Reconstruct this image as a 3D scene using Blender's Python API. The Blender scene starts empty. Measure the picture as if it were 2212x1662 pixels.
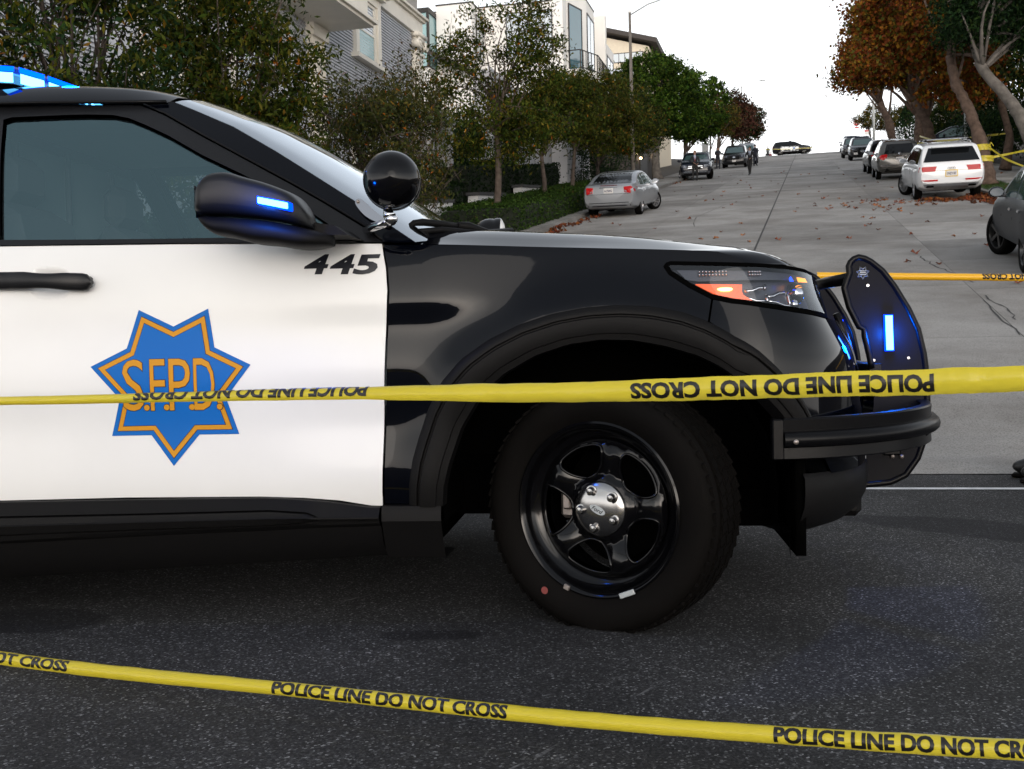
import bpy, bmesh, math, random
import numpy as np
from mathutils import Vector, Matrix, noise as mnoise
from mathutils.geometry import delaunay_2d_cdt
from mathutils.bvhtree import BVHTree
R = math.radians
SC = bpy.context.scene
COL = SC.collection
rnd = random.Random(7)

# ---------------------------------------------------------------- camera, sky, sun, exposure
cam = bpy.data.cameras.new('camera')
cam_o = bpy.data.objects.new('camera', cam)
COL.objects.link(cam_o)
SC.camera = cam_o
cam.sensor_width = 36.0
cam.sensor_fit = 'HORIZONTAL'
cam.lens = 36.0 * 2380.0 / 2212.0
cam.clip_start = 0.05
cam.clip_end = 3000
yaw, pitch, roll = R(15.0), math.atan(86 / 2380.0), R(1.2)
fw = Vector((-math.sin(yaw) * math.cos(pitch), math.cos(yaw) * math.cos(pitch), -math.sin(pitch)))
r0 = Vector((math.cos(yaw), math.sin(yaw), 0))
u0 = r0.cross(fw)
rr = r0 * math.cos(roll) - u0 * math.sin(roll)
uu = u0 * math.cos(roll) + r0 * math.sin(roll)
cam_o.matrix_world = Matrix(((rr.x, uu.x, -fw.x, 0), (rr.y, uu.y, -fw.y, 0), (rr.z, uu.z, -fw.z, 0.85), (0, 0, 0, 1)))
cam.dof.use_dof = True
cam.dof.focus_distance = 3.4
cam.dof.aperture_fstop = 22.0

VEIL = 16.0
SUN_EL, SUN_AZ = 5.0, 162.0          # low behind the photographer; azimuth clockwise from the street's uphill axis
world = bpy.data.worlds.new('World')
SC.world = world
world.use_nodes = True
wn, wl = world.node_tree.nodes, world.node_tree.links
wn.clear()
w_out = wn.new('ShaderNodeOutputWorld')
w_bg = wn.new('ShaderNodeBackground')
w_sky = wn.new('ShaderNodeTexSky')
w_sky.sky_type = 'NISHITA'
w_sky.sun_disc = False
w_sky.sun_elevation = R(SUN_EL)
w_sky.sun_rotation = R(SUN_AZ)
w_sky.air_density = 1.0
w_sky.dust_density = 3.0
w_sky.ozone_density = 1.5
w_hsv = wn.new('ShaderNodeHueSaturation')
w_hsv.inputs['Saturation'].default_value = 0.35
wl.new(w_sky.outputs[0], w_hsv.inputs['Color'])
# thin evening overcast: a pale veil, thickest (brightest) towards the horizon, the same all round
w_tc = wn.new('ShaderNodeTexCoord')
w_sep = wn.new('ShaderNodeSeparateXYZ')
wl.new(w_tc.outputs['Generated'], w_sep.inputs[0])
w_veil = wn.new('ShaderNodeValToRGB')
w_veil.color_ramp.interpolation = 'EASE'
ve = w_veil.color_ramp.elements
ve[0].position = 0.0; ve[0].color = (1.0, 0.955, 0.92, 1)
ve[1].position = 0.80; ve[1].color = (0.135, 0.145, 0.162, 1)
for p_, c_ in ((0.07, (0.92, 0.90, 0.885)), (0.20, (0.57, 0.575, 0.585)), (0.40, (0.235, 0.248, 0.27))):
    e_ = ve.new(p_); e_.color = (*c_, 1)
wl.new(w_sep.outputs['Z'], w_veil.inputs[0])
w_vs = wn.new('ShaderNodeVectorMath'); w_vs.operation = 'SCALE'; w_vs.inputs['Scale'].default_value = VEIL
wl.new(w_veil.outputs[0], w_vs.inputs[0])
w_add = wn.new('ShaderNodeVectorMath'); w_add.operation = 'ADD'
wl.new(w_hsv.outputs[0], w_add.inputs[0]); wl.new(w_vs.outputs[0], w_add.inputs[1])
wl.new(w_add.outputs[0], w_bg.inputs['Color'])
w_bg.inputs['Strength'].default_value = 0.12
wl.new(w_bg.outputs[0], w_out.inputs['Surface'])

sun = bpy.data.lights.new('sun', 'SUN')
sun.energy = 0.7
sun.angle = R(50)
sun.color = (1.0, 0.92, 0.84)
sun_o = bpy.data.objects.new('sun', sun)
COL.objects.link(sun_o)
sd = Vector((math.sin(R(SUN_AZ)) * math.cos(R(12)), math.cos(R(SUN_AZ)) * math.cos(R(12)), math.sin(R(12))))
sun_o.rotation_euler = sd.to_track_quat('Z', 'Y').to_euler()

SC.view_settings.view_transform = 'Standard'
SC.view_settings.look = 'None'
SC.view_settings.gamma = 1.0
SC.view_settings.use_curve_mapping = False
SC.view_settings.exposure = 0.38
SC.render.engine = 'CYCLES'
SC.cycles.use_denoising = True
SC.cycles.max_bounces = 8
SC.cycles.transparent_max_bounces = 16
SC.cycles.sample_clamp_indirect = 8

# ---------------------------------------------------------------- materials
def nodes(m):
    return m.node_tree.nodes, m.node_tree.links
def mat(name, col, rough=0.5, metal=0.0, spec=0.5, coat=0.0, emit=None, estr=0.0, var=0.0, vscale=5.0, bump=0.0, bscale=40.0, alpha=1.0, attr=None, vdet=4.0):
    m = bpy.data.materials.new(name)
    m.use_nodes = True
    n, l = nodes(m)
    b = n['Principled BSDF']
    b.inputs['Base Color'].default_value = (*col, 1)
    b.inputs['Roughness'].default_value = rough
    b.inputs['Metallic'].default_value = metal
    b.inputs['Specular IOR Level'].default_value = spec
    if coat:
        b.inputs['Coat Weight'].default_value = coat
        b.inputs['Coat Roughness'].default_value = 0.03
    if emit:
        b.inputs['Emission Color'].default_value = (*emit, 1)
        b.inputs['Emission Strength'].default_value = estr
    src = None
    if attr:
        a = n.new('ShaderNodeAttribute'); a.attribute_name = attr
        src = a.outputs['Color']
        l.new(src, b.inputs['Base Color'])
    if var or bump:
        tc = n.new('ShaderNodeTexCoord')
    if var:
        t = n.new('ShaderNodeTexNoise'); t.inputs['Scale'].default_value = vscale; t.inputs['Detail'].default_value = vdet
        l.new(tc.outputs['Object'], t.inputs['Vector'])
        mr = n.new('ShaderNodeMapRange')
        mr.inputs['From Min'].default_value = 0.25; mr.inputs['From Max'].default_value = 0.75
        mr.inputs['To Min'].default_value = 1 - var; mr.inputs['To Max'].default_value = 1 + var
        l.new(t.outputs['Fac'], mr.inputs['Value'])
        mx = n.new('ShaderNodeMix'); mx.data_type = 'RGBA'; mx.blend_type = 'MULTIPLY'; mx.inputs['Factor'].default_value = 1
        if src: l.new(src, mx.inputs['A'])
        else: mx.inputs['A'].default_value = (*col, 1)
        l.new(mr.outputs['Result'], mx.inputs['B'])
        l.new(mx.outputs['Result'], b.inputs['Base Color'])
    if bump:
        t = n.new('ShaderNodeTexNoise'); t.inputs['Scale'].default_value = bscale; t.inputs['Detail'].default_value = 3
        l.new(tc.outputs['Object'], t.inputs['Vector'])
        bp = n.new('ShaderNodeBump'); bp.inputs['Strength'].default_value = bump; bp.inputs['Distance'].default_value = 0.01
        l.new(t.outputs['Fac'], bp.inputs['Height'])
        l.new(bp.outputs['Normal'], b.inputs['Normal'])
    return m
def glassmat(name, tint, refl=(0.9, 0.95, 1.0), ior=1.5, rough=0.0, base=0.0):
    """thin tinted pane: tinted see-through plus mirror reflection by Fresnel"""
    m = bpy.data.materials.new(name); m.use_nodes = True
    n, l = nodes(m); n.clear()
    o = n.new('ShaderNodeOutputMaterial'); mx = n.new('ShaderNodeMixShader')
    t = n.new('ShaderNodeBsdfTransparent'); t.inputs['Color'].default_value = (*tint, 1)
    g = n.new('ShaderNodeBsdfGlossy'); g.inputs['Color'].default_value = (*refl, 1); g.inputs['Roughness'].default_value = rough
    f = n.new('ShaderNodeFresnel'); f.inputs['IOR'].default_value = ior
    src = f.outputs[0]
    if base:
        a = n.new('ShaderNodeMath'); a.operation = 'ADD'; a.use_clamp = True; a.inputs[1].default_value = base
        l.new(src, a.inputs[0]); src = a.outputs[0]
    l.new(src, mx.inputs[0]); l.new(t.outputs[0], mx.inputs[1]); l.new(g.outputs[0], mx.inputs[2])
    l.new(mx.outputs[0], o.inputs['Surface'])
    return m
def emis(name, col, s):
    m = bpy.data.materials.new(name); m.use_nodes = True
    n, l = nodes(m); n.clear()
    o = n.new('ShaderNodeOutputMaterial'); e = n.new('ShaderNodeEmission')
    e.inputs['Color'].default_value = (*col, 1); e.inputs['Strength'].default_value = s
    l.new(e.outputs[0], o.inputs['Surface'])
    return m
M = {}
M['black_paint'] = mat('black_car_paint', (0.0010, 0.0014, 0.003), 0.04, spec=0.24)
M['white_paint'] = mat('white_car_paint', (0.74, 0.74, 0.732), 0.2, spec=0.32, coat=0.12, var=0.03, vscale=3)
M['matte_black'] = mat('grained_black_plastic', (0.0052, 0.005, 0.0052), 0.55, spec=0.12, bump=0.12, bscale=700)
M['soft_black'] = mat('soft_black_plastic', (0.0065, 0.0068, 0.008), 0.36, spec=0.3, bump=0.05, bscale=500)
M['satin_black'] = mat('satin_black_steel', (0.0035, 0.0035, 0.0042), 0.32, spec=0.15, bump=0.03, bscale=300)
M['gloss_black'] = mat('gloss_black_enamel', (0.002, 0.002, 0.0025), 0.12, spec=0.3)
M['dark'] = mat('dark_underside', (0.0012, 0.0012, 0.0012), 0.95, spec=0.02)
M['rubber'] = mat('tyre_rubber', (0.0032, 0.0027, 0.0024), 0.75, spec=0.07, var=0.25, vscale=6, bump=0.1, bscale=160)
M['chrome'] = mat('chrome', (0.60, 0.60, 0.61), 0.09, metal=1)
M['hub'] = mat('dull_hub_chrome', (0.36, 0.355, 0.35), 0.2, metal=1)
M['steel'] = mat('raw_steel', (0.38, 0.33, 0.30), 0.45, metal=0.9, var=0.2, vscale=30)
M['lead'] = mat('grey_wheel_weight', (0.42, 0.45, 0.46), 0.45, metal=0.3)
M['reddot'] = mat('red_paint_dot', (0.18, 0.035, 0.03), 0.7)
M['decal_blue'] = mat('blue_vinyl', (0.0, 0.115, 0.43), 0.32, spec=0.18)
M['decal_gold'] = mat('gold_vinyl', (0.56, 0.25, 0.012), 0.35, spec=0.2)
M['decal_dark'] = mat('dark_vinyl', (0.006, 0.007, 0.012), 0.3)
M['glass_side'] = glassmat('tinted_side_glass', (0.66, 0.74, 0.76), refl=(0.62, 0.95, 1.0), ior=1.6, base=0.12)
M['glass_ws'] = glassmat('windscreen_glass', (0.62, 0.70, 0.70), ior=1.6, base=0.36)
M['lens_clear'] = glassmat('clear_lamp_lens', (0.86, 0.88, 0.92), ior=1.5, base=0.01)
M['blue_led'] = emis('blue_led', (0.10, 0.50, 1.0), 6)
M['blue_led_soft'] = emis('blue_lens_lit', (0.0, 0.06, 1.0), 4)
M['blue_halo'] = emis('blue_halo_glow', (0.0, 0.035, 1.0), 4)  # glowing rim colour standing in for the blue halo round the lamps
M['blue_deep'] = emis('blue_led_deep', (0.01, 0.06, 1.0), 3)
M['amber'] = mat('amber_lens', (0.55, 0.08, 0.02), 0.25, emit=(1.0, 0.12, 0.02), estr=0.75)
M['amber_hot'] = emis('amber_bulb', (1.0, 0.45, 0.07), 12)
M['orange'] = emis('orange_marker', (1.0, 0.30, 0.02), 2.2)
M['lamp_grey'] = mat('lamp_housing_grey', (0.05, 0.055, 0.07), 0.3, spec=0.5)
M['lamp_silver'] = mat('lamp_reflector', (0.55, 0.56, 0.6), 0.18, metal=1)
M['interior'] = mat('dark_cabin_trim', (0.13, 0.135, 0.145), 0.7)
M['plate_black'] = mat('matt_black_plate', (0.0055, 0.0055, 0.0075), 0.5, spec=0.10, bump=0.05, bscale=300)
M['headliner'] = mat('pale_headliner', (0.35, 0.36, 0.36), 0.9)
M['screen'] = mat('pale_reflection_tone', (0.45, 0.52, 0.54), 0.5)  # pale tone standing in for a bright reflection in the side window
M['tape'] = mat('yellow_plastic_tape', (0.68, 0.56, 0.035), 0.28, spec=0.5, bump=0.35, bscale=38)
def see_light(m, col, k):
    n, l = nodes(m); t = n.new('ShaderNodeBsdfTranslucent'); t.inputs['Color'].default_value = (*col, 1)
    x = n.new('ShaderNodeMixShader'); x.inputs[0].default_value = k
    l.new(n['Principled BSDF'].outputs[0], x.inputs[1]); l.new(t.outputs[0], x.inputs[2]); l.new(x.outputs[0], n['Material Output'].inputs['Surface'])
see_light(M['tape'], (.85, .72, .10), .28)
M['tape_orange'] = mat('deep_yellow_plastic_tape', (0.72, 0.38, 0.012), 0.35, spec=0.5)
M['ink'] = mat('black_tape_ink', (0.008, 0.007, 0.006), 0.35)

# ---------------------------------------------------------------- mesh helpers
def link(o, parent=None):
    COL.objects.link(o)
    if parent is not None: o.parent = parent
    return o
def mobj(name, verts, faces, m, parent=None, smooth=True, fm=None, normals=None, attr=None):
    me = bpy.data.meshes.new(name)
    me.from_pydata([tuple(v) for v in verts], [], faces)
    for mm in (m if isinstance(m, (list, tuple)) else [m]): me.materials.append(mm)
    if fm is not None: me.polygons.foreach_set('material_index', fm)
    me.polygons.foreach_set('use_smooth', [bool(smooth)] * len(me.polygons))
    me.update()
    if normals is not None:
        me.normals_split_custom_set_from_vertices([tuple(q) for q in normals])
    return link(bpy.data.objects.new(name, me), parent)
def thing(name, label, cat, loc=(0, 0, 0), rotz=0.0, group=None, mw=None):
    o = bpy.data.objects.new(name, None)
    o.empty_display_size = 0.2
    COL.objects.link(o)
    if mw is not None: o.matrix_world = mw
    else:
        o.location = loc; o.rotation_euler = (0, 0, rotz)
    o['label'] = label; o['category'] = cat
    if group: o['group'] = group
    return o
def tag(o, label=None, cat=None, group=None, kind=None):
    if label: o['label'] = label
    if cat: o['category'] = cat
    if group: o['group'] = group
    if kind: o['kind'] = kind
    return o
def copy_tree(o, parent=None):
    c = o.copy(); COL.objects.link(c)
    if parent is not None:
        c.parent = parent
    for ch in o.children: copy_tree(ch, c)
    return c
class MB:
    """collects simple shapes; build() links them as one mesh object"""
    def __init__(s): s.v = []; s.f = []; s.m = []
    def add(s, v, f, mi=0):
        b = len(s.v); s.v += [Vector(p) for p in v]; s.f += [[i + b for i in q] for q in f]; s.m += [mi] * len(f); return s
    def box(s, c, d, mi=0, rot=None, bev=0.0):
        x, y, z = d[0] / 2, d[1] / 2, d[2] / 2
        if bev > 0:
            b = min(bev, x * .9, y * .9, z * .9)
            v = []
            for sx in (-1, 1):
                for sy in (-1, 1):
                    for sz in (-1, 1):
                        v += [Vector((sx * x, sy * (y - b), sz * (z - b))), Vector((sx * (x - b), sy * y, sz * (z - b))), Vector((sx * (x - b), sy * (y - b), sz * z))]
            bm = bmesh.new()
            for p in v: bm.verts.new(p)
            bmesh.ops.convex_hull(bm, input=bm.verts)
            bm.verts.index_update()
            v = [q.co.copy() for q in bm.verts]; f = [[q.index for q in fc.verts] for fc in bm.faces]
            bm.free()
        else:
            v = [Vector((a, bb, cc)) for a in (-x, x) for bb in (-y, y) for cc in (-z, z)]
            f = [(0, 1, 3, 2), (4, 6, 7, 5), (0, 4, 5, 1), (2, 3, 7, 6), (0, 2, 6, 4), (1, 5, 7, 3)]
        if rot is not None: v = [rot @ p for p in v]
        return s.add([p + Vector(c) for p in v], f, mi)
    def tube(s, pts, r, n=8, mi=0, cap=True):
        pts = [Vector(p) for p in pts]
        rs = r if isinstance(r, (list, tuple)) else [r] * len(pts)
        v = []; f = []; up = None
        for i, p in enumerate(pts):
            t = (pts[min(i + 1, len(pts) - 1)] - pts[max(i - 1, 0)]).normalized()
            if up is None:
                up = Vector((0, 0, 1)) if abs(t.z) < .9 else Vector((1, 0, 0))
            a = t.cross(up)
            if a.length < 1e-5: a = t.cross(Vector((0, 1, 0)))
            a.normalize(); b = a.cross(t); up = b
            for k in range(n):
                q = 2 * math.pi * k / n
                v.append(p + (a * math.cos(q) + b * math.sin(q)) * rs[i])
        for i in range(len(pts) - 1):
            for k in range(n):
                f.append((i * n + k, i * n + (k + 1) % n, (i + 1) * n + (k + 1) % n, (i + 1) * n + k))
        if cap:
            f.append(tuple(range(n - 1, -1, -1))); f.append(tuple((len(pts) - 1) * n + k for k in range(n)))
        return s.add(v, f, mi)
    def lathe(s, prof, c=(0, 0, 0), axis='z', n=24, mi=0, mtx=None):
        v = []; f = []
        for (r, h) in prof:
            for k in range(n):
                a = 2 * math.pi * k / n
                p = Vector((r * math.cos(a), r * math.sin(a), h))
                if axis == 'y': p = Vector((p.x, h, p.y))
                elif axis == 'x': p = Vector((h, p.x, p.y))
                if mtx is not None: p = mtx @ p
                v.append(p + Vector(c))
        for i in range(len(prof) - 1):
            for k in range(n):
                f.append((i * n + k, i * n + (k + 1) % n, (i + 1) * n + (k + 1) % n, (i + 1) * n + k))
        return s.add(v, f, mi)
    def prism(s, poly, a, b, axis='y', mi=0):
        n = len(poly)
        def P(p, h):
            return Vector((p[0], h, p[1])) if axis == 'y' else (Vector((h, p[0], p[1])) if axis == 'x' else Vector((p[0], p[1], h)))
        v = [P(p, a) for p in poly] + [P(p, b) for p in poly]
        f = [tuple(range(n)), tuple(range(2 * n - 1, n - 1, -1))] + [(i, i + n, (i + 1) % n + n, (i + 1) % n) for i in range(n)]
        return s.add(v, f, mi)
    def grid(s, rows, mi=0, close=False):
        nr, nc = len(rows), len(rows[0])
        v = [p for r in rows for p in r]; f = []
        for i in range(nr - 1):
            for j in range(nc if close else nc - 1):
                j2 = (j + 1) % nc
                f.append((i * nc + j, i * nc + j2, (i + 1) * nc + j2, (i + 1) * nc + j))
        return s.add(v, f, mi)
    def sphere(s, c, r, n=16, mi=0, sc=(1, 1, 1)):
        prof = [(r * math.sin(math.pi * i / (n // 2)) + 1e-5, r * math.cos(math.pi * i / (n // 2))) for i in range(n // 2 + 1)]
        b = len(s.v)
        s.lathe(prof, n=n, mi=mi)
        for i in range(b, len(s.v)):
            p = s.v[i]; s.v[i] = Vector((p.x * sc[0], p.y * sc[1], p.z * sc[2])) + Vector(c)
        return s
    def build(s, name, m, parent=None, smooth=False, auto=None):
        bm = bmesh.new()
        vs = [bm.verts.new(p) for p in s.v]
        for q, mi in zip(s.f, s.m):
            try:
                fc = bm.faces.new([vs[i] for i in q]); fc.material_index = mi; fc.smooth = smooth
            except ValueError: pass
        bmesh.ops.recalc_face_normals(bm, faces=bm.faces)
        if auto:
            for e in bm.edges:
                if len(e.link_faces) == 2 and e.calc_face_angle(0) > R(auto): e.smooth = False
        me = bpy.data.meshes.new(name); bm.to_mesh(me); bm.free()
        for mm in (m if isinstance(m, (list, tuple)) else [m]): me.materials.append(mm)
        return link(bpy.data.objects.new(name, me), parent)
def spl(pts):
    xs = np.array([p[0] for p in pts], float); ys = np.array([p[1] for p in pts], float); n = len(xs)
    A = np.zeros((n, n)); d = np.zeros(n); A[0, 0] = A[-1, -1] = 1
    h = np.diff(xs)
    for i in range(1, n - 1):
        A[i, i - 1] = h[i - 1]; A[i, i] = 2 * (h[i - 1] + h[i]); A[i, i + 1] = h[i]
        d[i] = 6 * ((ys[i + 1] - ys[i]) / h[i] - (ys[i] - ys[i - 1]) / h[i - 1])
    Mm = np.linalg.solve(A, d)
    def f(x):
        if x <= xs[0]: return float(ys[0] + (x - xs[0]) * (ys[1] - ys[0]) / (xs[1] - xs[0]))
        if x >= xs[-1]: return float(ys[-1] + (x - xs[-1]) * (ys[-1] - ys[-2]) / (xs[-1] - xs[-2]))
        i = int(np.searchsorted(xs, x) - 1); i = max(0, min(n - 2, i))
        a = (xs[i + 1] - x) / h[i]; b = 1 - a
        return float(a * ys[i] + b * ys[i + 1] + ((a**3 - a) * Mm[i] + (b**3 - b) * Mm[i + 1]) * h[i]**2 / 6)
    return f
def lin(pts):
    xs = [p[0] for p in pts]; ys = [p[1] for p in pts]
    return lambda x: float(np.interp(x, xs, ys))
def sstep(a, b, x):
    t = max(0.0, min(1.0, (x - a) / (b - a))); return t * t * (3 - 2 * t)
def inpoly(p, poly):
    x, y = p; c = False; n = len(poly); j = n - 1
    for i in range(n):
        xi, yi = poly[i]; xj, yj = poly[j]
        if (yi > y) != (yj > y) and x < (xj - xi) * (y - yi) / (yj - yi) + xi: c = not c
        j = i
    return c
def dens(poly, step, closed=True):
    out = []; n = len(poly)
    for i in range(n if closed else n - 1):
        a = poly[i]; b = poly[(i + 1) % n]
        k = max(1, int(math.hypot(b[0] - a[0], b[1] - a[1]) / step))
        for j in range(k): out.append((a[0] + (b[0] - a[0]) * j / k, a[1] + (b[1] - a[1]) * j / k))
    if not closed: out.append(tuple(poly[-1]))
    return out
def smoothpoly(poly, it=1):
    """Chaikin rounding of a closed outline"""
    for _ in range(it):
        o = []
        for i in range(len(poly)):
            a = poly[i]; b = poly[(i + 1) % len(poly)]
            o += [(a[0] * .75 + b[0] * .25, a[1] * .75 + b[1] * .25), (a[0] * .25 + b[0] * .75, a[1] * .25 + b[1] * .75)]
        poly = o
    return poly
def pdist(p, poly):
    d = 9e9; n = len(poly)
    for i in range(n):
        ax, ay = poly[i]; bx, by = poly[(i + 1) % n]
        vx, vy = bx - ax, by - ay; L = vx * vx + vy * vy
        t = 0 if L == 0 else max(0, min(1, ((p[0] - ax) * vx + (p[1] - ay) * vy) / L))
        d = min(d, math.hypot(p[0] - ax - t * vx, p[1] - ay - t * vy))
    return d
def inset(poly, d):
    area = sum(poly[i][0] * poly[(i + 1) % len(poly)][1] - poly[(i + 1) % len(poly)][0] * poly[i][1] for i in range(len(poly)))
    sg = 1 if area > 0 else -1; out = []; n = len(poly)
    for i in range(n):
        a, b, c = Vector(poly[i - 1]), Vector(poly[i]), Vector(poly[(i + 1) % n])
        e1 = (b - a).normalized(); e2 = (c - b).normalized()
        n1 = Vector((-e1.y, e1.x)) * sg; n2 = Vector((-e2.y, e2.x)) * sg
        q = n1 + n2; L = q.dot(n1)
        q = b + q * (d / L if L > .15 else d)
        out.append((q.x, q.y))
    return out
def fill2d(poly, step, holes=()):
    """triangulate an outline with inner points -> (pts, tris, loops as index lists)"""
    loops = [dens(poly, step)] + [dens(h, step) for h in holes]
    pts = []; edges = []; idx = []
    for lp in loops:
        b = len(pts); pts += lp; n = len(lp)
        edges += [(b + i, b + (i + 1) % n) for i in range(n)]
        idx.append(list(range(b, b + n)))
    nb = len(pts)
    xs = [p[0] for p in loops[0]]; ys = [p[1] for p in loops[0]]
    x = min(xs) + step * .5; k = 0
    allp = [np.array(lp) for lp in loops]
    bpts = np.concatenate(allp)
    while x < max(xs):
        y = min(ys) + step * (.5 if k % 2 else .2)
        while y < max(ys):
            if np.min((bpts[:, 0] - x)**2 + (bpts[:, 1] - y)**2) > (step * .55)**2 and inpoly((x, y), loops[0]) and not any(inpoly((x, y), h) for h in loops[1:]):
                pts.append((x, y))
            y += step
        x += step * .9; k += 1
    ov, oe, of, vo, eo, fo = delaunay_2d_cdt([Vector(p) for p in pts], edges, [], 0, 1e-7)
    mp = {}
    for i, l in enumerate(vo):
        for q in l: mp[q] = i
    tr = []
    for f in of:
        cx = sum(ov[i].x for i in f) / 3; cy = sum(ov[i].y for i in f) / 3
        if inpoly((cx, cy), loops[0]) and not any(inpoly((cx, cy), h) for h in loops[1:]): tr.append(tuple(f))
    return [(v.x, v.y) for v in ov], tr, [[mp[i] for i in l if i in mp] for l in idx]
def panel(name, outline, surf, m, parent, off=0.0, step=0.035, holes=(), thick=0.012, out=(0, -1, 0), offf=None):
    """a sheet cut to an outline in the (s,z) parameters of a surface, with turned-in edges"""
    pts, tr, loops = fill2d(outline, step, holes)
    e = 1e-3; V = []; N = []; outv = Vector(out)
    for (s, z) in pts:
        p = Vector(surf(s, z)); n = (Vector(surf(s + e, z)) - Vector(surf(s - e, z))).cross(Vector(surf(s, z + e)) - Vector(surf(s, z - e)))
        if n.length < 1e-12: n = outv.copy()
        n.normalize()
        if n.dot(outv) < 0 and not (abs(n.dot(outv)) < .25 and n.x > 0.3): n = -n
        o = off + (offf(s, z) if offf else 0)
        V.append(p + n * o); N.append(n)
    F_ = []
    for t in tr:
        a, b, c = (V[i] for i in t)
        if (b - a).cross(c - a).dot(N[t[0]]) < 0: t = t[::-1]
        F_.append(t)
    if thick:
        for lp in loops:
            b = len(V); n = len(lp)
            for k in range(n):
                i = lp[k]; i0 = lp[k - 1]; i2 = lp[(k + 1) % n]
                V.append(V[i].copy()); V.append(V[i] - N[i] * thick)
                t = (V[i2] - V[i0])
                sn = t.cross(N[i]); sn.normalize()
                N += [sn, sn]
            for k in range(n):
                k2 = (k + 1) % n
                F_.append((b + 2 * k, b + 2 * k2, b + 2 * k2 + 1, b + 2 * k + 1))
    return mobj(name, V, F_, m, parent, True, normals=None if offf else N)
def text_mesh(txt, bold=0.0, res=3):
    """flat glyph outlines -> list of (verts2d, faces), width and height normalised by the text's own box"""
    cu = bpy.data.curves.new('glyphs', 'FONT')
    cu.body = txt; cu.size = 1.0; cu.offset = bold; cu.resolution_u = res
    o = bpy.data.objects.new('glyphs', cu); COL.objects.link(o)
    dg = bpy.context.evaluated_depsgraph_get()
    me = bpy.data.meshes.new_from_object(o.evaluated_get(dg))
    v = [(q.co.x, q.co.y) for q in me.vertices]; f = [tuple(p.vertices) for p in me.polygons]
    bpy.data.objects.remove(o); bpy.data.curves.remove(cu); bpy.data.meshes.remove(me)
    x0 = min(p[0] for p in v); x1 = max(p[0] for p in v); y0 = min(p[1] for p in v); y1 = max(p[1] for p in v)
    return [((p[0] - x0) / (x1 - x0), (p[1] - y0) / (y1 - y0)) for p in v], f, (x1 - x0) / (y1 - y0)
def text_on(name, txt, fn, m, parent, bold=0.0, cutx=0, cuty=0):
    """lettering as geometry: fn(u,v) maps the text box (0..1, 0..1) to a point"""
    v, f, asp = text_mesh(txt, bold)
    bm = bmesh.new()
    vs = [bm.verts.new((p[0], p[1], 0)) for p in v]
    for q in f:
        try: bm.faces.new([vs[i] for i in q])
        except ValueError: pass
    for k in range(1, cutx):
        bmesh.ops.bisect_plane(bm, geom=bm.verts[:] + bm.edges[:] + bm.faces[:], plane_co=(k / cutx, 0, 0), plane_no=(1, 0, 0))
    for k in range(1, cuty):
        bmesh.ops.bisect_plane(bm, geom=bm.verts[:] + bm.edges[:] + bm.faces[:], plane_co=(0, k / cuty, 0), plane_no=(0, 1, 0))
    for q in bm.verts: q.co = Vector(fn(q.co.x, q.co.y))
    me = bpy.data.meshes.new(name); bm.to_mesh(me); bm.free()
    me.materials.append(m)
    return link(bpy.data.objects.new(name, me), parent)
# ================================================================= the police SUV that fills the frame
# local frame: x forward, y from the kerb-side flank towards the far flank, z up; x = 0 at the front hub
suv = thing('police_suv', 'black and white police SUV standing broadside across the street, blue lights on', 'police car', (-0.584, 3.1494, 0), R(9.4))
DOORSEC = spl([(.10, .20), (.18, .155), (.24, .118), (.30, .088), (.36, .062), (.42, .045), (.46, .040), (.50, .041), (.56, .046), (.63, .050), (.70, .0455), (.78, .040), (.85, .0435), (.92, .047), (.955, .0445), (.985, .0425), (1.03, .046), (1.08, .054), (1.12, .063), (1.15, .073), (1.20, .098), (1.30, .15), (1.42, .215), (1.52, .272), (1.60, .325)])
WINGSEC = spl([(.10, .20), (.18, .155), (.24, .115), (.30, .080), (.36, .050), (.42, .036), (.50, .031), (.70, .031), (.80, .035), (.88, .044), (.95, .058), (1.03, .079), (1.10, .100), (1.15, .116), (1.20, .136), (1.30, .175), (1.42, .225), (1.52, .276), (1.60, .325)])
CALMSEC = spl([(.10, .20), (.18, .155), (.24, .118), (.30, .088), (.36, .062), (.42, .0455), (.50, .0405), (.62, .0425), (.75, .0415), (.88, .0435), (.97, .0445), (1.03, .047), (1.08, .054), (1.12, .063), (1.15, .073), (1.20, .098), (1.30, .15), (1.42, .215), (1.52, .272), (1.60, .325)])
def BASE(z, s=0.0):
    k = sstep(-.52, -.08, s); c = sstep(-.72, -1.05, s)
    d = DOORSEC(z)
    d += (CALMSEC(z) - d) * c * .8
    return d * (1 - k) + WINGSEC(z) * k
X0 = .40
XF = spl([(.10, .70), (.2, .76), (.29, .83), (.36, .875), (.45, .90), (.6, .895), (.72, .88), (.8, .865), (.88, .825), (.95, .785), (1.02, .755), (1.07, .735), (1.11, .69), (1.16, .60)])
CW = 1.0
def flank(s, z):
    """the side of the body, wrapping round the front corner for s > X0"""
    b = BASE(z, s)
    r = math.hypot(s - .02, z - .40)
    b -= .022 * math.exp(-((r - .55) / .075)**2) * sstep(-.66, -.45, s) * sstep(.45, .30, s)
    if s <= X0: return (s, b, z)
    th = min((s - X0) / .9, 1.0) * math.pi / 2
    e = 2 / 2.5
    return (X0 + (XF(z) - X0) * math.sin(th)**e, b + (CW - b) * (1 - max(math.cos(th), 0)**e), z)
def farflank(s, z):
    x, y, z = flank(s, z); return (x, 2 * CW - y, z)
def both(fn):
    fn(flank, (0, -1, 0)); fn(farflank, (0, 1, 0))

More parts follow.
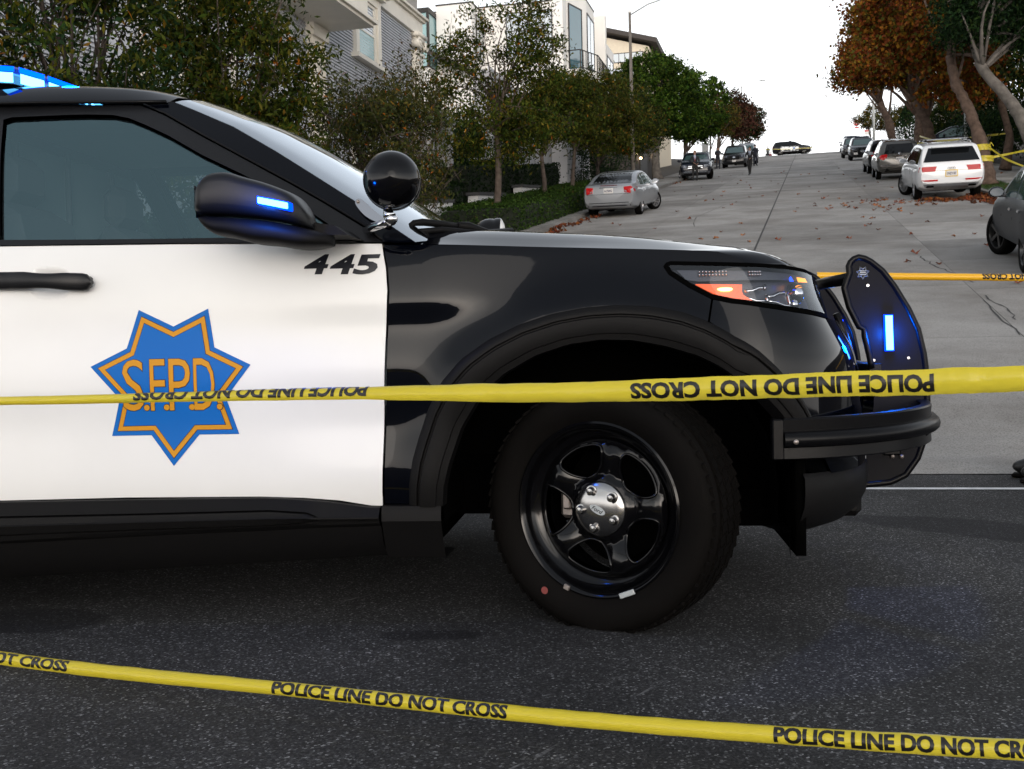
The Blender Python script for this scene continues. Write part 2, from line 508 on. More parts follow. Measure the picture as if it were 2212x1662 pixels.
door_right = [(-.645, 1.162), (-.630, 1.086), (-.625, 1.017), (-.634, .874), (-.642, .714), (-.647, .581), (-.654, .447), (-.658, .372)]
door_bot = [(-.693, .373), (-.79, .390), (-.899, .399), (-1.037, .404), (-1.46, .404), (-1.880, .397)]
door_out = door_right + door_bot + [(-1.880, 1.191), (-1.282, 1.180)]
rear_door_out = [(-1.888, 1.191), (-1.888, .397), (-2.50, .40), (-2.58, .52), (-2.70, .74), (-2.86, .90), (-2.86, 1.205)]
arch_o = [(-.570, .372), (-.565, .44), (-.553, .51), (-.535, .57), (-.505, .655), (-.462, .737), (-.400, .806), (-.317, .862), (-.229, .903), (-.132, .933), (-.037, .949), (.058, .954), (.152, .948), (.245, .929), (.315, .901), (.385, .862), (.444, .815), (.500, .760), (.551, .704), (.585, .655), (.606, .615)]
arch_i = [(-.470, .372), (-.464, .43), (-.448, .495), (-.409, .605), (-.349, .700), (-.275, .765), (-.183, .816), (-.087, .846), (.009, .858), (.103, .854), (.197, .835), (.290, .805), (.345, .777), (.390, .745), (.430, .710), (.465, .675), (.500, .635), (.530, .596), (.545, .575)]
hood_edge = [(-.640, 1.161), (-.479, 1.155), (-.226, 1.144), (.061, 1.130), (.141, 1.126), (.265, 1.119), (.354, 1.112), (.398, 1.098), (.442, 1.073)]
head_top = [(.435, 1.071), (.325, 1.077), (.216, 1.082), (.205, 1.078), (.200, 1.071)]
head_bot = [(.213, 1.050), (.268, 1.011), (.332, .975), (.390, .961), (.479, .947), (.612, .932), (.730, .922), (.818, .913)]
head_out = head_top[::-1][0:0] + [(.858, .967), (.864, 1.015), (.857, 1.029), (.824, 1.047), (.764, 1.056), (.618, 1.063)] + head_top + head_bot
# front wing: from the door gap to the lamp, over the arch
wing = [(-.640, 1.158), (-.623, 1.086), (-.618, 1.017), (-.627, .874), (-.635, .714), (-.640, .581), (-.647, .447), (-.651, .378), (-.575, .378)] + arch_o[1:15] + [(.318, .905), (.331, .972)] + [(.268, 1.011), (.213, 1.050), (.200, 1.071), (.205, 1.078), (.216, 1.082), (.325, 1.077), (.442, 1.070)] + hood_edge[::-1][1:-1]
both(lambda sf, o: panel('front_wing', wing, sf, M['black_paint'], suv, step=.022, out=o))
fascia = [(.324, .905), (.337, .971)] + head_bot[3:] + [(.90, .905), (1.30, .905), (1.30, .44), (.70, .44), (.64, .52), (.606, .615)] + arch_o[::-1][1:6]
both(lambda sf, o: panel('front_bumper', fascia, sf, M['black_paint'], suv, step=.022, out=o))
for sf in (flank, farflank):
    rows = []
    for s_ in np.linspace(.575, 1.30, 40):
        e_ = .004; p = Vector(sf(s_, .45)); tq = Vector(sf(s_ + e_, .45)) - Vector(sf(s_ - e_, .45)); nn = Vector((tq.y, -tq.x, 0)).normalized()
        if nn.x < 0 and s_ > .8: nn = -nn
        if s_ <= .8 and (nn.y > 0) == (sf is flank): nn = -nn
        rows.append([p + nn * o_ + Vector((0, 0, z_ - .45)) for z_, o_ in ((.455, -.004), (.44, .006), (.40, .008), (.355, .002), (.315, -.020), (.285, -.055), (.268, -.10), (.27, -.22))])
    vb = MB(); vb.grid(rows); vb.build('lower_valance', M['matte_black'], suv, smooth=True)

# doors
rec = smoothpoly([(-1.755, 1.073), (-1.743, 1.112), (-1.727, 1.124), (-1.646, 1.122), (-1.612, 1.097), (-1.609, 1.047), (-1.627, 1.024), (-1.663, 1.015), (-1.721, 1.020), (-1.747, 1.040)], 2)
fd = panel('front_door', door_out, flank, M['white_paint'], suv, step=.028, holes=[rec], thick=.010)
panel('rear_door', rear_door_out, flank, M['white_paint'], suv, step=.05)
panel('front_door', door_out, farflank, M['white_paint'], suv, step=.05, out=(0, 1, 0))
panel('rear_door', rear_door_out, farflank, M['white_paint'], suv, step=.06, out=(0, 1, 0))
def rearflank(s, z):
    x, y, z = flank(-1.9, z)
    t = sstep(-3.3, -4.08, s); return (s, y + .22 * t * t, z)
def farrear(s, z):
    x, y, z = rearflank(s, z); return (x, 2 * CW - y, z)
ra_c = (-3.02, .40)
def arc(c, r, a0, a1, n): return [(c[0] + r * math.cos(R(a0 + (a1 - a0) * i / n)), c[1] + r * math.sin(R(a0 + (a1 - a0) * i / n))) for i in range(n + 1)]
quarter = [(-2.868, 1.206), (-2.868, .95)] + [p for p in arc(ra_c, .54, 76, -2, 8) if 0] + [(-2.868, .918)] + arc(ra_c, .54, 100, 178, 10) + [(-3.56, .36), (-4.08, .36), (-4.08, 1.22)]
for sf, o in ((rearflank, (0, -1, 0)), (farrear, (0, 1, 0))):
    panel('rear_quarter', quarter, sf, M['black_paint'], suv, step=.07, out=o)
# what is fixed to the near front door
def onf(off): 
    def f(s, z):
        p = Vector(flank(s, z)); e = 1e-3
        n = (Vector(flank(s + e, z)) - Vector(flank(s - e, z))).cross(Vector(flank(s, z + e)) - Vector(flank(s, z - e))).normalized()
        if n.y > 0: n = -n
        return p + n * off
    return f
star = [(-1.397, .980), (-1.289, .927), (-1.178, .979), (-1.162, .861), (-1.050, .806), (-1.130, .707), (-1.092, .596), (-1.217, .596), (-1.300, .501), (-1.369, .596), (-1.495, .595), (-1.466, .709), (-1.556, .809), (-1.439, .863)]
badge = panel('star_badge', star, flank, M['decal_blue'], fd, off=.0015, step=.03, thick=0)
panel('badge_border', inset(star, .0135), flank, M['decal_dark'], fd, off=.0022, step=.03, thick=0)
panel('badge_border', inset(star, .0155), flank, M['decal_gold'], fd, off=.0029, step=.03, thick=0)
panel('badge_border', inset(star, .0285), flank, M['decal_dark'], fd, off=.0036, step=.03, thick=0)
panel('badge_field', inset(star, .0305), flank, M['decal_blue'], fd, off=.0043, step=.03, thick=0)
# S.F.P.D. in tall thin capitals
def badge_text(off, grow):
    for ch, x0, x1, b in (('S', -1.453, -1.385, -.004), ('.', -1.388, -1.370, .03), ('F', -1.366, -1.319, -.004), ('.', -1.325, -1.307, .03), ('P', -1.306, -1.239, -.004), ('.', -1.245, -1.227, .03), ('D', -1.228, -1.163, -.004), ('.', -1.158, -1.140, .03)):
        z0, z1 = (.672, .828) if ch != '.' else (.672, .690)
        f = onf(off)
        text_on('badge_lettering', ch, lambda u, v: f(x0 - grow + (x1 - x0 + 2 * grow) * u, z0 - grow + (z1 - z0 + 2 * grow) * v), M['decal_gold' if grow == 0 else 'decal_dark'], fd, bold=b + (.012 if grow else 0), cuty=4)
badge_text(.0050, .0022)
badge_text(.0058, 0)
fnum = onf(.0014)
for k, x0 in enumerate((-.881, -.801, -.727)):
    ch = '445'[k]
    text_on('unit_number', ch, lambda u, v: fnum(x0 + .072 * u + .020 * v - .006, 1.0735 - .002 * k + .0605 * v), M['decal_dark'], fd, bold=.035, cutx=3, cuty=3)
# handle with its hollow and key lock
panel('handle_hollow', rec, flank, M['white_paint'], fd, step=.008, thick=0, offf=lambda s, z: -.036 * sstep(0, .05, pdist((s, z), rec)))
hb = MB()
hz = spl([(-1.90, 1.080), (-1.75, 1.077), (-1.60, 1.070), (-1.535, 1.067)])
pts = []; rs = []
rows = []
for i in range(25):
    x = -1.872 + (1.872 - 1.533) * i / 24
    lift = .030 + .016 * math.sin(math.pi * min(1, max(0, (x + 1.80) / .24))) if x > -1.80 else .030
    y = flank(x, 1.07)[1] - lift
    h = .026 * min(1, math.sqrt(max(0, 1 - max(0, (x + 1.560) / .0275)**2))) + .001
    h *= 1.0 if (x < -1.74 or x > -1.615) else 1 - .14 * math.sin(math.pi * (x + 1.74) / .125)
    th = .011
    ring = []
    for k in range(12):
        a = 2 * math.pi * k / 12
        ring.append(Vector((x, y - th * math.sin(a) * 1.1, hz(x) + h * (abs(math.cos(a))**.6) * (1 if math.cos(a) > 0 else -1))))
    rows.append(ring)
hb.grid(rows, close=True); hb.f.append(list(range(12))); hb.m.append(0); hb.f.append([24 * 12 + k for k in range(11, -1, -1)]); hb.m.append(0)
for x in (-1.84, -1.575):
    hb.box((x, flank(x, 1.07)[1] - .01, hz(x)), (.06, .045, .036), bev=.006)
hd_ = hb.build('door_handle', M['soft_black'], fd, smooth=True, auto=50)
kb = MB(); kb.lathe([(.001, -.006), (.009, -.006), (.0105, 0), (.0105, .01)], c=(-1.852, flank(-1.85, 1.07)[1] - .047, 1.079), axis='y', n=16)
kb.build('key_lock', M['satin_black'], fd, smooth=True, auto=40)
# belt strip, pane, window frame
panel('belt_strip', [(-1.885, 1.211), (-1.60, 1.203), (-.80, 1.180), (-.716, 1.172), (-.70, 1.1655), (-1.282, 1.1825), (-1.885, 1.1925)], flank, M['soft_black'], fd, off=.004, step=.04)
glass_o = [(-1.985, 1.640), (-1.96, 1.648), (-1.775, 1.648), (-1.690, 1.646), (-1.601, 1.640), (-1.541, 1.625), (-1.478, 1.597), (-1.39, 1.554), (-1.26, 1.478), (-1.114, 1.405), (-1.022, 1.355), (-.888, 1.278), (-.760, 1.190), (-1.337, 1.198), (-1.868, 1.210)]
frame_top = [(-2.80, 1.66), (-2.40, 1.69), (-2.019, 1.693), (-1.760, 1.687), (-1.516, 1.672), (-1.426, 1.632), (-1.273, 1.543), (-1.122, 1.459), (-.951, 1.363), (-.839, 1.297), (-.709, 1.216), (-.651, 1.172), (-.640, 1.166)]
panel('window_glass', inset(glass_o, -.012), flank, M['glass_side'], fd, off=-.010, step=.06, thick=.004)
panel('window_frame', frame_top[3:] + [(-.716, 1.168), (-1.30, 1.184), (-1.893, 1.1945), (-2.030, 1.692)], flank, M['soft_black'], fd, off=.003, step=.03, holes=[glass_o], thick=.016)
# rear side windows
rg = [(-2.115, 1.635), (-2.40, 1.630), (-2.82, 1.60), (-2.80, 1.225), (-1.985, 1.213)]
qg = [(-2.95, 1.59), (-3.45, 1.54), (-3.72, 1.46), (-3.80, 1.25), (-2.93, 1.228)]
for sf, o in ((rearflank, (0, -1, 0)), (farrear, (0, 1, 0))):
    panel('rear_window_frame', [(-2.036, 1.692), (-1.899, 1.195), (-2.86, 1.209), (-4.06, 1.225), (-3.98, 1.45), (-3.86, 1.60), (-3.4, 1.655), (-2.8, 1.683), (-2.4, 1.69)], sf, M['soft_black'], suv, off=.003, step=.07, holes=[rg, qg], out=o)
    panel('rear_window', inset(rg, -.01), sf, M['glass_side'], suv, off=-.008, step=.12, out=o, thick=.004)
    panel('quarter_window', inset(qg, -.01), sf, M['glass_side'], suv, off=-.008, step=.12, out=o, thick=.004)
panel('window_glass', inset(glass_o, -.012), farflank, M['glass_side'], suv, off=-.010, step=.08, thick=.004, out=(0, 1, 0))
panel('window_frame', frame_top[3:] + [(-.716, 1.168), (-1.30, 1.184), (-1.893, 1.1945), (-2.030, 1.692)], farflank, M['soft_black'], suv, off=.003, step=.05, holes=[glass_o], thick=.016, out=(0, 1, 0))
# windscreen pillar
ws_edge = [(-1.398, 1.677), (-1.32, 1.642), (-1.176, 1.574), (-1.02, 1.480), (-.904, 1.405), (-.739, 1.297), (-.659, 1.241), (-.605, 1.203), (-.544, 1.161)]
pillar = [(-1.507, 1.680), (-1.419, 1.638), (-1.267, 1.549), (-1.116, 1.465), (-.945, 1.369), (-.833, 1.303), (-.703, 1.222), (-.640, 1.166), (-.60, 1.160)] + ws_edge[::-1]
both(lambda sf, o: panel('windscreen_pillar', pillar, sf, M['black_paint'], suv, off=.006, step=.03, out=o, thick=.02))
strip = MB()
trim_line = [(-1.50, 1.672), (-1.419, 1.635), (-1.267, 1.546), (-1.116, 1.462), (-.945, 1.366), (-.833, 1.300), (-.703, 1.219), (-.645, 1.171)]
f8 = onf(.008)
strip.tube([f8(*p) for p in dens(trim_line, .05, False)], .0035, 6)
strip.build('pillar_trim', M['satin_black'], suv, smooth=True)

# roof: near edge, rounding, crown
roof_rows = []
rxs = [-4.02, -3.9, -3.6, -3.2, -2.8, -2.4, -2.0, -1.85, -1.75, -1.68, -1.60, -1.53, -1.47, -1.42]
zsil = spl([(-4.0, 1.66), (-3.4, 1.735), (-2.8, 1.765), (-2.05, 1.771), (-1.70, 1.757), (-1.62, 1.747), (-1.55, 1.734), (-1.50, 1.719), (-1.42, 1.690)])
zgut = spl([(-4.0, 1.60), (-3.4, 1.655), (-2.8, 1.685), (-2.02, 1.697), (-1.76, 1.690), (-1.51, 1.681), (-1.40, 1.677)])
NV = 25
for x in rxs:
    row = []
    for j in range(NV):
        u = j / (NV - 1); a = abs(2 * u - 1)
        y = .365 + (2 * CW - .73) * u
        rise = (1 - a**5) ** .55
        zc = zsil(x) + .035
        row.append(Vector((x + (.10 * (1 - a * a) * sstep(-1.9, -1.42, x)), y, zgut(x) + (zc - zgut(x)) * rise)))
    roof_rows.append(row)
rf = MB(); rf.grid(roof_rows); rf.build('roof', M['black_paint'], suv, smooth=True)
gt = MB()
for sgn in (0, 1):
    gl = [(x, (.358 if not sgn else 2 * CW - .358), zgut(x) + .002) for x in np.linspace(-3.9, -1.42, 24)]
    gt.tube(gl, .006, 6)
gt.build('roof_gutter', M['satin_black'], suv, smooth=True)
for yy in (0, 1):
    hr = MB()
    rr_ = [(x, (.40 if not yy else 2 * CW - .40), zsil(x) - .012) for x in np.linspace(-3.8, -2.3, 14)]
    hr.tube(rr_, .014, 6); hr.build('roof_rail', M['satin_black'], suv, smooth=True)
# windscreen
wrows = []
for i in range(25):
    t = i / 24
    k = t * (len(ws_edge) - 1); a = int(min(k, len(ws_edge) - 2)); fr = k - a
    s = ws_edge[a][0] * (1 - fr) + ws_edge[a + 1][0] * fr; z = ws_edge[a][1] * (1 - fr) + ws_edge[a + 1][1] * fr
    e = Vector(flank(s, z)) + Vector((0, -.004, 0)); row = []
    nx = .5 * (1 - t) + .95 * t; nz = .86 * (1 - t) + .30 * t
    B = .085 * (1 - t) + .15 * t
    for j in range(33):
        u = j / 32
        bl = B * max(0, 1 - (2 * u - 1)**2)**.8
        row.append(Vector((e.x + nx * bl + .002, e.y + (2 * CW - 2 * e.y) * u, e.z + nz * bl + .003)))
    wrows.append(row)
wg = MB(); wg.grid(wrows); wg.build('windscreen', M['glass_ws'], suv, smooth=True)
# bonnet
he = spl([(-.640, 1.161), (-.479, 1.155), (-.226, 1.144), (.061, 1.130), (.265, 1.119), (.354, 1.112), (.398, 1.098), (.442, 1.074)])
hdm = spl([(-.62, 1.225), (-.40, 1.219), (-.16, 1.206), (.05, 1.192), (.264, 1.168), (.41, 1.151), (.494, 1.140), (.565, 1.122), (.613, 1.107), (.65, 1.088), (.69, 1.066)])
hrows = []
NU = 41
for i in range(41):
    t = i / 40; row = []
    for j in range(NU):
        u = j / (NU - 1); a = 1 - abs(2 * u - 1)       # 0 at the edges, 1 in the middle
        yb = BASE(1.12, -.640 + 1.082 * (1 - (1 - t)**1.35)) + .010
        y = yb + (CW - yb) * a
        if u > .5: y = 2 * CW - y
        xr = -.635 + .26 * a**.7
        q = 1 - a
        xf = .442 + .245 * (1 - q**2.6)**(1 / 2.6)
        x = xr + (xf - xr) * (1 - (1 - t)**1.35)
        xe = -.640 + (.442 + .640) * (1 - (1 - t)**1.35)
        w = sstep(0, .30, a)**.7
        # the same fraction of the way along edge and crown
        xd = -.62 + (.69 + .62) * (1 - (1 - t)**1.35)
        z = he(xe) * (1 - w) + hdm(xd) * w - .012 * sstep(.45, 1.0, a)
        row.append(Vector((x, y, z)))
    hrows.append(row)
hm = MB(); hm.grid(hrows); hm.build('bonnet', M['black_paint'], suv, smooth=True)
cw = MB()
cw.grid([[Vector((-.64 + .26 * (1 - abs(2 * u - 1))**.7 - dx, .08 + (2 * CW - .16) * u, zz)) for u in np.linspace(0, 1, 21)] for dx, zz in ((-.02, 1.15), (.10, 1.155), (.20, 1.13))])
cw.build('cowl', M['matte_black'], suv, smooth=True)

# wheel-arch trims, lofted across a stepped section
def resamp(poly, n):
    d = [0]
    for i in range(1, len(poly)): d.append(d[-1] + math.hypot(poly[i][0] - poly[i - 1][0], poly[i][1] - poly[i - 1][1]))
    ts = np.linspace(0, d[-1], n)
    return list(zip(np.interp(ts, d, [p[0] for p in poly]), np.interp(ts, d, [p[1] for p in poly])))
def arch_trim(po, pi, sf, parent, sgn=-1):
    po = resamp(po, 72); pi = resamp(pi, 72); rows = []
    prof = [(-.06, .0), (0, .010), (.12, .016), (.20, .015), (.235, .006), (.27, .006), (.31, .019), (.55, .022), (.78, .016), (.80, .010), (.98, .006), (1.0, -.004), (1.02, -.05)]
    for a, b in zip(po, pi):
        row = []
        for t, h in prof:
            s = a[0] * (1 - t) + b[0] * t; z = a[1] * (1 - t) + b[1] * t
            p = Vector(sf(s, z)); row.append(p + Vector((0 if s < .4 else .5 * h, sgn * h, 0)))
        rows.append(row)
    b = MB(); b.grid(rows)
    return b.build('wheel_arch_trim', M['matte_black'], parent, smooth=True, auto=38)
arch_trim(arch_o, arch_i, flank, suv)
arch_trim(arch_o, arch_i, farflank, suv, 1)
ro = arc(ra_c, .545, 178, 2, 24); ri = arc(ra_c, .45, 178, 2, 24)
for sf, o in ((rearflank, -1), (farrear, 1)): arch_trim(ro, ri, sf, suv, o)
# sill cladding
rt = lin([(-2.55, .395), (-1.864, .395), (-1.391, .400), (-1.016, .4025), (-.931, .398), (-.819, .389), (-.697, .371), (-.658, .371)])
gtp = lin([(-2.6, .34), (-1.874, .353), (-1.398, .360), (-.992, .368), (-.879, .360), (-.842, .345)])
gbt = lin([(-2.6, .27), (-1.895, .292), (-1.411, .309), (-1.0, .319), (-.862, .329), (-.842, .336)])
rlo = lin([(-2.6, .24), (-1.902, .273), (-1.295, .302), (-1.002, .313), (-.851, .320), (-.66, .324)])
rbo = lin([(-2.6, .11), (-1.958, .135), (-1.393, .168), (-1.03, .188), (-.682, .207)])
for sgn in (0, 1):
    rows = []
    for x in list(np.linspace(-2.52, -.95, 40)) + list(np.linspace(-.93, -.662, 22)):
        k = sstep(-.835, -.90, x)
        t, g1, g2, lo, bo = rt(x), gtp(x), gbt(x), rlo(x), rbo(x)
        if x > -.842: g1 = g2 = (gtp(-.842) + gbt(-.842)) / 2
        m = (g1 + g2) / 2
        ys = BASE(t) - .012
        row = [(t + .001, ys + .02), (t - .001, ys), (g1 + .004, ys - .020), (g1 + .001, ys - .022), (g1 - .002, ys - .022 + .016 * k), (g1 - .005, ys - .022 - .004 * k), (m + .004, ys - .030), (m, ys - .030 - .004 * k), (g2 + .004, ys - .022), (g2 + .001, ys - .018 + .010 * k), (g2 - .003, ys - .014), (lo, ys - .008), (lo - .012, ys + .012), (lo - .06, ys + .035), (bo + .02, ys + .075), (bo, ys + .10), (bo + .01, ys + .3)]
        rows.append([Vector((x, y if not sgn else 2 * CW - y, z)) for z, y in row])
    rp = MB(); rp.grid(rows)
    o = rp.build('sill_cladding', M['matte_black'], suv, smooth=True, auto=32)
    wp = MB()
    rows = []
    for x in np.linspace(-.655, -.475, 8):
        rows.append([Vector((x, y if not sgn else 2 * CW - y, z)) for z, y in ((.376, .05), (.374, .030), (.36, .024), (.33, .022), (.325, .026), (.26, .06), (.205, .10), (.20, .30))])
    wp.grid(rows); wp.build('sill_end', M['matte_black'], suv, smooth=True, auto=32)

# wheel housings, floor, closing panels
for cx, sgn in ((.02, 0), (.02, 1), (ra_c[0], 0), (ra_c[0], 1)):
    b = MB(); n = 20
    rows = []
    for yy in (.075, .30, .56):
        rows.append([Vector((cx + .50 * math.cos(a), yy if not sgn else 2 * CW - yy, .40 + .475 * math.sin(a))) for a in np.linspace(R(-10), R(190), n)])
    rows.append([Vector((cx, .57 if not sgn else 2 * CW - .57, .42)) for _ in range(n)])
    b.grid(rows); b.build('wheel_housing', M['dark'], suv, smooth=True)
ub = MB()
ub.box((-1.52, CW, .245), (1.98, 1.60, .06)); ub.box((-1.7, CW, .34), (4.4, .9, .14)); ub.box((.45, CW, .30), (.50, 1.1, .12)); ub.box((-3.85, CW, .40), (.45, 1.5, .25))
ub.box((.02, CW, .75), (1.1, .90, .55)); ub.box((-.52, CW, .75), (.05, 1.6, .8))
ub.build('underbody', M['dark'], suv)
tg = MB()
tg.grid([[Vector((x, CW + w * u, z)) for u in np.linspace(-1, 1, 9)] for x, w, z in ((-4.10, .70, .30), (-4.16, .72, .50), (-4.14, .74, .85), (-4.10, .74, 1.0), (-4.08, .74, 1.22), (-3.97, .66, 1.50), (-3.88, .60, 1.63), (-3.98, .55, 1.69))])
tg.build('tailgate', M['black_paint'], suv, smooth=True)
tw = MB(); tw.grid([[Vector((x, CW + w * u, z)) for u in np.linspace(-1, 1, 9)] for x, w, z in ((-4.085, .64, 1.24), (-3.99, .60, 1.49), (-3.93, .57, 1.58))]); tw.build('rear_screen', M['soft_black'], suv, smooth=True)
M['tail_red'] = mat('red_tail_lens', (0.42, 0.012, 0.012), 0.12, coat=.5)
for y in (.30, 2 * CW - .30):
    lamp = MB(); lamp.box((-4.085, y, 1.02), (.08, .26, .16), bev=.02); lamp.build('tail_lamp', M['tail_red'], suv)
# cabin
cb = MB(); cb.box((-2.3, CW, .55), (3.3, 1.7, .06)); cb.box((-.85, CW, 1.02), (.5, 1.55, .26), bev=.06); cb.box((-.62, CW, 1.08), (.35, 1.60, .12)); cb.build('dashboard', M['interior'], suv)
for y in (.58, 2 * CW - .58):
    s = MB(); s.box((-1.72, y, .72), (.52, .52, .2), bev=.06); s.box((-1.99, y, 1.06), (.16, .50, .66), bev=.07, rot=Matrix.Rotation(R(-12), 3, 'Y')); s.box((-2.07, y, 1.47), (.10, .27, .18), bev=.05)
    s.build('seat', M['interior'], suv, smooth=True, auto=30)
sw = MB(); ringp = [(-1.28 + .03 * math.cos(a) * 0 - .09 * math.sin(a), 2 * CW - .58 + .19 * math.cos(a), 1.12 + .17 * math.sin(a)) for a in np.linspace(0, 2 * math.pi, 25)]
sw.tube(ringp, .015, 8, cap=False); sw.box((-1.26, 2 * CW - .58, 1.12), (.05, .16, .12), bev=.02); sw.build('steering_wheel', M['interior'], suv, smooth=True)
pt = MB(); pt.box((-2.12, 1.0, 1.42), (.02, 1.3, .42), bev=.008); pt.build('reflection_panel', M['screen'], suv)  # added panel: puts the window's pale reflection inside the cabin
hd2 = MB(); hd2.grid([[Vector((x, .46 + (2 * CW - .92) * u, 1.665 + .05 * math.sin(math.pi * u))) for u in np.linspace(0, 1, 9)] for x in (-3.8, -2.6, -1.9, -1.45)]); hd2.build('headliner', M['headliner'], suv)
for y in (.62, 1.0, 1.38):
    b = MB(); b.tube([(-2.10, y, 1.2), (-2.10, y, 1.64)], .012, 6); b.build('cage_bar', M['interior'], suv)
pr = MB(); pr.box((-2.14, CW, 1.20), (.03, 1.40, .95)); pr.build('cabin_partition', M['interior'], suv)

# ---- head lamp (two)
for sf, o, sg in ((flank, (0, -1, 0), 1), (farflank, (0, 1, 0), -1)):
    hl = panel('headlight', inset(head_out, .006), sf, M['lamp_grey'], suv, off=-.045, step=.035, out=o, thick=0)
    panel('lamp_gasket', inset(head_out, -.004), sf, M['dark'], hl, off=.003, step=.03, out=o, holes=[inset(head_out, .010)], thick=.03)
    panel('lamp_lens', inset(head_out, .009), sf, M['lens_clear'], hl, off=.005, step=.025, out=o, thick=.004)
    panel('upper_shade', [(.235, 1.066), (.62, 1.052), (.78, 1.046), (.80, 1.030), (.46, 1.030), (.30, 1.030), (.262, 1.036)], sf, M['lamp_grey'], hl, off=-.018, step=.03, out=o)
    panel('amber_reflector', [(.288, 1.020), (.419, 1.015), (.417, .995), (.42, .985), (.436, .973), (.448, .966), (.395, .976), (.346, .988), (.315, 1.003)], sf, M['amber'], hl, off=-.010, step=.02, out=o, thick=.02)
    panel('amber_bulb', smoothpoly([(.345, 1.003), (.375, 1.007), (.397, 1.003), (.390, .995), (.362, .994)], 2), sf, M['amber_hot'], hl, off=-.006, step=.02, out=o, thick=0)
    panel('front_marker', [(.695, 1.036), (.770, 1.034), (.782, 1.022), (.700, 1.021)], sf, M['orange'], hl, off=-.006, step=.02, out=o, thick=0)
    panel('blue_marker', [(.640, 1.031), (.655, 1.038), (.668, 1.022), (.640, 1.022)], sf, M['blue_deep'], hl, off=-.006, step=.02, out=o, thick=0)
    for (s0, s1, z0, nled) in ((.300, .378, 1.054, 9), (.446, .488, 1.051, 5)):
        b = MB()
        for k in range(nled):
            s = s0 + (s1 - s0) * k / (nled - 1)
            for dz in (0, -.009):
                p = Vector(sf(s, z0 + dz - .001)); b.sphere((p.x, p.y + sg * .010, p.z), .0042, 6)
        b.build('led_row', M['lamp_silver'], hl, smooth=True)
    for line in ([(.425, .992), (.45, .993), (.475, 1.001), (.500, 1.002)], [(.505, .975), (.53, .976), (.56, .985), (.60, .986)], [(.43, .974), (.46, .963), (.50, .962)], [(.505, .962), (.54, .958), (.57, .949), (.61, .946)], [(.503, .955), (.503, .980)], [(.603, .944), (.605, .990)], [(.500, .994), (.501, 1.010)]):
        b = MB(); pts = [Vector(sf(*p)) + Vector((0, sg * .018, 0)) for p in dens(line, .012, False)]
        b.tube(pts, .0052, 8); b.build('chrome_bar', M['chrome'], hl, smooth=True)
    b = MB(); p = Vector(sf(.70, .985)); b.sphere((p.x - .02, p.y + sg * .045, p.z), .034, 16); p = Vector(sf(.69, .953)); b.sphere((p.x - .03, p.y + sg * .045, p.z), .020, 12)
    b.build('projector_lens', M['chrome'], hl, smooth=True)

# ---- grille behind the push bumper
gr = MB()
for i in range(-9, 10):
    for k in range(9):
        y = CW + i * .055 + (.0275 if k % 2 else 0); z = .60 + k * .038
        x = XF(z) - .035 - .06 * ((y - CW) / .62)**2
        hexp = [Vector((x, y + .024 * math.cos(R(60 * q + 30)), z + .022 * math.sin(R(60 * q + 30)))) for q in range(7)]
        gr.tube(hexp, .004, 4, cap=False)
gr.build('grille', M['satin_black'], suv)
for sgn in (1, -1):
    b = MB(); b.tube([(.845, CW + sgn * .44, .64), (.835, CW + sgn * .47, .75), (.80, CW + sgn * .49, .86), (.77, CW + sgn * .50, .93)], .012, 6); b.build('grille_surround', M['satin_black'], suv, smooth=True)
pf = MB(); pf.box((.80, CW, .32), (.10, 1.0, .12), bev=.02); pf.build('skid_plate', M['matte_black'], suv)
mf = MB(); mf.box((.585, .34, .36), (.03, .50, .30)); mf.grid([[Vector((.545 + .02 * k, .03 + .16 * k, z)) for k in range(4)] for z in (.62, .50, .38, .26, .215)]); mf.build('splash_guard', M['dark'], suv, smooth=True)
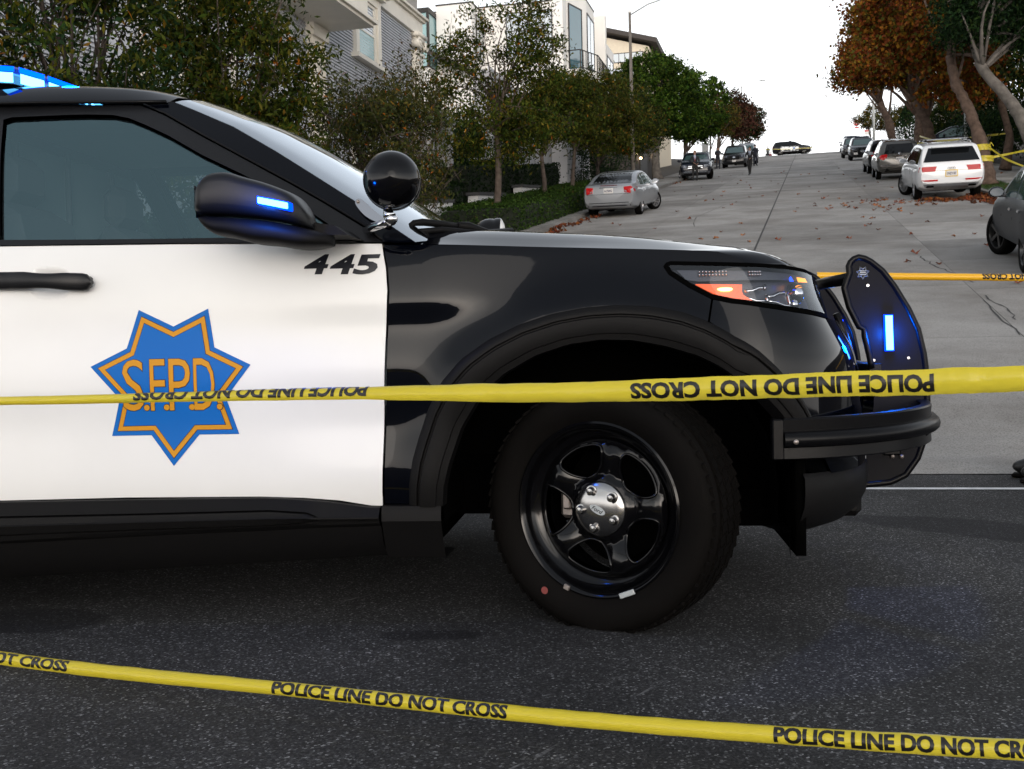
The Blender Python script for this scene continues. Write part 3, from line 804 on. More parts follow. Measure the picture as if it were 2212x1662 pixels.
# ---- wheels
def make_wheel(name, parent, loc, steer, near):
    w = bpy.data.objects.new(name, None); COL.objects.link(w); w.parent = parent
    w.location = loc; w.rotation_euler = (0, 0, steer if near else math.pi + steer)
    # local: wheel axis along y, outer face towards -y
    t = MB()
    prof = [(.252, -.085), (.256, -.100), (.268, -.108), (.290, -.121), (.318, -.127), (.340, -.124), (.354, -.117), (.3665, -.100), (.3725, -.080)]
    for g in (-.075, -.027, .027, .075):
        prof += [(.375, g - .006), (.366, g - .0055), (.366, g + .0055), (.375, g + .006)]
    prof += [(.3725, .080), (.3665, .100), (.354, .117), (.340, .124), (.31, .127), (.27, .108), (.252, .085)]
    t.lathe(prof, axis='y', n=96)
    for i, p in enumerate(t.v):          # the tyre flattens where it stands on the road
        if p.z < -.352: t.v[i] = Vector((p.x, p.y * (1 + .04), -.352 - (p.z + .352) * -.12))
    tyre = t.build('tyre', M['rubber'], w, smooth=True, auto=35)
    b = MB(); n = 64
    for k in range(n):
        a = 2 * math.pi * k / n
        for sgn in (-1, 1):
            rot = Matrix.Rotation(-a, 3, 'Y')
            for (y, r, dy, tilt) in ((-.096, .3655, .026, .3), (-.052, .3758, .034, 0.0), (0, .3758, .036, .0)):
                if sgn > 0 and y == 0: continue
                c = rot @ Vector((r - .0028, y * -sgn if sgn > 0 else y, 0))
                if c.z < -.350: continue
                m3 = rot @ Matrix.Rotation(tilt * (1 if sgn < 0 else -1), 3, 'Z') @ Matrix.Rotation(.35, 3, 'X')
                b.box(c, (.0085, dy, .030), rot=m3)
    tb = b.build('tread_block', M['rubber'], w); tb['kind'] = 'stuff'
    rm = MB()
    rm.lathe([(.262, -.098), (.264, -.108), (.258, -.112), (.250, -.108), (.243, -.092), (.236, -.070), (.222, -.062), (.214, -.058), (.209, -.052), (.205, -.048)], axis='y', n=80)
    rm.lathe([(.205, -.048), (.200, .03), (.215, .09), (.25, .10)], axis='y', n=64)
    rim = rm.build('rim', M['gloss_black'], w, smooth=True, auto=60)
    # pressed steel disc with five rounded windows
    def disc(x, z):
        r = math.hypot(x, z); a = math.atan2(z, x)
        c = .5 + .5 * math.cos(5 * (a - R(90) - off_a))
        y = float(np.interp(r, [0, .075, .088, .105, .135, .17, .195, .210], [-.080, -.080, -.076, -.062, -.070, -.078, -.074, -.056]))
        win = math.exp(-((r - .15) / .045)**2)
        return (x, y + .022 * c * win - .010 * (1 - c) * win, z)
    off_a = R(22)
    holes = []
    for k in range(5):
        a0 = R(90) + off_a + k * 2 * math.pi / 5
        rawp = [(.100, -.10), (.100, .10), (.112, .28), (.142, .42), (.178, .445), (.194, .37), (.198, .0), (.194, -.37), (.178, -.445), (.142, -.42), (.112, -.28)]
        holes.append(smoothpoly([(r * math.cos(a0 + q), r * math.sin(a0 + q)) for r, q in rawp], 2))
    circ = [(.207 * math.cos(a), .207 * math.sin(a)) for a in np.linspace(0, 2 * math.pi, 73)[:-1]]
    panel('wheel_disc', circ, disc, M['gloss_black'], w, step=.012, holes=holes, thick=.024)
    for hpoly in holes:
        lp = MB()
        pts = [Vector(disc(*p)) + Vector((0, -.001, 0)) for p in dens(hpoly, .012)]
        lp.tube(pts + [pts[0]], .0045, 6, cap=False); lp.build('window_lip', M['gloss_black'], w, smooth=True)
    hc = MB()
    hc.lathe([(.082, -.070), (.083, -.080), (.079, -.086), (.060, -.090), (.045, -.095), (.020, -.0985), (.0005, -.099)], axis='y', n=48)
    cap = hc.build('hub_cap', M['hub'], w, smooth=True)
    for k in range(5):
        a = R(90) + R(22) + k * 2 * math.pi / 5
        b = MB(); c = (.058 * math.cos(a), 0, .058 * math.sin(a))
        b.lathe([(.0175, -.086), (.0175, -.0925), (.0135, -.0935), (.012, -.092), (.0115, -.104), (.009, -.107), (.0005, -.108)], c=c, axis='y', n=18)
        b.build('lug_nut', M['hub'], cap, smooth=True, auto=40)
    b = MB(); ov = [(.026 * math.cos(a), .0115 * math.sin(a)) for a in np.linspace(0, 2 * math.pi, 25)[:-1]]
    rt_ = Matrix.Rotation(R(25), 3, 'Y')
    b.prism(ov, -.1005, -.096); b.v = [rt_ @ p for p in b.v]
    b.build('maker_oval', M['lead'], cap)
    text_on('maker_script', 'Ford', lambda u, v: rt_ @ Vector((-.019 + .034 * u + .004 * v, -.1012, -.0065 + .013 * v)), M['chrome'], cap, bold=.02)
    b = MB(); b.box((-.135, .0, .02), (.060, .05, .13), bev=.012); b.box((-.135, -.030, .02), (.03, .02, .07), bev=.006); b.build('brake_caliper', M['steel'], w, smooth=True, auto=30)
    b = MB(); b.lathe([(.05, .06), (.165, .06), (.165, .085), (.05, .085)], axis='y', n=48); b.build('brake_disc', M['dark'], w, smooth=True, auto=30)
    b = MB(); b.lathe([(.0, .10), (.20, .10)], axis='y', n=32); b.build('back_plate', M['dark'], w)
    for (a, wd, m) in ((R(-113), .020, M['steel']), (R(-68), .050, M['lead'])):
        b = MB(); rot = Matrix.Rotation(-a - math.pi / 2, 3, 'Y')
        b.box((.258 * math.cos(a), -.111, .258 * math.sin(a)), (wd, .010, .016), rot=rot, bev=.002)
        b.build('wheel_weight', m, w)
    b = MB(); a = R(-124); b.lathe([(.0, -.1265), (.0115, -.1265)], c=(.302 * math.cos(a), 0, .302 * math.sin(a)), axis='y', n=20); b.build('paint_dot', M['reddot'], w)
    return w
STEER = R(-24.5)
make_wheel('front_wheel', suv, (.030, .145, .3555), STEER, True)
make_wheel('front_wheel', suv, (.030, 2 * CW - .165, .3555), STEER, False)
make_wheel('rear_wheel', suv, (ra_c[0], .165, .3555), 0, True)
make_wheel('rear_wheel', suv, (ra_c[0], 2 * CW - .165, .3555), 0, False)

# ---- door mirror: padded shells with outline in (x,z)
def pillow(name, outline, yc, H, rad, m, parent, tilt=0.0, back=None):
    pts, tr, loops = fill2d(outline, .010)
    V = []; n = len(pts)
    for sgn in (-1, 1):
        for p in pts:
            d = min(1.0, pdist(p, outline) / rad)
            h = H * math.sqrt(max(0, 1 - (1 - d)**2)) * (1 if sgn < 0 else (back if back is not None else 1))
            V.append((p[0], yc + sgn * h + tilt * (p[0] - outline[0][0]), p[1]))
    Fc = [t for t in tr] + [tuple(i + n for i in t[::-1]) for t in tr]
    bm = bmesh.new(); vs = [bm.verts.new(v) for v in V]
    for f in Fc:
        fc = bm.faces.new([vs[i] for i in f]); fc.smooth = True
    bmesh.ops.remove_doubles(bm, verts=bm.verts, dist=1e-5)
    bmesh.ops.recalc_face_normals(bm, faces=bm.faces)
    me = bpy.data.meshes.new(name); bm.to_mesh(me); bm.free(); me.materials.append(m)
    return link(bpy.data.objects.new(name, me), parent)
k = .948    # the mirror stands about 15 cm outside the flank
def mo(l): return [(-1.255 + (x + 1.255) * .825 + .139, 1.30 + (z - 1.30) * k - .052) for x, z in l]
sm = bpy.data.objects.new('side_mirror', None); link(sm, suv)
def shell(name, topl, botl, y0, y1, m, xs_, ex=3.2, blunt=True):
    tf, bf = spl(mo(topl)), spl(mo(botl)); rows = []; x0_, x1_ = mo([(xs_[0], 1)])[0][0], mo([(xs_[1], 1)])[0][0]
    for i in range(34):
        t = i / 33; x = x0_ + (x1_ - x0_) * (1 - (1 - t)**1.6 if False else t)
        zt, zb = tf(x), bf(x); zc, hz_ = (zt + zb) / 2, max(.003, (zt - zb) / 2)
        k1 = min(1, .72 + .28 * math.sqrt(min(1, t / .06))) * math.sqrt(max(.0, 1 - max(0, (t - .72) / .285)**2.4))
        yc, hy = (y0 + y1) / 2 + .02 * t, (y1 - y0) / 2 * max(.12, k1); ring = []
        for k_ in range(28):
            a = 2 * math.pi * k_ / 28; ca, sa = math.cos(a), math.sin(a)
            ring.append(Vector((x, yc + hy * abs(ca)**(2 / ex) * (1 if ca > 0 else -1), zc + hz_ * min(1, .86 + .14 * math.sqrt(min(1, t / .05))) * abs(sa)**(2 / ex) * (1 if sa > 0 else -1))))
        rows.append(ring)
    b = MB(); b.grid(rows, close=True); b.f += [list(range(28)), [33 * 28 + q for q in range(27, -1, -1)]]; b.m += [0, 0]
    return b.build(name, m, sm, smooth=True, auto=45)
shell('mirror_cap', [(-1.255, 1.352), (-1.225, 1.392), (-1.187, 1.408), (-1.150, 1.4095), (-1.10, 1.397), (-1.028, 1.378), (-.959, 1.355), (-.905, 1.322), (-.868, 1.270)], [(-1.255, 1.285), (-1.16, 1.281), (-1.06, 1.273), (-.96, 1.258), (-.868, 1.238)], -.225, -.055, M['soft_black'], (-1.255, -.866), 4.0)
shell('mirror_foot', [(-1.248, 1.283), (-1.16, 1.278), (-1.06, 1.270), (-.96, 1.255), (-.868, 1.235), (-.80, 1.218)], [(-1.248, 1.268), (-1.215, 1.236), (-1.155, 1.219), (-1.058, 1.197), (-.989, 1.190), (-.91, 1.178), (-.80, 1.186)], -.215, -.06, M['matte_black'], (-1.247, -.80), 2.6)
mled = [(p[0] + .028, p[1]) for p in mo([(-1.053, 1.324), (-.950, 1.304), (-.950, 1.286), (-1.053, 1.306)])]
b = MB(); b.prism(smoothpoly(dens(mled, .007), 1), -.238, -.200); b.build('mirror_light', M['blue_led'], sm)
b = MB(); b.prism(smoothpoly(dens(inset(mled, -.0028), .007), 1), -.2365, -.200); b.build('mirror_halo', M['blue_halo'], sm)  # added glowing rim, imitates the blue halo round the mirror lamp
b = MB(); b.prism([(-.83, 1.215), (-.74, 1.200), (-.70, 1.172), (-.80, 1.174), (-.86, 1.182)], -.12, .09); b.build('mirror_arm', M['matte_black'], sm)
b = MB(); b.prism([(-.90, 1.262), (-.72, 1.168), (-.92, 1.172)], .04, .10); b.build('mirror_sail', M['matte_black'], sm)
b = MB(); b.grid([[Vector((-1.112 - .004 * u, -.20 + .13 * v, 1.224 + .09 * u)) for v in (0, .5, 1)] for u in (0, .5, 1)]); b.build('mirror_pane', M['chrome'], sm)

# ---- pillar spotlights
def spot(parent, near):
    s = bpy.data.objects.new('spotlight', None); link(s, parent)
    q = 1 if near else -1
    Y = lambda y: y if near else 2 * CW - y
    c = Vector((-.588, Y(-.03), 1.335)) if near else Vector((-.50, Y(.30), 1.330))
    b = MB()
    prof = [(.0005, -.083), (.03, -.078), (.055, -.0645), (.072, -.045), (.0815, -.022), (.0835, 0), (.0815, .02), (.0845, .024), (.0845, .046), (.080, .050)]
    mx = Matrix.Rotation(R(8) if near else R(-90), 3, 'Z')
    b.lathe(prof, c=c, axis='y', n=48, mtx=mx); b.build('lamp_shell', M['gloss_black'], s, smooth=True, auto=50)
    b = MB(); b.lathe([(.080, .050), (.06, .060), (.03, .066), (.0005, .068)], c=c, axis='y', n=40, mtx=mx); b.build('lamp_glass', M['lamp_silver'] if near else M['white_paint'], s, smooth=True)
    if near:
        b = MB(); b.lathe([(.0005, 0), (.013, 0), (.0135, .012), (.0125, .030), (.0005, .032)], c=(-.602, -.03, 1.248), n=16); b.build('lamp_neck', M['gloss_black'], s, smooth=True, auto=40)
        b = MB(); b.tube([(-.602, -.03, 1.250), (-.600, -.031, 1.236), (-.594, -.032, 1.228)], [.0135, .0165, .018], 16); b.sphere((-.592, -.032, 1.222), .0195, 16)
        b.tube([(-.590, -.032, 1.220), (-.612, -.022, 1.212), (-.640, .0, 1.207), (-.662, .03, 1.206), (-.69, .085, 1.208)], [.017, .0135, .0125, .014, .016], 16)
        b.build('lamp_elbow', M['chrome'], s, smooth=True)
        # bracket lies on the pillar
        fb = onf(.012)
        br = smoothpoly([(-.735, 1.268), (-.722, 1.282), (-.700, 1.268), (-.672, 1.240), (-.640, 1.216), (-.618, 1.200), (-.612, 1.188), (-.624, 1.184), (-.650, 1.196), (-.690, 1.216), (-.715, 1.240)], 2)
        br = [(p[0] - .005, p[1] + .022) for p in br]
        panel('bracket_plate', br, flank, M['chrome'], s, off=.016, step=.015, thick=.014)
        for p in ((-.727, 1.290), (-.627, 1.212)):
            b = MB(); f_ = onf(.017)(*p); b.sphere(f_, .006, 10); b.build('bracket_screw', M['steel'], s, smooth=True)
    else:
        b = MB(); b.tube([c + Vector((-.02, 0, -.08)), (c.x - .06, Y(.10), 1.215), (-.66, Y(.12), 1.20)], .014, 10); b.build('lamp_elbow', M['chrome'], s, smooth=True)
spot(suv, True); spot(suv, False)

# ---- wipers
for dy in (0, .74):
    b = MB()
    b.tube([(-.590, .20 + dy, 1.222), (-.570, .21 + dy, 1.236), (-.545, .23 + dy, 1.240), (-.49, .29 + dy, 1.238), (-.44, .35 + dy, 1.234)], [.006, .010, .012, .012, .011], 8)
    b.tube([(-.45, .335 + dy, 1.238), (-.42, .36 + dy, 1.236), (-.36, .38 + dy, 1.216)], [.012, .016, .012], 8)
    b.tube([(-.59, .18 + dy, 1.205), (-.49, .26 + dy, 1.217), (-.39, .35 + dy, 1.212), (-.30, .6 + dy, 1.245)], [.008, .011, .011, .008], 8)
    b.build('wiper', M['matte_black'], suv, smooth=True)

# ---- roof light bar
lb = bpy.data.objects.new('light_bar', None); link(lb, suv)
M['bar_body'] = mat('light_bar_housing', (0.02, 0.03, 0.05), 0.25, coat=.3)
def bar_outline(grow=0.0):       # seen from above: swept forward in the middle
    near = [(-2.36, .44), (-2.06, .44), (-2.00, .47), (-1.965, .60), (-1.93, .85)]
    p = [(x + grow, y) for x, y in near] + [(x + grow, 2 * CW - y) for x, y in near[::-1]]
    return p
b = MB(); b.prism(bar_outline(-.012), 1.79, 1.85, axis='z'); b.build('bar_housing', M['bar_body'], lb)
po = bar_outline(0)
for i in range(1, len(po) - 2):
    a, c = Vector((*po[i], 0)), Vector((*po[i + 1], 0))
    d = (c - a); L = d.length; d.normalize(); nn = Vector((d.y, -d.x, 0))
    if nn.x < 0: nn = -nn
    b = MB()
    for (z0, z1) in ((1.792, 1.826),):
        b.grid([[a + d * (.012 + (L - .024) * u) + nn * .004 + Vector((0, 0, z)) for u in (0, 1)] for z in (z0, z1)])
    b.build('bar_lens', M['blue_led'], lb)
    b = MB(); b.grid([[a + d * (.008 + (L - .016) * u) + nn * .003 + Vector((0, 0, z)) for u in (0, 1)] for z in (1.830, 1.848)]); b.build('bar_top_lens', M['blue_led_soft'], lb)
b = MB()
for y in (.55, 2 * CW - .55): b.box((-2.1, y, 1.775), (.2, .08, .05))
b.build('bar_foot', M['matte_black'], lb)

# ---- push bumper
pb = bpy.data.objects.new('push_bumper', None); link(pb, suv)
up = [(.838, 1.066), (.836, 1.090), (.842, 1.104), (.852, 1.114), (.868, 1.120), (.888, 1.115), (.908, 1.104), (.946, 1.072), (.984, 1.020), (1.029, .943), (1.060, .874), (1.078, .792), (1.084, .741), (1.088, .654), (1.090, .58), (1.078, .506), (1.056, .440), (1.016, .383), (.966, .359), (.886, .351), (.874, .358), (.872, .371), (.884, .388), (.886, .420), (.892, .52), (.912, .61), (.914, .645), (.908, .744), (.902, .784), (.886, .854), (.884, .878), (.868, .886), (.836, .953), (.820, 1.018)]
for y, near in ((.615, True), (1.44, False)):
    sx = 0 if near else -.045
    upy = [(x + sx, z) for x, z in up]
    b = MB(); b.prism(upy, y - .003, y + .003); u_ = b.build('upright', M['plate_black'], pb)
    b = MB(); b.tube([(x, y, z) for x, z in dens(upy[-7:] + upy[:21], .02, False)], .011, 10); b.build('upright_rim', M['satin_black'], pb, smooth=True)
    b = MB()
    for p in (((.915, .772), (1.028, .778), (.897, 1.024)) if near else ()):
        b.lathe([(.0, -.0045), (.0045, -.0045)], c=(p[0], y, p[1]), axis='y', n=12)
    if near: b.build('bolt_hole', M['lamp_silver'], pb)
    for p in ((.972, .447), (1.002, .446)):
        b = MB(); b.lathe([(.008, -.003), (.008, -.008), (.005, -.012), (.0005, -.013)], c=(p[0], y, p[1]), axis='y', n=10); b.build('bolt', M['steel'], pb, smooth=True)
    b = MB(); b.prism([(.950, .921), (.972, .921), (.975, .806), (.953, .806)], y - .022, y + .022); b.build('light_strip', M['blue_led'], pb)
    b = MB(); b.prism([(.947, .9245), (.975, .9245), (.978, .8025), (.950, .8025)], y - .018, y + .018); b.build('light_halo', M['blue_halo'], pb)  # added glowing rim, imitates the blue halo round the strip
b = MB()   # engraved seven-point star
ang = [R(90 + 360 / 14 * i) for i in range(15)]
for rad_ in (.022, .0185):
    pts = [(.881 + (rad_ if i % 2 else rad_ * .62) * math.cos(a), .6115, 1.067 + (rad_ if i % 2 else rad_ * .62) * math.sin(a)) for i, a in enumerate(ang)]
    b.tube(pts, .0008, 4, cap=False)
for dz in (-.006, 0, .006): b.box((.881, .6115, 1.067 + dz), (.02, .001, .0022))
b.build('star_emblem', M['lead'], pb)
b = MB(); b.tube([(.845, .625, 1.050), (.83, CW, 1.055), (.81, 1.43, 1.052)], .021, 14); b.build('cross_tube', M['satin_black'], pb, smooth=True)
b = MB(); b.box((.92, CW, .745), (.05, .78, .04), bev=.006); b.box((.97, CW, .49), (.06, .80, .08), bev=.006)
for y in (.64, 2 * CW - .64): b.box((.86, y, .50), (.16, .05, .10), bev=.006)
b.build('cross_member', M['satin_black'], pb, smooth=True, auto=30)
plan = [(.530, .030), (.62, .042), (.72, .066), (.82, .112), (.91, .180), (.985, .275), (1.035, .38), (1.066, .50), (1.085, .62), (1.095, .80), (1.098, CW)]
fp = spl([(i, p[0]) for i, p in enumerate(plan)]), spl([(i, p[1]) for i, p in enumerate(plan)])
nearp = [(fp[0](t), fp[1](t)) for t in np.linspace(0, 10, 61)]
full = nearp + [(x, 2 * CW - y) for x, y in nearp[::-1][1:]]
def sweep(sec, name, m):
    rows = []
    for i, p in enumerate(full):
        a = Vector(full[max(0, i - 1)]); c = Vector(full[min(len(full) - 1, i + 1)]); t = (c - a).normalized(); nn = Vector((t.y, -t.x))
        if i == 0: nn = Vector((0, -1))
        zc = .560 + .024 * sstep(0, .9, p[0] - .5)
        rows.append([Vector((p[0] + nn.x * o, p[1] + nn.y * o, zc + dz)) for o, dz in sec])
    b = MB(); b.grid(rows, close=True)
    n = len(sec); b.f.append(list(range(n))); b.m.append(0); b.f.append([(len(rows) - 1) * n + q for q in range(n - 1, -1, -1)]); b.m.append(0)
    return b.build(name, m, pb, smooth=True, auto=40)
sweep([(0, .020), (.003, .056), (-.001, .061), (-.028, .061), (-.030, .056), (-.012, .05), (-.010, .020)], 'ring_band', M['satin_black'])
sweep([(0, -.020), (.002, -.056), (-.004, -.060), (-.012, -.056), (-.010, -.020)], 'ring_band', M['satin_black'])
sweep([(.004 + .026 * math.cos(a), -.001 + .024 * math.sin(a)) for a in np.linspace(0, 2 * math.pi, 13)[:-1]], 'ring_tube', M['satin_black'])
for sgn in (0, 1):
    Yq = lambda y: y if not sgn else 2 * CW - y
    b = MB(); b.box((.513, Yq(.045), .560), (.034, .05, .118), bev=.004); b.build('ring_end', M['satin_black'], pb)
    b = MB(); b.lathe([(.008, -.004), (.007, -.008), (.0005, -.009)], c=(.560, Yq(.006), .555), axis='y', n=12); b.build('ring_bolt', M['steel'], pb, smooth=True)
    b = MB(); b.tube([(.53, Yq(.06), .56), (.62, Yq(.30), .54)], .018, 8); b.tube([(1.0, Yq(.30), .56), (.84, Yq(.5), .53)], .018, 8); b.build('ring_stay', M['satin_black'], pb, smooth=True)
# each lit lamp casts its own blue light
def lamp_light(name, loc, e, size, col=(.0, .13, 1.0)):
    l = bpy.data.lights.new(name, 'POINT'); l.energy = e; l.color = col; l.shadow_soft_size = size
    o = bpy.data.objects.new(name, l); link(o, suv); o.location = loc
lamp_light('mirror_lamp_light', (-.905, -.268, 1.254), 2.6, .02)
lamp_light('bumper_lamp_light', (.963, .578, .86), 4.5, .02)
lamp_light('bumper_lamp_light', (.965, 1.40, .86), .8, .02)
lamp_light('bar_lamp_light', (-1.86, .56, 1.84), 2.5, .03)
# ================================================================= police tape strung in front of the car
def tape_thing(name, label, cat, cl, apparent, width, m, phase, texts, parent=None):
    """cl(t): centre line, t in metres-like 0..1; apparent(t): seen height of the curled strip; texts: (t0, t1, text, flip, v0, v1)"""
    t_ = thing(name, label, cat, group='yellow police tapes') if parent is None else parent
    NS, NC = 620, 19
    view = Vector((-.26, .966, 0))
    def P(t, v, off=0.0):
        c = Vector(cl(t)); d = (Vector(cl(t + .001)) - Vector(cl(t - .001))).normalized()
        upv = Vector((0, 0, 1)); upv = (upv - d * upv.dot(d)).normalized()
        towards = d.cross(upv); 
        if towards.dot(view) > 0: towards = -towards
        wr_ = mnoise.noise(Vector((t * 130, len(label) * .37, 0))) + .6 * mnoise.noise(Vector((t * 340, 3.1, len(label))))
        h = apparent(t) * (1 + .05 * wr_); q = min(.999, h / width)
        # arc half-angle for this curl
        if q > .6366:
            lo, hi = .01, math.pi / 2
            for _ in range(30):
                mid = (lo + hi) / 2
                if math.sin(mid) / mid > q: lo = mid
                else: hi = mid
            ah = lo
        else: ah = min(2.9, 1 / q)
        r = width / (2 * ah)
        a = phase(t) + .10 * mnoise.noise(Vector((t * 85, 7.7, len(label)))) + (v - .5) * 2 * ah
        r *= 1 + .035 * mnoise.noise(Vector((t * 200, v * 3.0, len(label) * .7)))
        return c + upv * ((r + off) * math.sin(a)) + towards * ((r + off) * math.cos(a) - r * .6)
    b = MB(); b.grid([[P(i / NS, j / (NC - 1)) for j in range(NC)] for i in range(NS + 1)])
    strip = b.build('tape_strip', m, t_, smooth=True)
    for (t0, t1, txt, flip, v0, v1) in texts:
        def fn(u, v):
            if flip: u, v = 1 - u, 1 - v
            return P(t0 + (t1 - t0) * u, v0 + (v1 - v0) * v, .0008)
        text_on('tape_lettering', txt, fn, M['ink'], t_, bold=.045, cutx=48, cuty=8)
    return t_
UP = [(-.72, (-4.7, 2.02, .712)), (-.40, (-3.55, 2.40, .720)), (-.0995, (-2.4391, 2.5124, .7276)), (0, (-2.0219, 2.4136, .7314)), (.1356, (-1.5349, 2.2986, .7410)), (.3843, (-.8245, 2.1307, .7520)), (.6193, (-.3063, 2.0082, .7605)), (.6994, (-.1552, 1.9726, .7664)), (.9123, (.198, 1.8894, .7780)), (1.0, (.3259, 1.8593, .7823)), (1.1302, (.5001, 1.8182, .7883)), (1.6, (1.128, 1.671, .81)), (3.0, (3.0, 1.23, .875))]
LO = [(-.72, (-4.9, 2.60, .020)), (-.40, (-3.75, 2.72, .021)), (-.0995, (-2.5441, 2.5845, .0226)), (0, (-2.1265, 2.5007, .0235)), (.2676, (-1.2143, 2.3198, .0545)), (.4964, (-.6126, 2.2004, .0757)), (.7346, (-.1072, 2.1005, .1036)), (1.0, (.35, 2.0105, .1383)), (1.1302, (.5427, 1.9727, .1559)), (1.6, (1.24, 1.835, .222)), (3.0, (3.3, 1.43, .42))]
FA = [(.7979, (.049, 5.204, 1.134)), (.9042, (.526, 5.331, 1.119)), (1.0, (.956, 5.446, 1.105)), (1.085, (1.338, 5.547, 1.091)), (1.6, (3.65, 6.17, 1.03))]
def poly_cl(P):
    a, b, c = (spl([(p[0], p[1][k]) for p in P]) for k in range(3))
    lo, hi = P[0][0], P[-1][0]
    return lambda t: (a(lo + (hi - lo) * t), b(lo + (hi - lo) * t), c(lo + (hi - lo) * t))
def tt(P, x): return (x - P[0][0]) / (P[-1][0] - P[0][0])
def on(P, pts):
    g = lin([(tt(P, x), y) for x, y in pts]); return g
PL = 'POLICE LINE DO NOT CROSS'
tape_thing('police_tape', 'upper yellow tape crossing the black and white police SUV, lettering upside down', 'police tape', poly_cl(UP), on(UP, [(-.1, .024), (.136, .0231), (.384, .0344), (.70, .0409), (.912, .0428), (1.0, .040), (1.13, .039)]), .0465, M['tape'],
    on(UP, [(0, .95), (.36, .8), (.5, .1), (.7, -.05), (1.0, -.1)]),
    [(tt(UP, .617), tt(UP, .913), PL, True, .16, .82), (tt(UP, .131), tt(UP, .3595), PL, True, .16, .82)])
tape_thing('police_tape', 'lowest yellow tape sagging across the asphalt in front of the police SUV', 'police tape', poly_cl(LO), on(LO, [(-.1, .0355), (.27, .0325), (.73, .0325), (1.0, .036)]), .0465, M['tape'],
    on(LO, [(0, .50), (.5, .42), (1.0, .28)]),
    [(tt(LO, -.016), tt(LO, .067), 'NOT CROSS', False, .16, .84), (tt(LO, .2667), tt(LO, .4964), PL, False, .16, .84), (tt(LO, .756), tt(LO, 1.036), PL, False, .16, .84)])
tape_thing('police_tape', 'deep yellow tape stretched behind the push bumper at the right', 'police tape', poly_cl(FA), lambda t: .0335, .052, M['tape_orange'], lambda t: .35,
    [(tt(FA, .959), tt(FA, 1.064), PL, True, .2, .8)])
# crumpled scrap caught under the wiper
cr = MB(); q = random.Random(3)
base = suv.matrix_basis.copy() if False else Matrix.Translation((-.584, 3.1494, 0)) @ Matrix.Rotation(R(9.4), 4, 'Z')
rows = [[base @ Vector((-.42 + .012 * i + q.uniform(-.004, .004), .44 + .02 * j, 1.207 + .016 * math.sin(i * 1.3 + j) + q.uniform(-.006, .008))) for j in range(5)] for i in range(7)]
cr.grid(rows); tag(cr.build('tape_scrap', M['tape']), 'crumpled scrap of yellow tape tucked under the windscreen wiper', 'tape scrap')
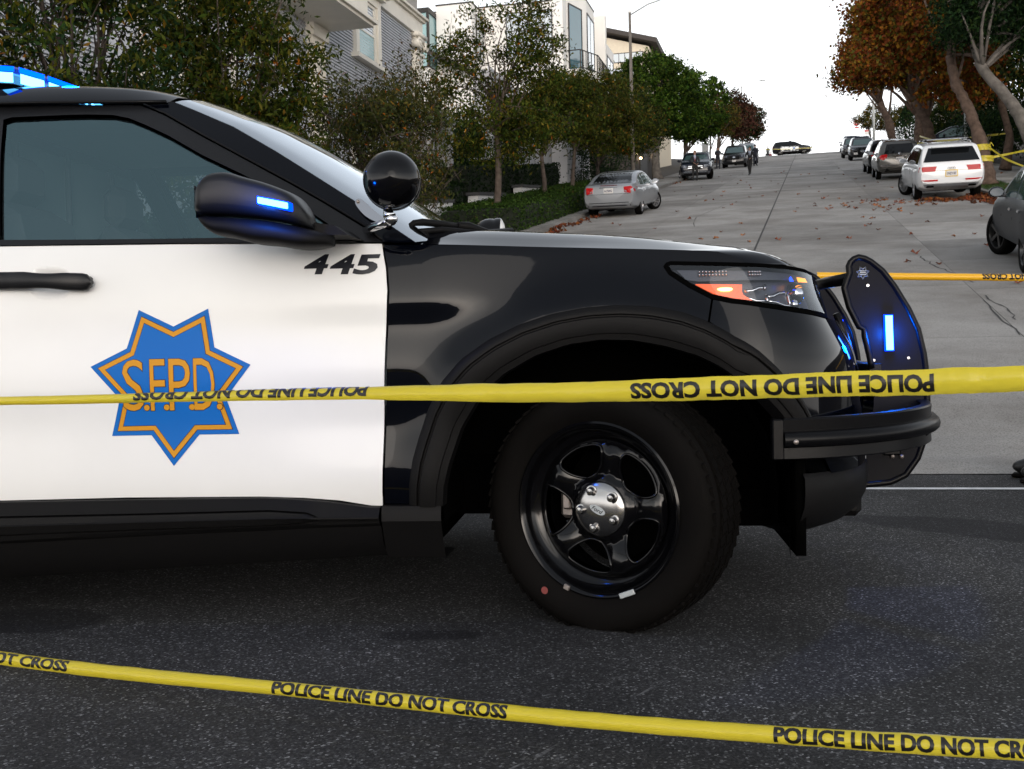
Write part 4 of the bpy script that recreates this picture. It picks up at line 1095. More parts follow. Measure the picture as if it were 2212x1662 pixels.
# ================================================================= ground, streets
S = 0.1765
def zh(Y):
    """height of the climbing street above the crossing"""
    if Y < 7.0: return 0.0
    if Y < 8.8: return S * (Y - 7.0)**2 / 3.6
    z = S * (Y - 7.9)
    if Y > 143:
        t = min((Y - 143) / 16, 1); z = S * (143 - 7.9) + S * 16 * (t - t * t / 2)
        if Y > 159: z -= .05 * (Y - 159)
    return z
KL, KR = -7.15, 5.45           # kerb lines
def edgeY(x): return 7.09 + .087 * x
def asphalt_material():
    m = bpy.data.materials.new('worn_asphalt'); m.use_nodes = True
    n, l = nodes(m); b = n['Principled BSDF']
    tc = n.new('ShaderNodeTexCoord')
    def noise(sc, det=3, rough=.6, vec=None):
        t = n.new('ShaderNodeTexNoise'); t.inputs['Scale'].default_value = sc; t.inputs['Detail'].default_value = det; t.inputs['Roughness'].default_value = rough
        l.new(vec or tc.outputs['Object'], t.inputs['Vector']); return t.outputs['Fac']
    def ramp(v, pts):
        r = n.new('ShaderNodeValToRGB'); l.new(v, r.inputs[0]); e = r.color_ramp.elements
        while len(e) < len(pts): e.new(.5)
        for i, (p, c) in enumerate(pts): e[i].position = p; e[i].color = (c, c, c, 1) if not isinstance(c, tuple) else (*c, 1)
        return r.outputs[0]
    def mix(a, c, f, mode='MIX'):
        x = n.new('ShaderNodeMix'); x.data_type = 'RGBA'; x.blend_type = mode
        for s_, v in (('A', a), ('B', c)):
            if isinstance(v, tuple): x.inputs[s_].default_value = (*v, 1)
            else: l.new(v, x.inputs[s_])
        if isinstance(f, float): x.inputs['Factor'].default_value = f
        else: l.new(f, x.inputs['Factor'])
        return x.outputs['Result']
    vo = n.new('ShaderNodeTexVoronoi'); vo.inputs['Scale'].default_value = 190; l.new(tc.outputs['Object'], vo.inputs['Vector'])
    bw = n.new('ShaderNodeRGBToBW'); l.new(vo.outputs['Color'], bw.inputs[0])
    grain = ramp(bw.outputs[0], [(.2, (.012, .012, .0125)), (.6, (.029, .029, .030)), (.80, (.060, .060, .062)), (.94, (.25, .25, .255))])
    fine = noise(420, 2)
    c = mix(grain, ramp(fine, [(.3, .45), (.7, 1.6)]), 1.0, 'MULTIPLY')
    c = mix(c, ramp(noise(1.3, 5), [(.3, .62), (.7, 1.45)]), 1.0, 'MULTIPLY')
    c = mix(c, ramp(noise(.35, 3), [(.38, .72), (.62, 1.35)]), 1.0, 'MULTIPLY')
    # scuffs and scrapes: long thin light marks
    mp = n.new('ShaderNodeMapping'); mp.vector_type = 'TEXTURE'; mp.inputs['Rotation'].default_value = (0, 0, R(66)); mp.inputs['Scale'].default_value = (1.1, .07, 1); l.new(tc.outputs['Object'], mp.inputs['Vector'])
    sc = ramp(noise(1.6, 4, .7, mp.outputs[0]), [(.64, 0.0), (.72, 1.0)])
    brk = ramp(noise(24, 3), [(.42, 0.0), (.60, .9)])
    f = n.new('ShaderNodeMath'); f.operation = 'MULTIPLY'; l.new(sc, f.inputs[0]); l.new(brk, f.inputs[1])
    c = mix(c, (.20, .20, .205), f.outputs[0])
    # old oil stains: warped ellipses in the road's own coordinates
    wv = n.new('ShaderNodeTexNoise'); wv.inputs['Scale'].default_value = 1.4; wv.inputs['Detail'].default_value = 3; l.new(tc.outputs['Object'], wv.inputs['Vector'])
    wsub = n.new('ShaderNodeVectorMath'); wsub.operation = 'MULTIPLY_ADD'; l.new(wv.outputs['Color'], wsub.inputs[0]); wsub.inputs[1].default_value = (.5, .3, 0); wsub.inputs[2].default_value = (-.25, -.15, 0)
    wadd = n.new('ShaderNodeVectorMath'); wadd.operation = 'ADD'; l.new(tc.outputs['Object'], wadd.inputs[0]); l.new(wsub.outputs[0], wadd.inputs[1])
    for (cx, cy, sx, sy, rz, k) in STAINS:
        m2 = n.new('ShaderNodeMapping'); m2.vector_type = 'TEXTURE'; m2.inputs['Location'].default_value = (cx, cy, 0); m2.inputs['Rotation'].default_value = (0, 0, rz); m2.inputs['Scale'].default_value = (sx, sy, 1)
        l.new(wadd.outputs[0], m2.inputs['Vector'])
        ln = n.new('ShaderNodeVectorMath'); ln.operation = 'LENGTH'; l.new(m2.outputs[0], ln.inputs[0])
        mr = n.new('ShaderNodeMapRange'); mr.interpolation_type = 'SMOOTHSTEP'; mr.inputs['From Min'].default_value = .8; mr.inputs['From Max'].default_value = 1.05; mr.inputs['To Min'].default_value = k; mr.inputs['To Max'].default_value = 0
        l.new(ln.outputs['Value'], mr.inputs['Value'])
        c = mix(c, mix(c, (.36, .36, .40), 1.0, 'MULTIPLY'), mr.outputs[0])
    l.new(c, b.inputs['Base Color'])
    b.inputs['Roughness'].default_value = .85; b.inputs['Specular IOR Level'].default_value = .25
    bp = n.new('ShaderNodeBump'); bp.inputs['Strength'].default_value = .7; bp.inputs['Distance'].default_value = .006
    l.new(mix(bw.outputs[0], fine, .4), bp.inputs['Height']); l.new(bp.outputs[0], b.inputs['Normal'])
    return m
STAINS = [(.80, 5.12, .80, .24, R(-27), .95), (-2.45, 2.98, .30, .16, R(4), .95), (-1.08, 3.06, .15, .06, R(10), .9)]
M['asphalt'] = asphalt_material()
def concrete_material(name, col, var=.12, obj=True, scale=1.0):
    m = mat(name, col, .85, spec=.25, var=var, vscale=1.1 * scale, vdet=8, bump=.25, bscale=70)
    n, l = nodes(m); b = n['Principled BSDF']
    src = b.inputs['Base Color'].links[0].from_socket
    tc = n.new('ShaderNodeTexCoord')
    g = n.new('ShaderNodeTexNoise'); g.inputs['Scale'].default_value = 85 * scale; g.inputs['Detail'].default_value = 2; l.new(tc.outputs['Object'], g.inputs['Vector'])
    r = n.new('ShaderNodeValToRGB'); r.color_ramp.elements[0].position = .34; r.color_ramp.elements[0].color = (.42, .41, .40, 1); r.color_ramp.elements[1].position = .5; r.color_ramp.elements[1].color = (1, 1, 1, 1); l.new(g.outputs['Fac'], r.inputs[0])
    x = n.new('ShaderNodeMix'); x.data_type = 'RGBA'; x.blend_type = 'MULTIPLY'; x.inputs['Factor'].default_value = .8
    l.new(src, x.inputs['A']); l.new(r.outputs[0], x.inputs['B'])
    # blotches, tyre grime
    g2 = n.new('ShaderNodeTexNoise'); g2.inputs['Scale'].default_value = .42 * scale; g2.inputs['Detail'].default_value = 6; g2.inputs['Roughness'].default_value = .65; l.new(tc.outputs['Object'], g2.inputs['Vector'])
    r2 = n.new('ShaderNodeValToRGB'); r2.color_ramp.elements[0].position = .36; r2.color_ramp.elements[0].color = (.66, .64, .62, 1); r2.color_ramp.elements[1].position = .58; r2.color_ramp.elements[1].color = (1, 1, 1, 1); l.new(g2.outputs['Fac'], r2.inputs[0])
    x2 = n.new('ShaderNodeMix'); x2.data_type = 'RGBA'; x2.blend_type = 'MULTIPLY'; x2.inputs['Factor'].default_value = 1
    l.new(x.outputs['Result'], x2.inputs['A']); l.new(r2.outputs[0], x2.inputs['B'])
    out = x2.outputs['Result']
    if obj:
        oi = n.new('ShaderNodeObjectInfo'); mr = n.new('ShaderNodeMapRange'); mr.inputs['To Min'].default_value = .78; mr.inputs['To Max'].default_value = 1.20
        l.new(oi.outputs['Random'], mr.inputs['Value'])
        x3 = n.new('ShaderNodeMix'); x3.data_type = 'RGBA'; x3.blend_type = 'MULTIPLY'; x3.inputs['Factor'].default_value = 1
        l.new(out, x3.inputs['A']); l.new(mr.outputs[0], x3.inputs['B']); out = x3.outputs['Result']
    l.new(out, b.inputs['Base Color'])
    return m
M['concrete'] = concrete_material('road_concrete', (.33, .318, .302))
M['walk'] = concrete_material('pavement_concrete', (.34, .33, .31))
M['kerb'] = concrete_material('kerb_concrete', (.27, .262, .25), obj=False)
M['joint'] = mat('dark_joint_filler', (.045, .042, .04), .9)
M['line'] = mat('worn_white_paint', (.62, .63, .65), .7, var=.25, vscale=14, vdet=8)
M['earth'] = mat('garden_soil', (.035, .028, .02), .95, var=.4, vscale=3, bump=.4, bscale=12)
M['lawn'] = mat('short_lawn', (.030, .060, .014), .9, var=.4, vscale=6, bump=.5, bscale=60)

b = MB(); b.grid([[Vector((x, y, 0)) for x in (-160, -12, -4, 0, 4, 12, 160)] for y in (-70, -10, 0, 4, 6, 8.4)])
tag(b.build('asphalt_road', M['asphalt']), kind='structure')
b = MB()
for x0 in np.arange(-9, 9, .6): b.add([(x0, 6.42 + .0964 * x0 - .0375, .004), (x0 + .6, 6.42 + .0964 * (x0 + .6) - .0375, .004), (x0 + .6, 6.42 + .0964 * (x0 + .6) + .0375, .004), (x0, 6.42 + .0964 * x0 + .0375, .004)], [(0, 1, 2, 3)])
tag(b.build('stop_line', M['line']), kind='structure')
# terrain under and beside the hill street
xs = [-160, -60, -30, -20, -12, -10.4, KR + 4.2, 12, 20, 40, 160]
ysl = [7.1, 8, 9, 12, 20, 40, 70, 100, 130, 140, 146, 150, 155, 160, 170, 200, 260]
def tz(x, y):
    z = zh(y) - .03
    if y > 9 and y < 200:
        if x < -12: z += min(6, .10 * (-12 - x)) * sstep(9, 20, y)
        if x > 9.65: z += min(5, .08 * (x - 9.65)) * sstep(9, 20, y)
    if abs(x) > 50: z -= 3 * sstep(50, 160, abs(x))
    return z
b = MB(); b.grid([[Vector((x, max(y, edgeY(max(-12, min(12, x))) + .03), tz(x, y))) for x in xs] for y in ysl])
tag(b.build('hillside', M['earth'], smooth=True), kind='structure')
# concrete street: base sheet, slabs laid on it with open joints
road = MB()
yy = [7.15, 7.4, 7.8, 8.2, 8.6, 9, 12, 30, 60, 100, 130, 142] + list(np.linspace(143, 160, 10)) + [175, 200, 230]
road.grid([[Vector((x, max(y, edgeY(x) + .03), zh(max(y, edgeY(x) + .03)) + .001)) for x in (KL, -1, 2.2, KR)] for y in yy])
street = tag(road.build('concrete_street', M['joint'], smooth=False), kind='structure')
q = random.Random(11)
cols = [(KL, -4.028), (-4.02, -1.022), (-.98, 2.192), (2.2, KR)]
gap = .007
for ci, (x0, x1) in enumerate(cols):
    y = None; k = 0
    while True:
        y0 = (edgeY((x0 + x1) / 2) + .012) if y is None else y
        if y0 > 128: break
        L = q.choice([3.6, 4.4, 5.2, 6.1]) if ci in (0, 3) else q.choice([4.2, 5.4, 7.0, 9.0])
        y1 = y0 + L
        nn = 9 if y0 < 10 else 2
        v = []
        for i in range(nn):
            for xx in (x0, x1):
                yb0 = edgeY(xx) + .012 if k == 0 else y0
                Y = yb0 + (y1 - gap - yb0) * i / (nn - 1)
                v.append(Vector((xx, Y, zh(Y) + (.0025 if (k == 0 and i == 0) else .007 + q.uniform(-.0008, .0008)))))
        bb = MB(); bb.grid([[v[2 * i], v[2 * i + 1]] for i in range(nn)])
        o = bb.build('slab', M['concrete'], street)
        k += 1; y = y1
rest = MB(); rest.grid([[Vector((x, y, zh(y) + .007)) for x in (KL, -1.02)] for y in [128] + list(np.linspace(142, 160, 12)) + [180, 230]])
rest.grid([[Vector((x, y, zh(y) + .007)) for x in (-.98, KR)] for y in [128] + list(np.linspace(142, 160, 12)) + [180, 230]])
rest.build('far_slab', M['concrete'], street)
# cracks in the slabs
ck = MB()
def crack(pts, w=.012):
    r_ = random.Random(len(pts) * 31)
    P = []
    for i in range(len(pts) - 1):
        a, c = pts[i], pts[i + 1]
        for j in range(6): P.append((a[0] + (c[0] - a[0]) * j / 6 + r_.uniform(-.03, .03), a[1] + (c[1] - a[1]) * j / 6 + r_.uniform(-.05, .05)))
    P.append(pts[-1])
    rows = []
    for i, p in enumerate(P):
        ww = w * r_.uniform(.4, 1.2)
        rows.append([Vector((p[0] - ww, p[1], zh(p[1]) + .0115)), Vector((p[0] + ww, p[1], zh(p[1]) + .0115))])
    ck.grid(rows)
CRACKS = [[(1.93, 20.6), (2.02, 19.2), (2.18, 18.0), (2.30, 16.9)], [(2.25, 15.6), (2.33, 14.6), (2.30, 13.6)], [(2.16, 15.2), (2.17, 12.6)], [(-2.9, 30), (-3.2, 34), (-2.7, 40)]]
for c in CRACKS: crack(c)
ck.build('crack', M['joint'], street)
# kerbs and pavements
def strip(name, x0, x1, y0, y1, dz0, dz1, m, parent=None, n=1):
    ys_ = [y for y in np.linspace(y0, y1, n + 1)]
    bb = MB()
    bb.grid([[Vector((x0, y, zh(y) + dz0)), Vector((x0, y, zh(y) + dz1)), Vector((x1, y, zh(y) + dz1)), Vector((x1, y, zh(y) + dz0))] for y in ys_])
    return bb.build(name, m, parent)
for side, xa, xb, xw in (('l', KL - .16, KL, -9.0), ('r', KR, KR + .16, KR + 4.2)):
    k0 = strip('kerb', xa, xb, 9.4, 158, -.05, .15, M['kerb'], n=60); tag(k0, kind='structure')
    base = strip('pavement', min(xw, xa) if side == 'l' else xb, xa if side == 'l' else xw, 9.4, 158, -.05, .125, M['joint'], n=60); tag(base, kind='structure')
    Y = 9.4
    while Y < 100:
        L = 1.45
        a0, a1 = (xw, xa - .01) if side == 'l' else (xb + 1.15, xw)
        c2 = [(a0, a1)] if side == 'l' else [(a0, (a0 + a1) / 2 - .006), ((a0 + a1) / 2 + .006, a1)]
        for (p0, p1) in c2:
            o = strip('paving_slab', p0, p1, Y, Y + L - .012, .10, .140, M['walk'], base)
        Y += L
# ================================================================= trees, hedges, plants
def leafmat(name, trans=.25, rough=.55):
    m = bpy.data.materials.new(name); m.use_nodes = True
    n, l = nodes(m); b = n['Principled BSDF']
    a = n.new('ShaderNodeAttribute'); a.attribute_name = 'leafcol'
    l.new(a.outputs['Color'], b.inputs['Base Color'])
    b.inputs['Roughness'].default_value = rough; b.inputs['Specular IOR Level'].default_value = .06
    t = n.new('ShaderNodeBsdfTranslucent'); l.new(a.outputs['Color'], t.inputs['Color'])
    mx = n.new('ShaderNodeMixShader'); mx.inputs[0].default_value = trans
    o = n['Material Output']
    l.new(b.outputs[0], mx.inputs[1]); l.new(t.outputs[0], mx.inputs[2]); l.new(mx.outputs[0], o.inputs['Surface'])
    return m
M['leaf'] = leafmat('tree_leaf')
def bark(name, col, sc=8): return mat(name, col, .9, spec=.2, var=.45, vscale=sc, bump=.5, bscale=30)
M['bark_grey'] = bark('grey_brown_bark', (.085, .066, .054))
M['bark_pale'] = bark('pale_smooth_bark', (.12, .108, .096), 5)
M['bark_plane'] = bark('mottled_plane_bark', (.105, .072, .055), 7)
M['bark_dark'] = bark('dark_bark', (.04, .032, .027))
def leaves(name, C_, Dn, L, Wd, cols, parent, seed=0, droop=.3, shape='lance', mtl=None):
    """thousands of single leaves: centres, facing, length, width"""
    g = np.random.default_rng(seed)
    n = len(C_)
    ax = g.normal(size=(n, 3)); ax[:, 2] -= droop * 2; ax /= np.linalg.norm(ax, axis=1)[:, None]
    nn = g.normal(size=(n, 3)) + np.asarray(Dn) * 1.2
    sd = np.cross(ax, nn); sd /= (np.linalg.norm(sd, axis=1)[:, None] + 1e-9)
    up = np.cross(sd, ax)
    Ls = L * g.uniform(.65, 1.3, n)[:, None]; Ws = Wd * g.uniform(.7, 1.25, n)[:, None]
    fold = .18 * Ws
    if shape == 'lance':
        P = np.stack([C_ - ax * Ls * .5, C_ + sd * Ws * .5 + up * fold, C_ + ax * Ls * .5 - up * fold, C_ - sd * Ws * .5 + up * fold], 1)
    else:   # broad lobed leaf: five points
        P = np.stack([C_ - ax * Ls * .5, C_ + sd * Ws * .55 - ax * Ls * .05 + up * fold, C_ + ax * Ls * .5, C_ - sd * Ws * .55 + ax * Ls * .05 + up * fold], 1)
    V = P.reshape(-1, 3)
    me = bpy.data.meshes.new(name)
    me.vertices.add(4 * n); me.vertices.foreach_set('co', V.astype(np.float32).ravel())
    me.loops.add(4 * n); me.loops.foreach_set('vertex_index', np.arange(4 * n, dtype=np.int32))
    me.polygons.add(n); me.polygons.foreach_set('loop_start', np.arange(0, 4 * n, 4, dtype=np.int32)); me.polygons.foreach_set('loop_total', np.full(n, 4, dtype=np.int32))
    at = me.attributes.new('leafcol', 'FLOAT_COLOR', 'POINT')
    cc = np.repeat(np.concatenate([cols, np.ones((n, 1))], 1), 4, axis=0)
    at.data.foreach_set('color', cc.astype(np.float32).ravel())
    me.update(calc_edges=True); me.validate()
    me.materials.append(mtl or M['leaf'])
    return link(bpy.data.objects.new(name, me), parent)
def palette(g, n, pal):
    w = np.array([p[0] for p in pal], float); w /= w.sum()
    k = g.choice(len(pal), n, p=w)
    base = np.array([p[1] for p in pal])[k]
    return base * .84 * g.uniform(.8, 1.22, (n, 1)) * g.uniform(.92, 1.08, (n, 3))
def limb(b, a, c, r0_, r1_, q, bend=.12, n=6, seg=7):
    a = Vector(a); c = Vector(c); L = (c - a).length
    side = Vector((q.uniform(-1, 1), q.uniform(-1, 1), q.uniform(-.2, 1))) * L * bend
    pts = [a + (c - a) * t + side * math.sin(math.pi * t) + Vector((0, 0, .06 * L * math.sin(math.pi * t))) for t in np.linspace(0, 1, n)]
    b.tube(pts, [r0_ + (r1_ - r0_) * t for t in np.linspace(0, 1, n)], seg)
    return pts
def tree(name, label, base, trunk, blobs, nl, pal, seed, L=.09, Wd=.034, ncl=None, rcl=.42, barkm='bark_grey', group=None, shape='lance', droop=.35, trunk_r=(.11, .06), limbs=26, shell=.55, twig=True, bare=0):
    """base: world point; trunk: offsets from base; blobs: (offset, radii, weight)"""
    q = random.Random(seed); g = np.random.default_rng(seed)
    t = thing(name, label, 'tree', base, 0, group)
    tb = MB()
    tp = [Vector(p) for p in trunk]
    m = len(tp)
    fine = []; fr_ = []
    for i in range(m - 1):
        for k_ in range(6):
            f_ = k_ / 6; fine.append(tp[i].lerp(tp[i + 1], f_)); w_ = (i + f_) / (m - 1)
            fr_.append((trunk_r[0] + (trunk_r[1] - trunk_r[0]) * w_) * (1 + .45 * math.exp(-w_ * 14)) * (1 + (.16 if barkm == 'bark_plane' else .05) * q.uniform(-1, 1)))
    fine.append(tp[-1]); fr_.append(trunk_r[1])
    fine = [fine[0]] + [(fine[i - 1] + fine[i] * 2 + fine[i + 1]) / 4 + Vector((q.uniform(-1, 1), q.uniform(-1, 1), 0)) * trunk_r[1] * .12 for i in range(1, len(fine) - 1)] + [fine[-1]]
    tb.tube(fine, fr_, 12)
    w = np.array([b_[2] for b_ in blobs], float); w /= w.sum()
    ncl = ncl or max(20, nl // 70)
    k = g.choice(len(blobs), ncl, p=w)
    cen = np.array([b_[0] for b_ in blobs])[k]; rad = np.array([b_[1] for b_ in blobs])[k]
    d = g.normal(size=(ncl, 3)); d /= np.linalg.norm(d, axis=1)[:, None]
    rr_ = (shell + (1 - shell) * g.uniform(0, 1, (ncl, 1)) ** .7) * np.where(g.uniform(size=(ncl, 1)) < .25, g.uniform(.2, 1, (ncl, 1)), 1)
    CL = cen + d * rad * rr_
    # limbs reach from the trunk to a share of the leaf clusters
    fork = [tp[-1]] + ([tp[-2]] if m > 2 else [])
    ends = []
    for i in range(min(limbs, ncl)):
        e = Vector(CL[i]); a = fork[i % len(fork)] if i % 3 else tp[-1]
        pts = limb(tb, a, e, trunk_r[1] * q.uniform(.38, .62), .008, q, .13)
        ends.append(pts)
        if twig:
            for _ in range(3):
                s_ = pts[q.randint(2, 4)]; e2 = Vector(CL[q.randrange(ncl)])
                if (e2 - s_).length < 1.6: limb(tb, s_, e2, trunk_r[1] * .22, .005, q, .1, 5, 5)
    for _ in range(bare):     # leafless grey twigs
        e = Vector(CL[q.randrange(ncl)]); o = Vector((q.uniform(-.5, .5), q.uniform(-.5, .5), q.uniform(.1, .7)))
        limb(tb, e - o * .5, e + o, .008, .003, q, .1, 4, 4)
    tb.build('trunk', M[barkm], t, smooth=True)
    per = nl // ncl + 1
    idx = np.repeat(np.arange(ncl), per)[:nl]
    off = g.normal(size=(nl, 3)) * rcl * np.array([.55, .55, .42])
    off *= (g.uniform(.6, 1.3, ncl)[idx])[:, None]
    Cc = CL[idx] + off
    tone = g.uniform(.5, 1.45, ncl)[idx][:, None]
    cols = palette(g, nl, pal) * tone
    leaves('crown', Cc, off / rcl + np.array([0, 0, .5]), L, Wd, cols, t, seed, droop, shape)
    return t
DULL = [(6, (.038, .060, .008)), (5, (.066, .080, .010)), (3, (.105, .098, .013)), (.35, (.18, .10, .012)), (.18, (.30, .10, .010)), (2, (.016, .032, .006))]
GREYED = [(5, (.052, .064, .020)), (4, (.072, .076, .018)), (2, (.10, .09, .02)), (.4, (.18, .10, .016)), (.2, (.28, .08, .010)), (2, (.022, .036, .010))]
DARKG = [(6, (.014, .034, .012)), (3, (.022, .050, .014)), (1, (.05, .085, .02)), (2, (.008, .018, .008))]
FICUS = [(6, (.036, .075, .010)), (4, (.060, .105, .012)), (2, (.095, .14, .018)), (2, (.012, .032, .006))]
ORANGE = [(5, (.21, .058, .013)), (4, (.27, .11, .014)), (4, (.14, .034, .012)), (3, (.16, .11, .016)), (3, (.085, .085, .016)), (1, (.34, .17, .02))]
BROWN = [(5, (.085, .030, .022)), (4, (.060, .038, .024)), (2, (.10, .05, .03)), (1, (.04, .045, .02))]
YGREEN = [(5, (.07, .075, .016)), (4, (.10, .085, .018)), (2, (.16, .09, .02)), (2, (.03, .04, .012))]
def gz(x, y): return tz(x, y) + .03
# --- left row, near to far
LG = 'small street trees along the left pavement'
def at(x, y, dz=0): return (x, y, zh(y) + dz)
tree('street_tree', 'dark bushy tree at the far left, behind the blue roof lights', at(-9.6, 12.9, -.1), [(0, 0, 0), (.05, 0, 1.0), (-.05, .1, 1.9), (.1, .1, 2.6)],
     [((-.3, -.2, 4.3), (2.0, 1.6, 1.5), 3), ((.5, .3, 3.0), (1.3, 1.2, .9), 1.4), ((-.4, .3, 5.9), (1.9, 1.5, 1.1), 2)], 19000, DARKG[:2] + DULL, 21, L=.13, Wd=.046, ncl=150, rcl=.40, bare=50, group=LG, limbs=44, barkm='bark_dark')
tree('street_tree', 'leafy olive green tree with orange flecks directly behind the police SUV windscreen', at(-9.3, 16.9, -.1), [(0, 0, 0), (.05, .1, .8), (-.02, 0, 1.7), (.05, 0, 2.5)],
     [((-.2, .1, 3.9), (1.7, 1.4, 1.25), 3), ((.2, .1, 2.5), (1.5, 1.3, .9), 2), ((-.5, .2, 5.2), (1.5, 1.3, .9), 2), ((.95, .0, 3.4), (.8, 1.0, 1.2), 1)], 23000, DULL, 22, L=.13, Wd=.046, ncl=190, rcl=.38, bare=60, group=LG, limbs=50)
tree('street_tree', 'twiggy greyish tree with half bare branches left of the tall street tree', at(-9.2, 23.2, -.1), [(0, 0, 0), (.1, 0, .8), (.05, .1, 1.5)],
     [((-.1, 0, 2.9), (1.6, 1.4, 1.1), 3), ((-.6, 0, 3.7), (1.1, 1.1, .6), 1.1), ((.75, .1, 2.0), (1.0, 1.2, .9), 1.2), ((.95, .2, 3.4), (.7, .9, .5), .7), ((-.8, 0, 1.6), (1.0, 1.0, .8), 1)], 14500, GREYED, 23, L=.12, Wd=.042, group=LG, limbs=44, bare=170, barkm='bark_grey', rcl=.36)
tree('street_tree', 'tall two tiered street tree with slender trunk rising from the clipped hedge', at(-8.75, 31.6, .1), [(0, 0, 0), (-.04, 0, .9), (.02, 0, 1.9), (-.05, .1, 2.7), (.0, .1, 3.6)],
     [((.15, 0, 2.9), (2.1, 1.8, .85), 3.2), ((-.8, 0, 4.3), (1.5, 1.3, .55), 1.3), ((1.1, 0, 5.0), (1.0, 1.0, .85), 1.5), ((.95, 0, 6.2), (.6, .6, .55), .55), ((-1.1, 0, 5.4), (.75, .8, .5), .8), ((-.2, 0, 6.2), (.7, .6, .45), .28), ((1.7, 0, 4.3), (.9, .9, .6), .7)], 14500, DULL, 24, L=.14, Wd=.052, ncl=210, group=LG, limbs=40, rcl=.40, trunk_r=(.12, .06), bare=40)
tree('street_tree', 'street tree with thin speckled trunk, second in the hedge row', at(-9.0, 38.5, .1), [(0, 0, 0), (.05, 0, 1.0), (-.05, 0, 2.0), (.0, .1, 2.7)],
     [((.2, 0, 3.5), (2.0, 1.9, 1.05), 3), ((.9, 0, 4.3), (1.2, 1.1, .65), 1), ((-.9, 0, 3.6), (1.2, 1.2, .8), 1)], 17000, DULL + YGREEN[:1], 25, L=.14, Wd=.052, group=LG, limbs=30, trunk_r=(.10, .05))
tree('street_tree', 'dull green street tree nearest the silver sedan, third in the hedge row', at(-9.0, 43.9, .1), [(0, 0, 0), (-.05, 0, 1.0), (.05, 0, 2.1), (.0, .1, 2.9)],
     [((.6, .3, 3.9), (2.3, 2.0, 1.4), 3), ((1.4, .4, 3.0), (1.7, 1.7, 1.1), 2), ((-.6, 0, 4.4), (1.4, 1.3, .8), 1)], 20000, DULL + YGREEN[:2], 26, L=.15, Wd=.056, group=LG, limbs=30, trunk_r=(.10, .05))
tree('street_tree', 'broad dark street tree in front of the round bright green tree', at(-9.6, 52.5, .1), [(0, 0, 0), (.0, 0, 1.2), (.1, 0, 2.2)],
     [((.6, 0, 3.7), (2.6, 2.2, 1.6), 3), ((1.6, 0, 2.9), (1.8, 1.8, 1.2), 1.6)], 19000, DULL + GREYED + DARKG[:1], 27, L=.16, Wd=.06, group=LG, limbs=24, trunk_r=(.12, .06), barkm='bark_dark')
FG = 'clipped round green trees'
tree('ficus_tree', 'round bright green clipped tree with stout pale trunk by the driveway', at(-9.0, 70.3, .1), [(0, 0, 0), (-.12, 0, 1.0), (-.05, 0, 1.9), (-.1, 0, 2.7)],
     [((-.1, 0, 5.3), (2.9, 2.9, 2.5), 4), ((-.3, 0, 6.3), (2.2, 2.3, 1.6), 1.2), ((.5, 0, 3.9), (2.3, 2.4, 1.3), 1.2)], 22000, FICUS, 31, L=.21, Wd=.11, group=FG, limbs=22, shell=.82, rcl=.36, droop=.1, barkm='bark_pale', trunk_r=(.30, .16), ncl=700)
tree('ficus_tree', 'second round green tree, behind and uphill of the bright clipped one', at(-8.7, 84, .1), [(0, 0, 0), (.1, 0, 1.4), (.1, 0, 2.9)],
     [((.7, 0, 4.9), (2.6, 2.8, 2.5), 3), ((.8, 0, 3.4), (2.0, 2.2, 1.2), 1)], 13000, FICUS, 32, L=.24, Wd=.13, group=FG, limbs=14, shell=.85, rcl=.36, droop=.1, barkm='bark_grey', trunk_r=(.25, .14), ncl=420)
tree('brown_tree', 'rusty brown leaved tree near the crest on the left pavement', at(-8.4, 112, .1), [(0, 0, 0), (.1, 0, 1.4), (.2, 0, 2.6)],
     [((.5, 0, 4.9), (2.9, 2.6, 2.2), 3), ((2.3, 0, 4.0), (1.6, 1.6, 1.5), 1)], 12000, BROWN, 33, L=.26, Wd=.15, limbs=16, shell=.7, rcl=.45, barkm='bark_grey', trunk_r=(.22, .12), ncl=330)
tree('brown_tree', 'dark olive and brown tree behind the rusty one at the crest', at(-8.0, 128, .1), [(0, 0, 0), (.1, 0, 1.4), (.2, 0, 2.6)],
     [((1.6, 0, 4.0), (2.3, 2.2, 2.1), 3)], 8000, BROWN + DARKG, 34, L=.28, Wd=.16, limbs=12, shell=.6, rcl=.45, barkm='bark_dark', trunk_r=(.2, .1), ncl=220)
tree('small_tree', 'small yellow green tree between the green and the rusty trees', at(-7.9, 97, .1), [(0, 0, 0), (.05, 0, 1.4), (.1, 0, 2.6)],
     [((.9, 0, 4.1), (1.7, 1.6, 1.6), 3)], 5000, YGREEN, 35, L=.20, Wd=.10, limbs=14, rcl=.4, barkm='bark_grey', trunk_r=(.10, .05), ncl=150)
